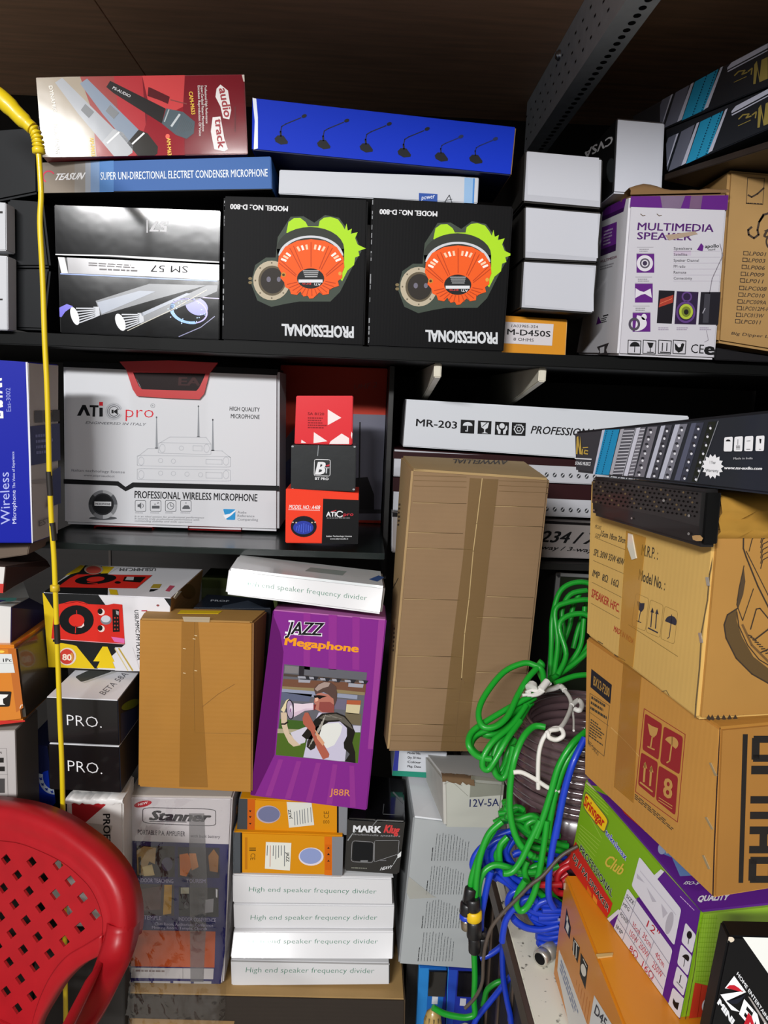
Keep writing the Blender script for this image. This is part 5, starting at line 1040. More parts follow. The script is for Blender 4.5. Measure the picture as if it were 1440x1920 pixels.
# --- blue blister packs at the bottom
z11 = zo(740, 1780, 5.1429)
for q, lb, s in (([(786, 1812), (838, 1816), (832, 2000), (777, 2000)], 'blue hanging blister pack with a dark window, left of two', 0), ([(840, 1816), (888, 1819), (886, 2000), (834, 2000)], 'blue hanging blister pack with a dark window, right of two', 1)):
    c = Carton(q, 1.352, .02, P('#1f66b8') if not s else P('#24339a'), mats={'L': P('#3a90d8')}); sh = c.sheet(z=z11)
    if not s: sh.poly(P('#2f86d0'), 1, 238, 180, 330, 180, 300, 720, 190, 720); sh.poly(P('#1d2a88'), 1, 500, 190, 540, 190, 500, 720, 440, 720); c.part('blister_window', z=z11); raised(Sheet(c.kids[-1][1], c.q[0], c.n, z11), M('#1c1a18', .12, .6), .006, 330, 195, 500, 200, 478, 435, 318, 428); sh.poly(P('#d4d6dc'), 2, 362, 452, 418, 456, 412, 528, 356, 524)
    else: sh.poly(P('#2a4cb8'), 1, 520, 195, 606, 200, 560, 720, 500, 720); c.part('blister_window', z=z11); raised(Sheet(c.kids[-1][1], c.q[0], c.n, z11), M('#16151a', .12, .6), .006, 612, 205, 752, 210, 748, 440, 596, 430); sh.poly(P('#c9c8d2'), 2, 632, 470, 690, 474, 684, 545, 626, 540)
    c.done('blister_pack', lb, 'package', 'blue blister packs at the bottom')
# ================================================================== RIGHT-HAND PILE
ANC = atY(1098, 1190, 1.037)          # shared far corner of the pile
KY = M('#b98f44', .7, kind='kraftv'); KO = M('#a8752c', .7, kind='kraftv')
zA = zo(1060, 860, 3.6923); zB = zo(1060, 1160, 3.4286); zC = zo(1000, 1480, 3.2727)
bkp = M('#3a3226', .7); rdp = M('#a83424', .6); nvp = M('#2a2a38', .6); ltape = M('#c08a18', .25, .4, kind='tape')
# --- upper speaker carton
c = Carton([(1107, 897), (1347, 930), (1309, 1352), (1098, 1190)], ANC, .325, M('#cda65c', .7, kind='kraftv'), yaw=-79, bev=.004, mats={'R': M('#a87a38', .75, kind='kraftv'), 'T': M('#a88042', .7, kind='kraft')}); sh = c.sheet(z=zA)  # left face lighter, end face darker: light from the left painted in
tp = c.part('tape', z=zA, label='shiny yellow tape'); raised(tp, ltape, .0006, 425, 500, 560, 545, 470, 1445, 370, 1390)
g = c.part('tape_curl', z=zA, label='loose clear tape end'); raised(g, M('#d8d2c0', .1, .8), .002, 445, 515, 470, 525, 500, 690, 470, 700, 440, 610)
sh.text('MFG. DATE', bkp, 1, 205, 480, 245, 492, 212, 455); sh.text('SIZE', bkp, 1, 207, 540, 240, 552, 213, 515); sh.text('15cm 18cm 20cm', bkp, 1, 245, 535, 418, 588, 252, 495, bold=.02)
sh.text('SPL 30W 35W 40W', bkp, 1, 195, 668, 404, 738, 204, 622, bold=.02); sh.text('IMP  8Ω  16Ω', bkp, 1, 188, 812, 366, 892, 196, 766, bold=.02)
sh.text('SPEAKER HFC.', rdp, 1, 180, 955, 372, 1065, 188, 898, bold=.03); sh.text('MADE IN INDIA', rdp, 1, 335, 1192, 470, 1285, 343, 1155, bold=.03)
for a in ((205, 545, 418, 632), (195, 705, 405, 796), (185, 855, 390, 960), (178, 1000, 375, 1110)): sh.line(M('#7a6436', .7), 1, 3, *a)
sh.text('M.R.P. :', bkp, 1, 527, 668, 640, 700, 534, 590, bold=.01); sh.text('Model No. :', bkp, 1, 508, 838, 688, 912, 516, 762, bold=.02)
fr = M('#8a7038', .7)
for x, y in ((490, 930), (590, 975), (690, 1020)): sh.rrect(fr, 1, (x, y, x+90, y+40, x+65, y+265, x-30, y+225), .12, outline=.6)
sh.poly(nvp, 1, 497, 985, 515, 990, 522, 1000, 550, 1000, 545, 1040, 528, 1062, 508, 1045); sh.line(nvp, 1, 5, 522, 1055, 508, 1130); sh.line(nvp, 1, 6, 495, 1122, 525, 1135)
for x, y in ((603, 1040), (635, 1050)): sh.line(nvp, 1, 7, x, y, x-10, y+125); sh.poly(nvp, 1, x-12, y+22, x+2, y-10, x+12, y+28)
sh.line(nvp, 1, 9, 575, 1172, 640, 1205); sh.ell(nvp, 1, 732, 1130, 40, 42, a0=175, a1=385, rot=12); sh.line(nvp, 1, 5, 738, 1080, 736, 1120, 720, 1235, 708, 1245)
sh.line(fr, 1, 4, 440, 1150, 780, 1370)
for a in ((225, 1255, 275, 1285), (340, 1350, 420, 1395)): sh.micro(bkp, 1, *a, a[0], a[1]+14, 1)
sh.line(M('#5a4a30', .8), 1, 4, 668, 1612, 700, 1605, 720, 1640); sh.line(M('#6a5636', .8), 1, 10, 1035, 640, 1000, 800, 985, 980, 945, 1200, 930, 1450, 905, 1700, 900, 1790)
for a in ((985, 820, 995, 880), (935, 1205, 948, 1275)):
    s = c.part('staple', z=zA, label='steel staple'); raised(s, M('#c9c4b8', .3, 0, .7), .0012, a[0]-8, a[1], a[0]+8, a[1], a[2]+8, a[3], a[2]-8, a[3])
sr = c.sheet('R', z=zA); dk = M('#33261a', .7); md = M('#6a4c26', .7)
sr.line(dk, 2, 10, 1403, 490, 1330, 478, 1260, 490, 1232, 530, 1230, 620, 1250, 680, 1330, 880, 1420, 1060)
sr.line(dk, 2, 6, 1270, 640, 1290, 560, 1320, 510, 1420, 510); sr.line(dk, 2, 6, 1250, 640, 1330, 800, 1420, 980); sr.poly(M('#4a3822', .7), 1, 1265, 495, 1420, 480, 1420, 520, 1330, 512, 1300, 540, 1250, 545)
for k in range(6): sr.line(dk, 2, 6, 1350, 720-k*36+40, 1365, 660-k*36+40, 1440, 620-k*36+40)
sr.poly(M('#4a3822', .7), 1, 1235, 760, 1210, 860, 1185, 980, 1195, 1040, 1230, 940, 1245, 850); sr.line(dk, 2, 6, 1235, 740, 1200, 900, 1185, 1010, 1225, 1120, 1300, 900)
sr.poly(M('#57411f', .7), 1, 1188, 1035, 1120, 1080, 1098, 1150, 1110, 1240, 1180, 1380, 1290, 1490, 1440, 1570, 1440, 1480, 1300, 1370, 1220, 1230, 1185, 1120)
sr.line(dk, 2, 9, 1190, 1035, 1120, 1080, 1097, 1150, 1110, 1240, 1180, 1380, 1290, 1490, 1440, 1575); sr.line(dk, 2, 7, 1185, 1060, 1200, 1160, 1260, 1290, 1340, 1390, 1440, 1450)
sr.line(md, 1, 16, 1225, 1150, 1290, 1290, 1440, 1440); sr.line(dk, 2, 8, 1280, 1180, 1320, 1040, 1345, 1035, 1440, 1150); sr.line(dk, 3, 10, 1310, 1250, 1440, 1150); sr.line(dk, 3, 9, 1350, 1340, 1440, 1300)
for k in range(9): sr.line(dk, 2, 8, 1265+k*15, 1220+k*16, 1290+k*15, 1230+k*14)
for y in (300, 375, 460): sr.line(M('#6a4a1c', .8), 1, 8, 1060, y+30, 1130, y+5, 1240, y+15, 1440, y+10)
for x in (985, 1010, 1050, 1090, 1130, 1170): sr.poly(dk, 1, x-10, 1800, x+6, 1770, x+22, 1800, x+14, 1812)
cr = c.part('crushed_edge', 'T', label='crushed cardboard top edge'); q1, b1 = c.q[1], c.b[1]; rows = []
for i in range(25):
    t = i/24; p = q1.lerp(b1, t); e = lambda a: random.uniform(-a, a)
    rows.append([p+c.n*e(.001)+Vector((0, -.001, -.045)), p+Vector((0, -.012+e(.003), -.034+e(.004))), p+Vector((0, -.004+e(.002), -.024)), p+Vector((0, -.013+e(.003), -.014+e(.004))), p+Vector((0, -.006, -.003+e(.003))), p+Vector((0, .012, .006+e(.002))), p+Vector((0, .05, .001))])
cr.mb.grid(rows, M('#b0822f', .75, kind='kraft'))
c.done('speaker_carton', 'worn yellow-brown carton with a speaker drawing, topmost carton of the right-hand pile')
# --- lower brown carton
c = Carton([(1098.5, 1194), (1351, 1365), (1338, 1686), (1095, 1453)], ANC-Vector((0, 0, .001)), .325, M('#bb863c', .7, kind='kraftv'), yaw=-76, bev=.003, mats={'R': M('#a06e2c', .75, kind='kraftv'), 'T': KO}); sh = c.sheet(z=zB); tn = M('#b98a48', .7); mr = M('#8e1c22', .55)  # lit left face and shaded end face get separate board colours
tp = c.part('tape', z=zB, label='wide amber packing tape'); raised(tp, M('#a8741c', .2, .5, kind='tape'), .0006, 378, 270, 492, 355, 470, 620, 440, 1185, 315, 1080, 345, 700)
sh.poly(P('#23222a'), 1, 168, 322, 300, 425, 290, 548, 163, 440); sh.text('BX12-F200', M('#a8803c', .6), 2, 182, 425, 284, 505, 186, 365, bold=.03)
sh.line(bkp, 1, 2.5, 160, 480, 150, 800, 250, 885, 285, 560, closed=True); sh.micro(bkp, 1, 170, 490, 280, 560, 160, 590, 3); sh.line(bkp, 1, 2, 155, 600, 280, 690); sh.micro(bkp, 1, 165, 640, 270, 715, 152, 760, 7, ragged=.6); sh.text('NET CARGO', bkp, 1, 145, 805, 212, 885, 148, 775)
sh.line(mr, 1, 4, 508, 578, 772, 745, 722, 1308, 452, 1112, closed=True)
for a in ((513, 608, 624, 678, 600, 910, 496, 840), (634, 690, 758, 760, 736, 1003, 610, 926), (488, 858, 596, 922, 576, 1157, 468, 1066), (602, 942, 726, 1017, 708, 1266, 583, 1166)): sh.rrect(mr, 1, a, .1)
sh.poly(tn, 2, 532, 672, 560, 690, 600, 705, 590, 745, 570, 765, 545, 745); sh.line(tn, 2, 9, 562, 755, 550, 830); sh.line(tn, 2, 9, 532, 822, 575, 842)
sh.ell(tn, 2, 684, 800, 46, 42, a0=180, a1=385, rot=30); sh.line(tn, 2, 9, 690, 760, 688, 800, 672, 915, 655, 925)
for x, y in ((515, 930), (555, 955)): sh.line(tn, 2, 13, x, y, x-8, y+118); sh.poly(tn, 2, x-14, y+26, x+2, y-12, x+14, y+34)
sh.line(tn, 2, 10, 484, 1052, 562, 1112); sh.text('8', tn, 2, 632, 1140, 685, 1160, 640, 1015, bold=.03)
sh.line(tn, 2, 5, 605, 1150, 690, 1205); sh.line(tn, 2, 5, 602, 1166, 688, 1222); sh.micro(bkp, 1, 448, 1122, 710, 1345, 446, 1160, 3, ragged=.3)
for a in ((935, 925, 972, 1010), (908, 1275, 950, 1355), (890, 1520, 930, 1610)):
    s = c.part('staple', z=zB); raised(s, M('#c4b48c', .3, 0, .6), .0012, a[0]-5, a[1], a[0]+7, a[1], a[2]+7, a[3], a[2]-5, a[3])
sh.line(M('#d0a868', .6), 1, 4, 295, 700, 400, 800, 475, 885); sh.line(M('#2c1408', .8), 1, 9, 998, 700, 975, 1100, 958, 1500, 950, 1780)
sr = c.sheet('R', z=zB); bt = M('#1a1512', .6)
sr.poly(bt, 1, 1140, 742, 1172, 742, 1142, 1698, 1112, 1698)
def blk(x0, y0, x1, y1): sr.poly(bt, 1, x0+(1700-y0)*.026, y0, x1+(1700-y0)*.026, y0, x1+(1700-y1)*.026, y1, x0+(1700-y1)*.026, y1)
for y in (1530, 752):                      # block capitals A H U J A, read upwards
    blk(1185, y, 1420, y+46); blk(1185, y+122, 1420, y+168); blk(1175, y+14, 1225, y+154); blk(1300, y+46, 1345, y+122)
blk(1175, 1335, 1420, 1385); blk(1175, 1460, 1420, 1508); blk(1240, 1385, 1290, 1460)
blk(1175, 1140, 1420, 1188); blk(1175, 1240, 1420, 1288); blk(1375, 1188, 1420, 1240); blk(1175, 945, 1420, 1000); blk(1290, 1058, 1420, 1112); blk(1375, 1000, 1420, 1058)
c.done('speaker_carton', 'brown carton with dark red handling symbols, middle of the right-hand pile')
# --- green and purple speaker carton on the counter
GA = atY(1098, 1462, 1.029)
gq = [(1097, 1459), (1316, 1710), (1275, 1914), (1067, 1620)]
gr, pp, wl = P('#7cab1c'), P('#5a1f86'), P('#dcdae2')
c = Carton(gq, GA, .29, gr, yaw=-80, drop=.8145, bev=.003, mats={'T': P('#5e2488'), 'R': M('#86b020', .45, .1), 'K': gr}); sh = c.sheet(z=zC)
for k in range(8): sh.line(P('#98bc40'), 1, 5, 292+(-k*3), 60+k*42 if k < 1 else 200+k*18, 420-k*8, 300+k*22)
for k in range(4): sh.line(P('#9ac23a'), 1, 5, 320, 0+k*16-30, 460, 90+k*22)
sh.poly(P('#c82a22'), 2, 262, 320, 295, 390, 488, 700, 472, 756, 430, 815, 300, 640, 215, 500, 180, 480)
sh.poly(P('#d86a20'), 2.3, 335, 590, 360, 640, 352, 735, 325, 690); sh.poly(P('#e08a30'), 2.3, 370, 640, 395, 680, 385, 775, 362, 735); sh.ell(P('#1a1210'), 2.5, 322, 645, 9, 18)
sh.poly(wl, 2, 785, 490, 805, 505, 760, 555, 740, 530); sh.poly(wl, 2, 430, 815, 525, 735, 540, 750, 440, 840)
sh.poly(pp, 1.5, 805, 500, 1028, 745, 900, 1460, 760, 1500, 440, 835, 530, 745, 630, 680, 760, 550)
sh.rrect(wl, 3, (655, 412, 912, 735, 868, 960, 606, 592), .06); 
for a in ((640, 515, 690, 575, 640, 545), (700, 600, 760, 690, 735, 690), (790, 700, 830, 760, 800, 790)): sh.poly(P('#bdb9c4'), 4, *a)
sh.ell(P('#b4b0ba'), 4, 840, 820, 22, 70, rot=12); sh.line(P('#c4c0cc'), 4, 4, 660, 500, 880, 770)
sh.line(pp, 3.4, 12, 640, 670, 860, 965)
sh.rrect(wl, 3, (582, 605, 858, 985, 772, 1372, 478, 905), .04)
ln = P('#8d8898')
for a in ((560, 660, 838, 1070), (540, 730, 815, 1150), (520, 790, 800, 1225), (498, 850, 785, 1300)): sh.line(ln, 4, 3, *a)
sh.line(ln, 4, 3, 640, 670, 540, 960); sh.line(ln, 4, 3, 665, 850, 620, 950); sh.line(ln, 4, 3, 745, 930, 690, 1080)
rd2 = P('#b8283a')
sh.text('12"', rd2, 4, 697, 840, 768, 915, 712, 800, bold=.0)
for t, a in (('SIZE', (572, 660, 618, 710, 580, 640)), ('MFG', (552, 712, 590, 750, 560, 692)), ('POWER', (535, 775, 582, 830, 543, 752)), ('IMP', (510, 850, 548, 898, 518, 826))): sh.text(t, TXTK, 4, *a)
for t, a in (('35cm', (608, 838, 655, 895, 618, 808)), ('150W', (592, 890, 640, 950, 602, 858)), ('35cm', (672, 905, 722, 975, 684, 872)), ('200W', (650, 965, 705, 1040, 662, 930)), ('40cm', (750, 1020, 802, 1095, 762, 988)), ('250W', (732, 1085, 790, 1160, 744, 1050)), ('8Ω', (592, 985, 640, 1045, 602, 950)), ('16Ω', (668, 1085, 735, 1175, 680, 1050)), ('SPEAKER  HFC', (530, 1000, 700, 1235, 542, 968))): sh.text(t, rd2, 4, *a, bold=.0)
for k, (a, gphx) in enumerate((((938, 815, 1003, 895, 978, 1008, 912, 935), 0), ((910, 948, 978, 1022, 952, 1145, 886, 1068), 1), ((886, 1082, 952, 1158, 925, 1270, 860, 1192), 2), ((860, 1212, 935, 1290, 905, 1408, 828, 1330), 3))):
    sh.rrect(wl, 3, a, .14); cx, cy = sum(a[0::2])/4, sum(a[1::2])/4
    if k == 0: sh.ell(TXTK, 4, cx+5, cy-20, 16, 24); sh.line(TXTK, 4, 4, cx+3, cy, cx-3, cy+35)
    if k == 1: sh.ell(TXTK, 4, cx+5, cy-5, 24, 30, a0=190, a1=370, rot=30); sh.line(TXTK, 4, 4, cx+4, cy-5, cx-4, cy+40)
    if k == 2: sh.line(TXTK, 4, 6, cx+6, cy-35, cx-4, cy+10); sh.line(P('#8a8a92'), 4, 6, cx-20, cy+5, cx+15, cy+45)
    if k == 3: sh.poly(TXTK, 4, cx-18, cy-30, cx-4, cy-5, cx+18, cy+0, cx+8, cy+45, cx-12, cy+25, cx-22, cy)
sh.rrect(P('#6a6a3a'), 3, (322, 2, 470, 190, 440, 278, 306, 112), .2); sh.rrect(P('#f0c818'), 3.4, (326, 14, 462, 188, 436, 266, 311, 108), .2)
sh.text('Srinngar', P('#c02414'), 4, 312, 92, 432, 238, 326, 30, bold=.04, shear=.1)
sh.text('teknimax', P('#e6e6f2'), 3, 444, 275, 570, 438, 454, 238, bold=.07); sh.text('teknimax', P('#3a3ab0'), 3.6, 444, 275, 570, 438, 454, 238, bold=.02)
sh.text('Club', P('#d8b84a'), 3, 437, 460, 540, 530, 470, 395, bold=.03, shear=.2)
for b_, m_, l_ in ((.06, P('#d8dcc8'), 3), (.02, TXTK, 3.6)):
    sh.text('PROFESSIONAL', m_, l_, 286, 378, 484, 662, 296, 338, bold=b_); sh.text('DJ / PA SPEAKER', m_, l_, 244, 425, 460, 752, 254, 392, bold=b_)
t = c.sheet('T', z=zC); 
t.poly(gr, 1, 300, -30, 470, -10, 560, 55, 500, 60); t.poly(P('#c8361c'), 1, 490, 45, 560, 60, 740, 270, 690, 262, 560, 150); t.poly(P('#e8a818'), 1.5, 580, 150, 690, 200, 712, 240, 690, 265); t.poly(P('#2a5ac0'), 2, 530, 80, 560, 82, 582, 112, 545, 118); t.line(P('#e8e4e0'), 2, 5, 520, 78, 580, 85)
t.poly(P('#6a8ac0'), 1.5, 770, 335, 800, 330, 900, 440, 980, 530, 900, 535, 850, 420, 800, 400); t.ell(P('#a4b0d0'), 2, 788, 368, 24, 34); t.ell(P('#d8b890'), 2.2, 820, 380, 9, 18)
t.text('ISO-9', wl, 2, 920, 585, 1010, 590, 935, 565, bold=.03, shear=.2); t.text('QUALITY', wl, 2, 1005, 690, 1190, 680, 1020, 655, bold=.06)
sh.line(P('#c9b89c'), 2, 10, 330, -40, 560, 150, 800, 480, 1030, 740); sh.micro(P('#c9a8d8'), 2.4, 905, 650, 1005, 750, 903, 662, 1)
sr = c.sheet('R', z=zo(1280, 1640, 6.8571))
for k in range(14): sr.line(P('#6d961a'), 1, 4, 225-k*5, 560+k*62, 450-k*3, 560+k*62)
for k in range(7): sr.line(P('#6d961a'), 1, 3, 255+k*30, 520, 165+k*30, 1390)
sr.line(P('#d8d6d0'), 3, 22, 1500, 712, 620, 705, 545, 730, 485, 800, 440, 980, 430, 1080, 440, 1160)
sr.poly(P('#c8a018'), 2, 1600, 720, 620, 715, 555, 735, 500, 800, 455, 980, 440, 1160, 400, 1600, 1600, 1600); sr.poly(P('#c8501c'), 2.4, 650, 760, 870, 765, 860, 800, 640, 795)
sr.poly(P('#b83420'), 1.6, 155, 1385, 400, 1440, 330, 1950, 60, 1950); sr.ell(P('#d8d8dc'), 2.6, 320, 1690, 78, 105); sr.ell(P('#1c4aa0'), 3, 325, 1690, 64, 95)
for x in (240, 330): sr.line(P('#8a2414'), 1.9, 8, x, 1420, x-70, 1950)
sr.line(P('#4a3a2a'), 3, 8, 215, 560, 150, 1200, 20, 1900)
c.done('speaker_carton', 'green and purple speaker carton under the brown one with red symbols')
# --- black player box leaning in front of the green carton
zZ = zo(1280, 1640, 6.8571)
za_ = atY(1365, 1757, .67)
c = Carton([(1366, 1756), (1520, 1760), (1496, 2010), (1314, 2006)], za_, .025, M('#0c0c0e', .5, 0, spec=.2), yaw=-8, bev=.002, drop=ZT); sh = c.sheet(z=zZ)
sh.poly(P('#e2e3de'), 1, 772, 800, 1640, 800, 1640, 2060, 1100, 1270)
sh.ell(P('#d6c8b4'), 2, 590, 830, 72, 40); sh.poly(BLK, 3, 560, 850, 590, 838, 615, 865, 570, 872)
sh.text('HOME ENTERTAINMENT', TXTW, 2, 690, 1278, 1200, 2040, 712, 1240, bold=.02)
sh.poly(WHT, 2, 660, 1296, 812, 1505, 560, 1620, 735, 1760, 625, 1735, 482, 1535, 790, 1490, 540, 1455); sh.poly(P('#b81c2c'), 3, 555, 1450, 600, 1412, 660, 1412, 720, 1450, 775, 1502, 640, 1470); sh.poly(P('#1a1c28'), 3, 560, 1610, 650, 1600, 740, 1570, 810, 1520, 760, 1600, 700, 1650, 630, 1652)
sh.text('EN', WHT, 3, 735, 1790, 1020, 2120, 800, 1600, bold=.06); sh.text('N', P('#b81c2c'), 4, 790, 1930, 960, 2120, 850, 1770, bold=.05)
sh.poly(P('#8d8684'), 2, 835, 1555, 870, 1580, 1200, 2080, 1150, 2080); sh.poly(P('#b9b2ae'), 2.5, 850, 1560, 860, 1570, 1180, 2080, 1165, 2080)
sh.text('MINI 01', TXTW, 2, 445, 1650, 740, 2080, 480, 1590, bold=.07)
c.done('player_box', 'black box with white and red lettering in front of the green speaker carton')
# --- orange carton on the counter
OA = atZ(1037, 1826, ZT+.0005)
orr = M('#d08014', .4, .15)
c = Carton([], OA, .27, orr, yaw=-89, bev=.003, q3=[(.322, 1.036, .8135), (.3165, .73, .8135), (.3115, .73, ZT), (.3165, 1.036, ZT)], mats={'T': M('#d8861c', .4, .15)}); z12 = zo(1000, 1480, 3.2727); sh = c.sheet(z=z12)
bw = P('#24211e'); ww = P('#dcd6c8')
for a in ((205, 728, 232, 850, 224, 920, 190, 850), (247, 905, 287, 972, 272, 1068, 240, 985), (292, 1002, 337, 1082, 320, 1228, 285, 1132)): sh.poly(bw, 1, *a)
sh.poly(ww, 2, 210, 800, 222, 840, 215, 890, 200, 850); sh.poly(ww, 2, 208, 770, 216, 790, 212, 830, 205, 800)
for x, y in ((252, 945), (268, 965)): sh.line(ww, 2, 5, x, y-10, x-4, y+70)
sh.line(ww, 2, 5, 255, 925, 280, 965); sh.ell(ww, 2, 310, 1110, 15, 40, rot=-10); sh.line(ww, 2, 4, 308, 1040, 330, 1090)
for k in range(9): sh.line(M('#b86a0c', .5), 1, 4, 268+k*16, 1170+k*26, 245+k*16, 1330+k*26)
l1 = c.part('label_sticker', z=z12); raised(l1, P('#d8d6d0'), .0004, 160, 985, 215, 1120, 330, 1440, 320, 1580, 220, 1440, 150, 1110)
l1.micro(P('#8a92a8'), 4, 175, 1040, 290, 1390, 165, 1110, 3)
l2 = c.part('label_sticker', z=z12); raised(l2, P('#d6d8d6'), .0004, 376, 1265, 520, 1500, 500, 1720, 345, 1450); l2.text('D45', nvp, 4, 378, 1372, 445, 1470, 392, 1318, bold=.02)
fl_ = c.part('lid_flap', 'T', z=z12, label='orange lid flap with a bare cardboard edge'); raised(fl_, M('#c8a468', .8, kind='kraft'), .002, 385, 1020, 490, 1012, 485, 1030, 395, 1040)
s = c.part('staple', z=z12); raised(s, M('#e8e0d0', .3, 0, .6), .001, 190, 575, 198, 575, 196, 615, 188, 612); s = c.part('staple', z=z12); raised(s, M('#e8e0d0', .3, 0, .6), .001, 155, 790, 165, 792, 162, 810, 154, 808)
c.done('orange_carton', 'orange carton with black symbol panels, at the front corner of the counter')
# --- perforated black metal grille hung on the top carton
GA2 = ANC-c.n*0+Vector((-math.cos(R(11))*.0, 0, 0))
n79 = Vector((math.sin(R(-79)), -math.cos(R(-79)), 0))
c = Carton([(1109, 893), (1322, 917), (1313, 1027), (1109, 966)], ANC+n79*.026, .022, M('#141212', .45, .2), yaw=-79, bev=.004, mats={'R': P('#0c0c0c')}); sh = c.sheet(z=zA)
hl = P('#050505'); hl2 = M('#3a3733', .4, .2)
mp = c.part('perforated_panel', z=zA, label='perforated diamond mesh'); raised(mp, M('#1e1c1b', .4, .2), .0008, 195, 150, 950, 235, 930, 470, 640, 395, 190, 305)
for r_ in range(7):
    for k in range(24 if r_ < 6 else 12):
        x = 205+k*31+(r_ % 2)*15; y = 160+r_*27+(x-190)*.115+(x-190)*r_*.006
        if x < 925 and y < 300+(x-190)*.21: mp.poly(hl if (k*7+r_*3) % 5 else P('#6a5a40'), 5, x, y-9, x+9, y, x, y+9, x-9, y)
for k, (x, y) in enumerate(((205, 357), (467, 413), (865, 395), (863, 520), (690, 290))):
    rv = c.part('rivet', z=zA); rv.ell(M('#b9b9b4', .25, 0, .8), 6, x, y, 9 if k > 1 else 6, 10 if k > 1 else 7, n=10)
kb_ = c.part('rubber_foot', z=zA); raised(kb_, M('#b08a5a', .6), .006, 915, 535, 935, 530, 955, 550, 945, 570, 920, 560)
c.done('metal_grille', 'black perforated metal panel hung over the top of the speaker-drawing carton', 'metal panel')
# --- flat black amplifier box on top
AA = atY(1083, 880, 1.017)
zN = zo(1080, 780, 4.0)
c = Carton([(1076, 809), (1560, 756), (1560, 942), (1078, 885)], AA, .28, M('#20242a', .4, .2), yaw=-74, bev=.003, mats={'T': DK, 'L': M('#b08a50', .8, kind='kraft')}); sh = c.sheet(z=zN)
gd = P('#b89a48')
sh.poly(gd, 2, 2, 285, 8, 160, 20, 150, 28, 240, 34, 150, 46, 285, 30, 288, 18, 220, 14, 288); sh.line(gd, 2, 8, 48, 290, 52, 250); sh.line(gd, 2, 9, 92, 262, 70, 258, 64, 280, 90, 285); sh.line(gd, 2, 7, 55, 238, 92, 235)
sh.line(TXTW, 2, 8, -4, 318, 118, 324); sh.text('SONG MUSICS', TXTW, 2, -4, 365, 112, 372, -2, 340, bold=.04, shear=.2)
def band(m, l, x0, x1, x2, x3, y0, y1): sh.poly(m, l, x0, y0, x1, y0-4, x2, y1+3, x3, y1)
wv = P('#b9bccc')
band(wv, 1, 198, 218, 145, 128, 106, 435); band(P('#1f86b4'), 1, 218, 328, 248, 142, 104, 438)
for f in (.15, .55):
    for k in range(20): t = k/19; x = 218+110*f-80*t; y = 112+315*t; sh.poly(P('#0c3a58'), 2, x-3, y, x+3, y-2, x+2, y+7, x-4, y+8)
specs = ((335, 362, 275, 252, '#a4a4ac', 0), (362, 445, 350, 275, '#55555c', 1), (445, 452, 352, 346, '#a4a4ac', 0), (455, 485, 388, 358, '#c4c4d0', 0), (485, 525, 432, 392, '#6a6870', 1), (540, 612, 512, 438, '#6e6c74', 2), (640, 672, 558, 526, '#b4b6c4', 0), (672, 722, 612, 560, '#4a4a52', 2), (745, 782, 655, 622, '#b4b6c4', 0), (782, 838, 706, 658, '#75757f', 2), (868, 905, 780, 738, '#55586a', 0), (905, 962, 826, 784, '#3d3f4c', 2), (995, 1055, 915, 868, '#23261f', 2))
for x0, x1, x2, x3, h, kd in specs:
    y0 = 100-(x0-335)*.085; y1 = 438+(x3-252)*.088; band(P(h), 1, x0, x1, x2, x3, y0, y1)
    if kd:
        for k in range(14):
            t = (k+.5)/14; xx = x0+(x3-x0)*t; w = x1-x0; y = y0+(y1-y0)*t
            if kd == 1: sh.poly(P('#c4c4cc'), 2, xx+2, y, xx+w-3, y-4, xx+w-3, y+4, xx+2, y+7)
            elif k % 2: sh.ell(P('#dcdce2'), 2.5, xx+w*.45+(k % 3)*4, y, 9, 10, n=8); sh.ell(P('#2e2e34'), 2, xx+w*.45, y-18, 13, 10, n=8)
sh.line(P('#8d8f94'), 2, 5, 1070, 38, 908, 490)
pts = []
for k in range(28): r_ = 84 if k % 2 == 0 else 64; pts += [1030+r_*math.cos(R(k*360/28)), 378+r_*1.12*math.sin(R(k*360/28))]
sh.poly(WHT, 3, *pts); sh.text('1 Year', TXTK, 4, 1010, 358, 1055, 360, 1010, 335); sh.text('Warranty', TXTK, 4, 978, 418, 1075, 422, 978, 395)
for k, x in enumerate((1114, 1190, 1268, 1352)):
    sh.rrect(WHT, 3, (x+4, 160-k*3, x+68, 155-k*3, x+62, 266-k, x-2, 266-k), .14)
    if k == 0: sh.ell(TXTK, 4, x+34, 190, 18, 14, a0=180, a1=360)
    if k == 1: sh.line(TXTK, 4, 3, x+32, 175, x+30, 215); [sh.line(TXTK, 4, 4, x+18, y, x+46, y) for y in (225, 236, 247)]
    if k == 2: sh.line(TXTK, 4, 3, x+20, 188, x+46, 186); sh.line(TXTK, 4, 4, x+18, 250, x+44, 250)
    if k == 3: sh.poly(TXTK, 4, x+30, 170, x+46, 172, x+42, 205, x+34, 205); sh.line(TXTK, 4, 3, x+28, 250, x+42, 250)
sh.text('Made in India', P('#b4b4b8'), 3, 1186, 326, 1330, 324, 1188, 310, bold=.02); sh.text('www.nx-audio.com', WHT, 3, 1118, 398, 1400, 404, 1120, 376, bold=.05, shear=.2)
c.done('amplifier_box', 'long black box with a cyan stripe and white starburst, atop the right-hand pile')
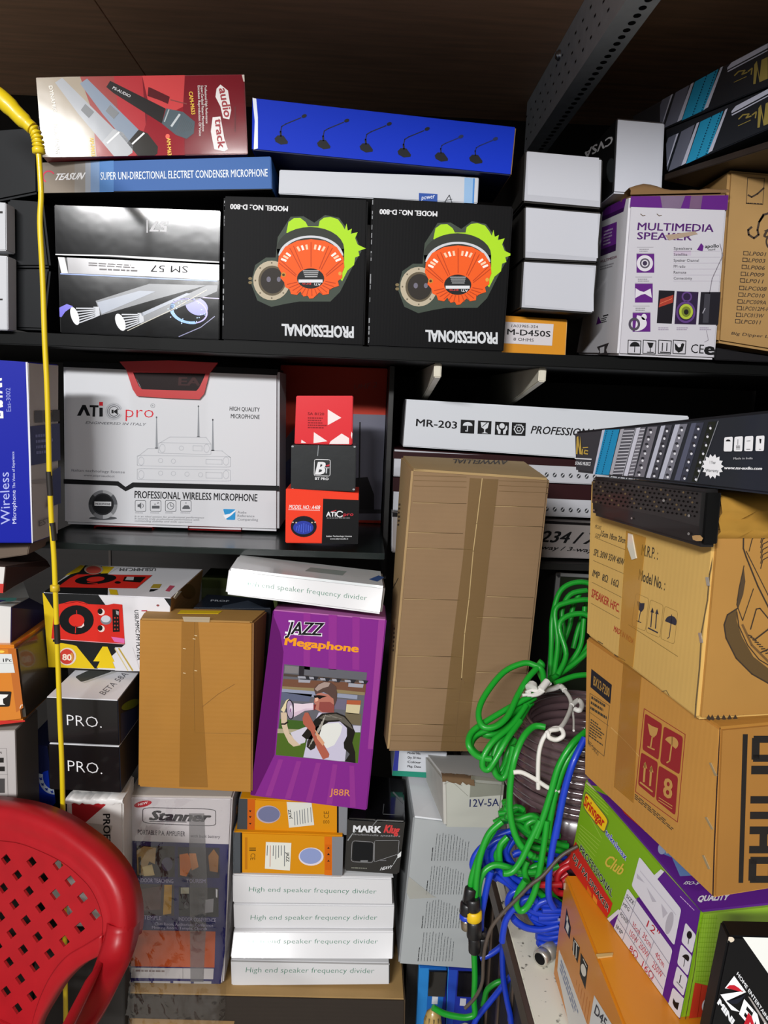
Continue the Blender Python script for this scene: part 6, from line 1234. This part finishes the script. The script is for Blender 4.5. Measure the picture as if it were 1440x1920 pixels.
# ================================================================== CABLES
GRN, BLU, REDC = M('#139626', .42, .1), M('#1138b8', .42, .1), M('#b01420', .42, .1)
RC = .0050
rj = random.Random(21)
def jit(pts, a=16): return [v+rj.uniform(-a, a) for v in pts]
def depth(y):                                  # the heap slopes from the back of the counter to its front edge
    for (y0, d0), (y1, d1) in zip(((900, 1.36), (1250, 1.22), (1400, 1.10), (1560, 1.085), (1640, 1.075), (1760, 1.075), (2000, 1.06)), ((1250, 1.22), (1400, 1.10), (1560, 1.085), (1640, 1.075), (1760, 1.075), (2000, 1.10), (2400, 1.10))):
        if y <= y1: return d0+(d1-d0)*max(0, (y-y0)/(y1-y0))
    return 1.1
def path(z, pts, off=0.0, fixed=None):
    out = []
    for x, y in z(*pts):
        p = atY(x, y, (fixed if fixed else depth(y))+off)
        if fixed is None and p.x > .236 and p.z < ZT+RC*1.4: p = atZ(x, y, ZT+RC*1.4)
        out.append(p)
    return out
zG, zH, zI = zo(840, 1060, 3.84), zo(860, 1540, 5.76), zo(720, 1380, 3.5556)
# --- green hank, upper: two bundles of loops tied with white cord
mb = MB()
for pts, o in (((735, 830, 745, 560, 752, 380, 800, 200, 890, 130, 1010, 128, 1090, 200), .10), ((760, 800, 790, 560, 770, 330, 850, 270, 1010, 248, 1090, 300), .08), ((790, 790, 850, 640, 800, 450, 850, 370, 980, 350, 1080, 420), .06),
               ((740, 812, 860, 720, 950, 590, 975, 420, 985, 300), .09), ((745, 818, 880, 730, 1010, 615, 1080, 500), .07), ((770, 850, 900, 800, 1010, 788, 1080, 800), .05), ((830, 560, 880, 420, 900, 300, 960, 180), .13), ((900, 600, 940, 450, 1000, 280), .14), ((765, 800, 830, 500, 820, 330, 880, 210, 1000, 180), .115),
               ((720, 840, 800, 790, 930, 700, 1020, 560), .085), ((700, 850, 660, 770, 680, 720, 650, 690), .02)):
    mb.tube(path(zG, pts, o, None), RC, GRN, 8)
for pts, o in (((690, 880, 678, 760, 620, 718, 540, 705, 400, 770, 270, 930, 220, 1060, 250, 1160, 340, 1160, 430, 1085, 500, 940, 570, 820, 650, 730), -.01),
               ((620, 930, 450, 1020, 250, 1140, 165, 1210, 150, 1300, 215, 1375, 310, 1395), .0), ((625, 950, 470, 1060, 330, 1165, 195, 1225, 165, 1310, 240, 1380), .012),
               ((560, 1010, 460, 1150, 330, 1260, 258, 1370, 250, 1450, 290, 1470, 340, 1400, 420, 1260, 520, 1120), .0), ((580, 1010, 470, 1180, 370, 1270, 325, 1400, 345, 1505, 400, 1530, 440, 1440, 470, 1300), .014),
               ((560, 1040, 400, 1240, 300, 1370, 275, 1440, 320, 1470), .02), ((590, 1000, 500, 1090, 380, 1190, 300, 1220, 230, 1200), .02), ((480, 1250, 430, 1350, 400, 1450, 360, 1500), .03)):
    mb.tube(path(zG, pts, o, None), RC, GRN, 8)
    if o > .005: mb.tube(path(zG, jit(pts, 20), o+.011), RC, GRN, 8)
gh = tag(mb.build('green_cable'), 'bright green cable hank tied with white cord, beside the tall brown carton', 'cable')
mb = MB(); wc_ = M('#d8d6d0', .6)
for pts in ((560, 915, 600, 900, 640, 905, 700, 870, 740, 850), (570, 935, 620, 930, 680, 890, 720, 835), (535, 935, 570, 930, 590, 915), (600, 940, 650, 930, 690, 905)): mb.tube(path(zG, pts, -.012), .0028, wc_, 6)
p = path(zG, (600, 885, 612, 850), -.014); mb.tube([p[0], p[1]], [.011, .007], wc_, 8, smoothpath=False); mb.tube(path(zG, (670, 890, 715, 835), -.016), .006, wc_, 8, smoothpath=False)
mb.build('cord_tie', gh)['label'] = 'white cord knot'
# --- green cable, lower heap with two connectors
mb = MB()
G = []
for pts, o in (((700, 1165, 620, 1160, 540, 1240, 480, 1390, 450, 1560, 445, 1750, 470, 1900, 520, 2010, 600, 2090), -.03), ((1010, 1185, 900, 1280, 800, 1440, 740, 1640, 690, 1800, 630, 1960), -.035), ((960, 1260, 850, 1420, 780, 1620, 735, 1840, 720, 1960), -.03)):
    mb.tube(path(zG, pts, o), RC, GRN, 8)
for pts, o in (((880, -10, 760, 240, 680, 410, 600, 525, 530, 560, 480, 560), -.035), ((470, 0, 330, 130, 240, 350, 195, 600, 178, 880), -.03), ((420, 30, 260, 290, 170, 520, 135, 650, 128, 750), -.025),
               ((955, -10, 925, 230, 880, 500, 820, 760, 740, 920, 665, 965, 620, 890, 650, 760, 720, 640), -.035), ((600, 520, 430, 470, 330, 495, 255, 575, 215, 720, 215, 900, 235, 1060), -.02),
               ((530, 170, 450, 260, 440, 400, 470, 480, 600, 525, 760, 550, 950, 525, 1080, 480), -.01), ((600, 15, 800, 140, 1000, 220, 1180, 270), .0), ((640, 180, 800, 280, 1010, 300, 1150, 330), .015),
               ((590, 60, 640, 220, 720, 320, 820, 380), -.02), ((500, -60, 640, -20, 800, -60, 900, 30), .0), ((380, 20, 520, -30, 700, 0, 880, 120), .01), ((740, 430, 710, 520, 740, 640, 780, 680), -.015), ((840, 740, 900, 800, 960, 830), -.01), ((760, 380, 900, 400, 1010, 440), .01), ((1000, 780, 1060, 850, 1100, 880), -.01), ((640, 560, 690, 560, 850, 480, 920, 530), .0),
               ((430, -80, 560, -100, 640, -150, 700, -120), .02), ((430, -10, 600, -60, 800, -40), .02), ((520, -200, 560, -140, 640, -160, 560, -110, 480, -140), .02), ((700, -20, 760, 80, 850, 160, 980, 170, 1080, 130), .01), ((740, 90, 740, 30, 820, -10, 880, 40), .0)):
    mb.tube(path(zH, pts, o), RC, GRN, 8)
    if o > -.012: mb.tube(path(zH, jit(pts, 34), o+.012), RC, GRN, 8)
gc = tag(mb.build('green_cable'), 'loose green cable heaped over the blue cable on the counter', 'cable')
def connector(z, pts, rr, mats, parent, name, label=None, off=-.03, fixed=None):
    P_ = path(z, pts, off, fixed); m_ = MB(); subs = []
    for i in range(len(P_)-1):
        t_ = m_
        if mats[i] is not kb2: t_ = MB(); subs.append((('metal_tip' if mats[i] is nk else 'colour_ring'), t_))
        t_.lathe(P_[i], P_[i+1]-P_[i], [(0, rr[i]*.8), (.002, rr[i]), ((P_[i+1]-P_[i]).length-.002, rr[i]), ((P_[i+1]-P_[i]).length, rr[i]*.85)], mats[i], 14)
    o = m_.build(name, parent)
    for nm_, t_ in subs: t_.build(nm_, o)
    if label: o['label'] = label
mb2 = MB(); mb2.tube(path(zI, (600, 1430, 606, 1600, 600, 1760, 605, 1850, 560, 1874, 500, 1872, 400, 1850, 325, 1808), -.05, 1.19), RC, GRN, 8)
tag(mb2.build('green_cable'), 'green cable running down to the bottom edge and bending left across the blue packs', 'cable')
mb2 = MB(); mb2.tube(path(zI, (660, 1800, 670, 1760, 690, 1690, 760, 1640, 810, 1640), .03, 1.19), RC, GRN, 8)
tag(mb2.build('green_cable'), 'short green cable bend low down beside the counter cabinet', 'cable')
kb2, nk, ye = M('#141416', .4, .1), M('#a89c88', .3, 0, .9), M('#e0b814', .4)
connector(zI, (580, 1010, 560, 1110, 548, 1185, 545, 1220, 552, 1285), (.009, .011, .010, .0085), (kb2, kb2, BLU, nk), gc, 'plug', 'black plug with a blue ring and metal tip')
connector(zI, (592, 1080, 597, 1160, 598, 1225, 602, 1340), (.011, .0125, .0115), (kb2, ye, kb2), gc, 'plug', 'black plug with a yellow ring', -.034)
connector(zI, (600, 1340, 603, 1440), (.009,), (kb2,), gc, 'plug_sleeve', None, -.034)
# --- blue cables
mb = MB()
for pts, o in (((580, 100, 440, 150, 350, 210, 250, 280, 190, 350, 155, 420, 150, 490, 200, 560), .02), ((570, 160, 500, 300, 540, 420, 580, 490), .01), ((600, 190, 520, 330, 570, 450, 640, 520), .012), ((430, 240, 365, 340, 385, 450, 480, 560, 520, 620), .012), ((350, 230, 300, 340, 330, 480, 420, 590), .014), ((260, 300, 250, 440, 310, 540, 400, 610), .014), ((200, 480, 230, 540, 320, 570, 420, 540), .01), ((480, 200, 430, 330, 450, 430, 530, 500), .012), ((300, 280, 420, 200, 540, 180), .012),
               ((430, 520, 500, 600, 590, 690, 650, 740), .0), ((390, 590, 480, 640, 600, 720, 700, 760), .004), ((520, 560, 620, 640, 760, 650), .008), ((560, 600, 680, 660, 760, 740, 740, 800), .006), ((600, 350, 680, 330, 780, 370, 860, 430), .02), ((610, 480, 700, 480, 720, 560, 660, 620, 560, 640), .01), ((1030, 340, 1100, 380, 1180, 400), .02)):
    mb.tube(path(zH, pts, o), RC, BLU, 8)
    if o > -.016: mb.tube(path(zH, jit(pts, 22), o+.009), RC, BLU, 8)
for pts, o in (((715, 900, 690, 990, 665, 1110, 648, 1200, 645, 1290), -.02),): mb.tube(path(zI, pts, o), RC, BLU, 8)
bc = tag(mb.build('blue_cable'), 'blue cable hank on the left side of the counter heap', 'cable')
connector(zI, (648, 1290, 652, 1330, 652, 1440), (.0095, .011), (kb2, kb2), bc, 'plug', 'black plug hanging down', -.02)
mb = MB()
for pts, o in (((985, 1245, 905, 1410, 850, 1580, 810, 1760, 775, 1960), -.05),): mb.tube(path(zG, pts, o), RC*1.05, BLU, 8)
for pts, o in (((1075, -10, 1020, 250, 985, 480, 970, 700, 980, 840, 1030, 940), -.05), ((760, 900, 880, 890, 1000, 920, 1110, 930), -.015), ((740, 940, 860, 990, 1000, 1000, 1110, 990), -.012), ((850, 830, 960, 870, 1090, 870), -.01), ((775, 1020, 900, 1075, 1000, 1090, 1110, 1070), -.01), ((590, 1040, 640, 1090, 740, 1150, 900, 1170, 1080, 1130), -.015), ((760, 960, 800, 1050, 900, 1120, 1090, 1110), -.006), ((840, 1240, 960, 1260, 1080, 1240), -.006), ((860, 1180, 980, 1200, 1090, 1190), -.008), ((820, 950, 880, 880, 1000, 850, 1090, 900), -.02), ((850, 1300, 960, 1330, 1080, 1310), -.004), ((900, 960, 1000, 960, 1100, 960), -.02), ((860, 1040, 960, 1040, 1080, 1030), -.014), ((620, 920, 560, 980, 505, 1080, 480, 1200, 470, 1300), -.03), ((640, 740, 560, 790, 530, 880, 560, 940, 640, 960), -.0), ((640, 930, 700, 850, 780, 830, 840, 860), -.02)):
    mb.tube(path(zH, pts, o), RC, BLU, 8)
    if o > -.016: mb.tube(path(zH, jit(pts, 22), o+.009), RC, BLU, 8)
for pts, o in (((800, 1300, 790, 1400, 795, 1600, 820, 1760, 845, 1880, 850, 2000), -.01), ((800, 1380, 760, 1420, 700, 1460, 640, 1480), .0), ((845, 1600, 780, 1680, 700, 1780, 620, 1880, 590, 1960), .01), ((860, 1640, 850, 1760, 840, 1900), .02)): mb.tube(path(zI, pts, o, 1.16), RC, BLU, 8)
tag(mb.build('blue_cable'), 'blue cable coiled at the front of the counter, with strands hanging over its edge', 'cable')
mb = MB()
for pts, o in (((850, 680, 950, 685, 1110, 680), -.02), ((1010, 570, 1080, 510, 1180, 440, 1230, 380), -.01), ((1060, 650, 1080, 560, 1150, 500, 1230, 470), -.015), ((1010, 620, 1090, 620, 1180, 560), -.005), ((1090, 700, 1140, 640, 1200, 600), -.01), ((1030, 700, 1060, 760, 1130, 780), -.01)): mb.tube(path(zH, pts, o), RC, REDC, 8)
tag(mb.build('red_cable'), 'red cable strands emerging beside the orange carton on the counter', 'cable')
mb = MB(); gyc = M('#4e443c', .5)
mb.tube(path(zI, (1290, 735, 1180, 800, 1060, 930, 980, 990, 880, 1090, 800, 1170, 720, 1270, 680, 1380, 662, 1500, 655, 1640, 610, 1740, 540, 1815), -.055), .0027, gyc, 8)
tag(mb.build('grey_cable'), 'thin grey-brown cable slanting over the counter edge', 'cable')
# --- metal connector lying on the counter
mb = MB(); a_, b_ = atZ(1012, 1798, ZT+.014), atZ(1042, 1772, ZT+.014); d_ = (b_-a_).normalized(); sv = M('#cfccc2', .3, 0, .7)
mb.lathe(a_, d_, [(0, .0105), (.001, .0125), (.012, .0125), (.0125, .0118), (.0145, .0118), (.015, .0135), (.034, .0135), (.036, .011), (.045, .010)], sv, 20)
xo = tag(mb.build('audio_connector'), 'silver metal audio connector lying on the white counter', 'connector')
mb = MB(); mb.lathe(a_-d_*.0004, d_, [(0, .009), (.0003, .009)], BLK, 16); mb.build('socket', xo)
# --- two wire coils
def coil(cx, cy, z0, z1, r0, r1, m, seed, nr, nl):
    mb = MB(); rn_ = random.Random(seed)
    for i in range(nl):
        for j in range(nr):
            r_ = r0+(r1-r0)*(j+.5)/nr+rn_.uniform(-.0015, .0015); z_ = z0+(z1-z0)*(i+.5)/nl+rn_.uniform(-.001, .001); tx, ty = rn_.uniform(-.02, .02), rn_.uniform(-.02, .02)
            if 0 < j < nr-1 and 0 < i < nl-1: continue
            rows = []; w = (z1-z0)/nl*.56
            for k in range(49):
                t = 2*math.pi*k/48; c_ = Vector((cx+r_*math.cos(t), cy+r_*math.sin(t), z_+r_*(tx*math.cos(t)+ty*math.sin(t)))); er = Vector((math.cos(t), math.sin(t), 0))
                rows.append([c_+er*w*.75*math.cos(u_)+Vector((0, 0, w*math.sin(u_))) for u_ in [2*math.pi*q_/8 for q_ in range(8)]])
            mb.grid(rows, m, True, True)
    return mb
CX, CY, zt1 = .388, 1.205, .986
mb = coil(CX, CY, zt1-.118, zt1, .09, .1265, M('#5a474a', .15, .6), 4, 5, 9)
co = tag(mb.build('wire_coil'), 'shiny dark brown clear-jacketed wire coil tied with white cord, among the green cables', 'coil')
mb = MB()
zK = zo(840, 1060, 3.84)
def front(pts, Y): return [atY(x, y, Y-.214+max(0, 1372-y)/85*.17) for x, y in zK(*pts)]
mb.tube(front((650, 1610, 648, 1480, 655, 1350, 680, 1260, 715, 1205), 1.275), .0034, wc_, 6); mb.tube(front((715, 1205, 760, 1175, 815, 1180, 830, 1225, 780, 1255, 725, 1235, 735, 1190, 800, 1175, 850, 1110, 885, 1020, 880, 960, 840, 900), 1.27), .0036, wc_, 6)
mb.tube(front((840, 900, 810, 870, 770, 885, 700, 900), 1.27), .0048, wc_, 6); mb.tube(front((890, 1010, 940, 970, 965, 1010, 945, 1045, 915, 1035), 1.268), .0042, wc_, 6); mb.tube(front((470, 1490, 530, 1490, 620, 1535, 720, 1600, 800, 1625), 1.275), .0036, wc_, 6); mb.tube(front((895, 1040, 905, 1110, 905, 1190), 1.28), .0018, wc_, 6)
mb.build('cord_tie', co)['label'] = 'white cord tied round the coil'
mb = MB(); mm = M('#43222c', .25, .5, kind='foil')
mb.lathe((CX, CY, ZT), (0, 0, 1), [(0, .10), (.004, .112), (.03, .118), (.15, .118), (zt1-.120-ZT-.01, .114), (zt1-.119-ZT, .10)], mm, 32)
lc = tag(mb.build('wire_roll'), 'maroon plastic-wrapped roll under the brown wire coil', 'roll')
mb = MB(); pr = [atY(x, y, 1.27) for x, y in zK(830, 1835, 860, 1830, 880, 1860, 870, 1900, 845, 1905, 825, 1870)]
pr = [Vector((CX, CY, p.z))+(Vector((p.x-CX, p.y-CY, 0)).normalized()*.1195) for p in pr]; mb.face(pr, M('#b9a8a8', .7)); mb.build('torn_patch', lc)['label'] = 'pale torn patch'
# --- packaged plugs at the very bottom
for q, lb, h in ((((812, 1905), .017), 'gold-coloured round plug pack at the bottom, below the blue blister packs', '#b89a5c'), (((872, 1935), .02), 'pale round plug pack at the bottom edge, right of the gold one', '#c4bea8')):
    p = atY(*q[0], 1.27); mb = MB(); m_ = M(h, .3, .4)
    mb.lathe(p+Vector((0, 0, -.06)), (0, 0, 1), [(0, q[1]*.9), (.01, q[1]), (.05, q[1]), (.066, q[1]*.75), (.074, q[1]*.3)], m_, 18)
    for k in range(5): a = R(200+k*35); mb.tube([p+Vector((q[1]*1.0*math.cos(a), q[1]*1.0*math.sin(a), -.05)), p+Vector((q[1]*.8*math.cos(a), q[1]*.8*math.sin(a), .004))], .0016, M('#7a6a48', .3, .2), 6, smoothpath=False)
    tag(mb.build('plug_pack'), lb, 'package')
# --- dark crates below the counter edge, seen between the cables
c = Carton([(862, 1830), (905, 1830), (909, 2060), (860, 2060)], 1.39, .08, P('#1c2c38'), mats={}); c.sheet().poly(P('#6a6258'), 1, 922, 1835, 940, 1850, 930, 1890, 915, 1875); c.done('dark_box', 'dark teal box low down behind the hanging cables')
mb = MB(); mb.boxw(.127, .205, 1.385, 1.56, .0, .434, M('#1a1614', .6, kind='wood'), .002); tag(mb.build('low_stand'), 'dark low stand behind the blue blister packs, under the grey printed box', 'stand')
# --- yellow cable hanging in front of the shelves
YC = M('#d8bc10', .4, .15); YX = 1.17
mb = MB()
pts = [(72, 280), (77, 360), (75, 420), (80, 520), (84, 640), (88, 720), (91, 820), (93, 900), (97, 985), (101, 1040), (104, 1110), (107, 1200), (110, 1280), (112, 1340), (116, 1430), (118, 1520), (120, 1640), (122, 1800), (124, 2000)]
mb.tube([atY(x, y, YX) for x, y in pts], .0040, YC, 10)
yo = tag(mb.build('yellow_cable'), 'yellow cable with a moulded plug sleeve hanging down at the left', 'cable')
mb = MB(); bp = [atY(x, y, YX) for x, y in ((-150, 60), (-60, 140), (0, 183), (40, 222), (60, 240))]; mb.tube(bp, [.0135, .0135, .0125, .011, .009], YC, 12)
sp_ = [(60, 240), (66, 250), (70, 262), (72, 275), (73, 287)]; bb = [atY(x, y, YX) for x, y in sp_]; mb.tube(bb, .0062, YC, 10)
for x, y in ((62, 242), (66, 249), (69, 256), (71, 263.5), (72, 270.5)):
    p = atY(x, y, YX); q_ = atY(x+(72-x)*.6, y+6, YX); mb.lathe(p, q_-p, [(0, .0062), (.001, .0085), (.0028, .0085), (.0038, .0062)], YC, 14)
p = atY(72, 277, YX); mb.lathe(p, atY(73, 288, YX)-p, [(0, .0078), (.001, .0088), (.0075, .0088), (.0085, .006)], YC, 14)
mb.build('plug_sleeve', yo)['label'] = 'thick ribbed yellow strain-relief sleeve'
for (x0, y0, x1, y1) in ((91.5, 884, 94.5, 929), (98, 980, 101.5, 1013), (106.3, 1170, 108, 1206)):
    mb = MB(); mb.tube([atY(x0, y0, YX), atY((x0+x1)/2, (y0+y1)/2, YX), atY(x1, y1, YX)], .0046, M('#1a140e', .6), 10); mb.build('black_tape', yo)['label'] = 'black tape band'
mb = MB(); p = atY(103, 1102, YX); mb.lathe(p+Vector((0, 0, .005)), (0, 0, -1), [(0, .005), (.001, .0072), (.010, .0072), (.011, .005)], M('#c8a818', .4), 10); mb.build('cable_collar', yo)
# ================================================================== RED PLASTIC CHAIR
zS = zo(0, 1400, 3.6923)
RED = M('#a8161f', .4, 0, kind='worn', spec=.35)
cyaw, ctilt = -24, 10
cn = Vector((math.sin(R(cyaw))*math.cos(R(ctilt)), -math.cos(R(cyaw))*math.cos(R(ctilt)), math.sin(R(ctilt))))
ca = Vector((math.cos(R(cyaw)), math.sin(R(cyaw)), 0)); cb = cn.cross(ca); cb = cb if cb.z > 0 else -cb
co_ = atY(200, 1700, 1.02)
def cpl(x, y):
    p = hit(x, y, co_, cn)-co_; return p.dot(ca), p.dot(cb)
def cplo(x, y):
    p = hit(x, y, co_-cn*.028, cn)-co_; return p.dot(ca), p.dot(cb)
def cp3(a, b, c=0.0): return co_+ca*a+cb*b+cn*c
def crom(pts, n):
    pts = [Vector(p) for p in pts]; L = [0]
    for i in range(1, len(pts)): L.append(L[-1]+(pts[i]-pts[i-1]).length)
    out = []
    for k in range(n+1):
        s_ = L[-1]*k/n; i = max(j for j in range(len(L)-1) if L[j] <= s_+1e-9); t = (s_-L[i])/max(L[i+1]-L[i], 1e-9)
        p0, p1, p2, p3 = pts[max(i-1, 0)], pts[i], pts[i+1], pts[min(i+2, len(pts)-1)]
        out.append(.5*((2*p1)+(p2-p0)*t+(2*p0-5*p1+4*p2-p3)*t*t+(3*p1-p0-3*p2+p3)*t**3))
    return out
outer = [cplo(*p) for p in zS(-260, 352, -100, 350, 0, 360, 200, 388, 350, 430, 500, 498, 620, 578, 750, 680, 850, 790, 920, 910, 960, 1050, 970, 1200, 955, 1300)]
inner = [cpl(*p) for p in zS(-260, 622, -100, 628, 0, 640, 150, 660, 300, 715, 450, 790, 560, 880, 640, 965, 700, 1080, 730, 1200, 725, 1290)]
low_in = [cpl(*p) for p in zS(725, 1290, 600, 1368, 480, 1440, 380, 1560, 300, 1720, 240, 1920, 215, 2080)]
low_out = [cpl(*p) for p in zS(700, 1440, 560, 1510, 440, 1620, 350, 1750, 250, 1930, 225, 2080)]
AX = outer[0][0]
def V2(p): return (p[0], p[1], 0)
N_ = 40
O_, I_ = crom([V2(p) for p in outer], N_), crom([V2(p) for p in inner], N_)
prof = [(0, -.034), (.012, -.014), (.05, -.003), (.12, .003), (.3, .005), (.6, .002), (.85, .001), (.95, .004), (1, .003)]
def bandrows(A, B, pr, mirror=False):
    rows = []
    for a, b in zip(A, B):
        r_ = []
        for u_, c_ in pr:
            p = a.lerp(b, u_); x = 2*AX-p.x if mirror else p.x; r_.append(cp3(x, p.y, c_-.10*max(0, 0)))
        rows.append(r_)
    return rows
cr_ = root('plastic_chair', tuple(Vector((cp3(AX, 0).x, cp3(AX, 0).y, 0))), 'red plastic armchair with diamond-shaped holes in its back, at the lower left', 'chair')
mb = MB()
LI, LO = crom([V2(p) for p in low_in], 24), crom([V2(p) for p in low_out], 24)
pl_ = [(0, .003), (.15, .004), (.5, .0), (.9, .002), (.97, -.004), (1, -.016)]
for mir in (False, True):
    mb.grid(bandrows(O_, I_, prof, mir), RED); mb.grid(bandrows(LI, LO, pl_, mir), RED)
# pierced panel
h0 = cpl(*zS(222, 797)[0]); v1 = cpl(*zS(303, 908)[0]); v2 = cpl(*zS(123, 888)[0])
v1 = (v1[0]-h0[0], v1[1]-h0[1]); v2 = (v2[0]-h0[0], v2[1]-h0[1])
def inside(p, poly):
    r_ = False; j = len(poly)-1
    for i in range(len(poly)):
        if (poly[i][1] > p[1]) != (poly[j][1] > p[1]) and p[0] < (poly[j][0]-poly[i][0])*(p[1]-poly[i][1])/(poly[j][1]-poly[i][1])+poly[i][0]: r_ = not r_
        j = i
    return r_
half = [(p.x, p.y) for p in I_]+[(p.x, p.y) for p in LI]
poly_ = half+[(2*AX-x, y) for x, y in reversed(half)]
cxm, cym = AX, sum(p[1] for p in half)/len(half)
rimo = [(p.x, p.y) for p in O_]+[(p.x, p.y) for p in LO]
rim_ = rimo+[(2*AX-x, y) for x, y in reversed(rimo)]; rcy = sum(p[1] for p in rimo)/len(rimo)
fat = [(AX+(x-AX)*.965, rcy+(y-rcy)*.965) for x, y in rim_]
for i in range(-16, 20):
    for j in range(-16, 20):
        c0 = (h0[0]+v1[0]*i+v2[0]*j, h0[1]+v1[1]*i+v2[1]*j)
        cor = [(c0[0]+v1[0]*s1+v2[0]*s2, c0[1]+v1[1]*s1+v2[1]*s2) for s1, s2 in ((-.5, -.5), (.5, -.5), (.5, .5), (-.5, .5))]
        if not any(inside(p, poly_) for p in cor): continue
        if not all(inside(p, rim_) for p in cor):
            for ii in range(6):
                for jj in range(6):
                    sc4 = [(c0[0]+v1[0]*(-.5+a_/6)+v2[0]*(-.5+b_2/6), c0[1]+v1[1]*(-.5+a_/6)+v2[1]*(-.5+b_2/6)) for a_, b_2 in ((ii, jj), (ii+1, jj), (ii+1, jj+1), (ii, jj+1))]
                    if all(inside(p, rim_) for p in sc4): mb.face([cp3(*p, -.001) for p in sc4], RED)
            continue
        hc = [(c0[0]+v1[0]*s1+v2[0]*s2, c0[1]+v1[1]*s1+v2[1]*s2) for s1, s2 in ((-.2, -.2), (.2, -.2), (.2, .2), (-.2, .2))]
        if all(inside(p, poly_) for p in hc):
            hs = [(c0[0]+(p[0]-c0[0])*.0+v1[0]*0, 0) for p in hc]
            for k in range(4):
                m_ = (k+1) % 4; mb.face([cp3(*cor[k], -.001), cp3(*cor[m_], -.001), cp3(*hc[m_], -.001), cp3(*hc[k], -.001)], RED)
        else: mb.face([cp3(*p, -.001) for p in cor], RED)
bk_ = mb.build('backrest', cr_)
md_ = bk_.modifiers.new('thickness', 'SOLIDIFY'); md_.thickness = .0045; md_.offset = 0
# armrests: from the shoulder of the back forwards
ao = zS(968, 1190, 960, 1280, 930, 1400, 880, 1520, 800, 1680, 720, 1820, 640, 1940, 560, 2060); ai = zS(728, 1215, 712, 1320, 665, 1450, 625, 1560, 570, 1680, 510, 1800, 445, 1930, 380, 2060)
offs = (.003, .006, .02, .05, .09, .13, .17, .21)
fwd = Vector((math.sin(R(cyaw)), -math.cos(R(cyaw)), 0))
for mir in (False, True):
    A, B = [], []
    for (p, q_, o) in zip(ao, ai, offs):
        for L_, pt in ((A, p), (B, q_)):
            w_ = hit(*pt, co_+cn*(o-(.028 if L_ is A else 0)), cn)-co_; a_2, b_2, c_2 = w_.dot(ca), w_.dot(cb), o
            L_.append(co_+ca*(2*AX-a_2 if mir else a_2)+cb*b_2+cn*c_2)
    A, B = crom(A, 24), crom(B, 24); rows = []
    for a, b in zip(A, B):
        rows.append([a.lerp(b, u_)+cn*c_ for u_, c_ in ((-.0, -.03), (.03, -.012), (.1, 0), (.3, .006), (.7, .006), (.93, 0), (1, -.012), (1, -.028))])
    mb = MB(); mb.grid(rows, RED); o = mb.build('armrest', cr_); m2 = o.modifiers.new('thickness', 'SOLIDIFY'); m2.thickness = .004
# seat and legs (below the frame)
sc_ = Vector((cp3(AX, 0).x, cp3(AX, 0).y, 0))+fwd*.20; side = ca
mb = MB(); zs_ = .42
mb.hexa([sc_+side*sx*.21+fwd*.21+Vector((0, 0, z_)) for sx, z_ in ((-1, zs_), (1, zs_), (1, zs_-.03), (-1, zs_-.03))], [sc_+side*sx*.19-fwd*.17+Vector((0, 0, z_)) for sx, z_ in ((-1, zs_-.01), (1, zs_-.01), (1, zs_-.04), (-1, zs_-.04))], RED, .012, seg=3); mb.build('seat', cr_)
mb = MB(); lo_ = Vector((cp3(AX, low_out[-1][1]).x, cp3(AX, low_out[-1][1]).y, cp3(AX, low_out[-1][1]).z))
mb.hexa([lo_-side*.20+Vector((0, 0, .02)), lo_+side*.20+Vector((0, 0, .02)), sc_+side*.19-fwd*.165+Vector((0, 0, zs_-.02)), sc_-side*.19-fwd*.165+Vector((0, 0, zs_-.02))],
        [lo_-side*.20-fwd*.006+Vector((0, 0, .02)), lo_+side*.20-fwd*.006+Vector((0, 0, .02)), sc_+side*.19-fwd*.172+Vector((0, 0, zs_-.02)), sc_-side*.19-fwd*.172+Vector((0, 0, zs_-.02))], RED, .001); mb.build('back_support', cr_)
for sx in (-1, 1):
    for f in (1, -1):
        mb = MB(); t_ = sc_+side*sx*.185+fwd*f*.165; b_2 = t_+side*sx*.03+fwd*f*.035
        mb.tube([t_+Vector((0, 0, zs_-.035)), (t_+b_2)/2+Vector((0, 0, .2)), b_2+Vector((0, 0, .0))], [.028, .026, .024, .022, .02], RED, 8, smoothpath=False); mb.build('leg', cr_)
for o_ in bpy.data.objects:
    if '_o' in o_: del o_['_o']
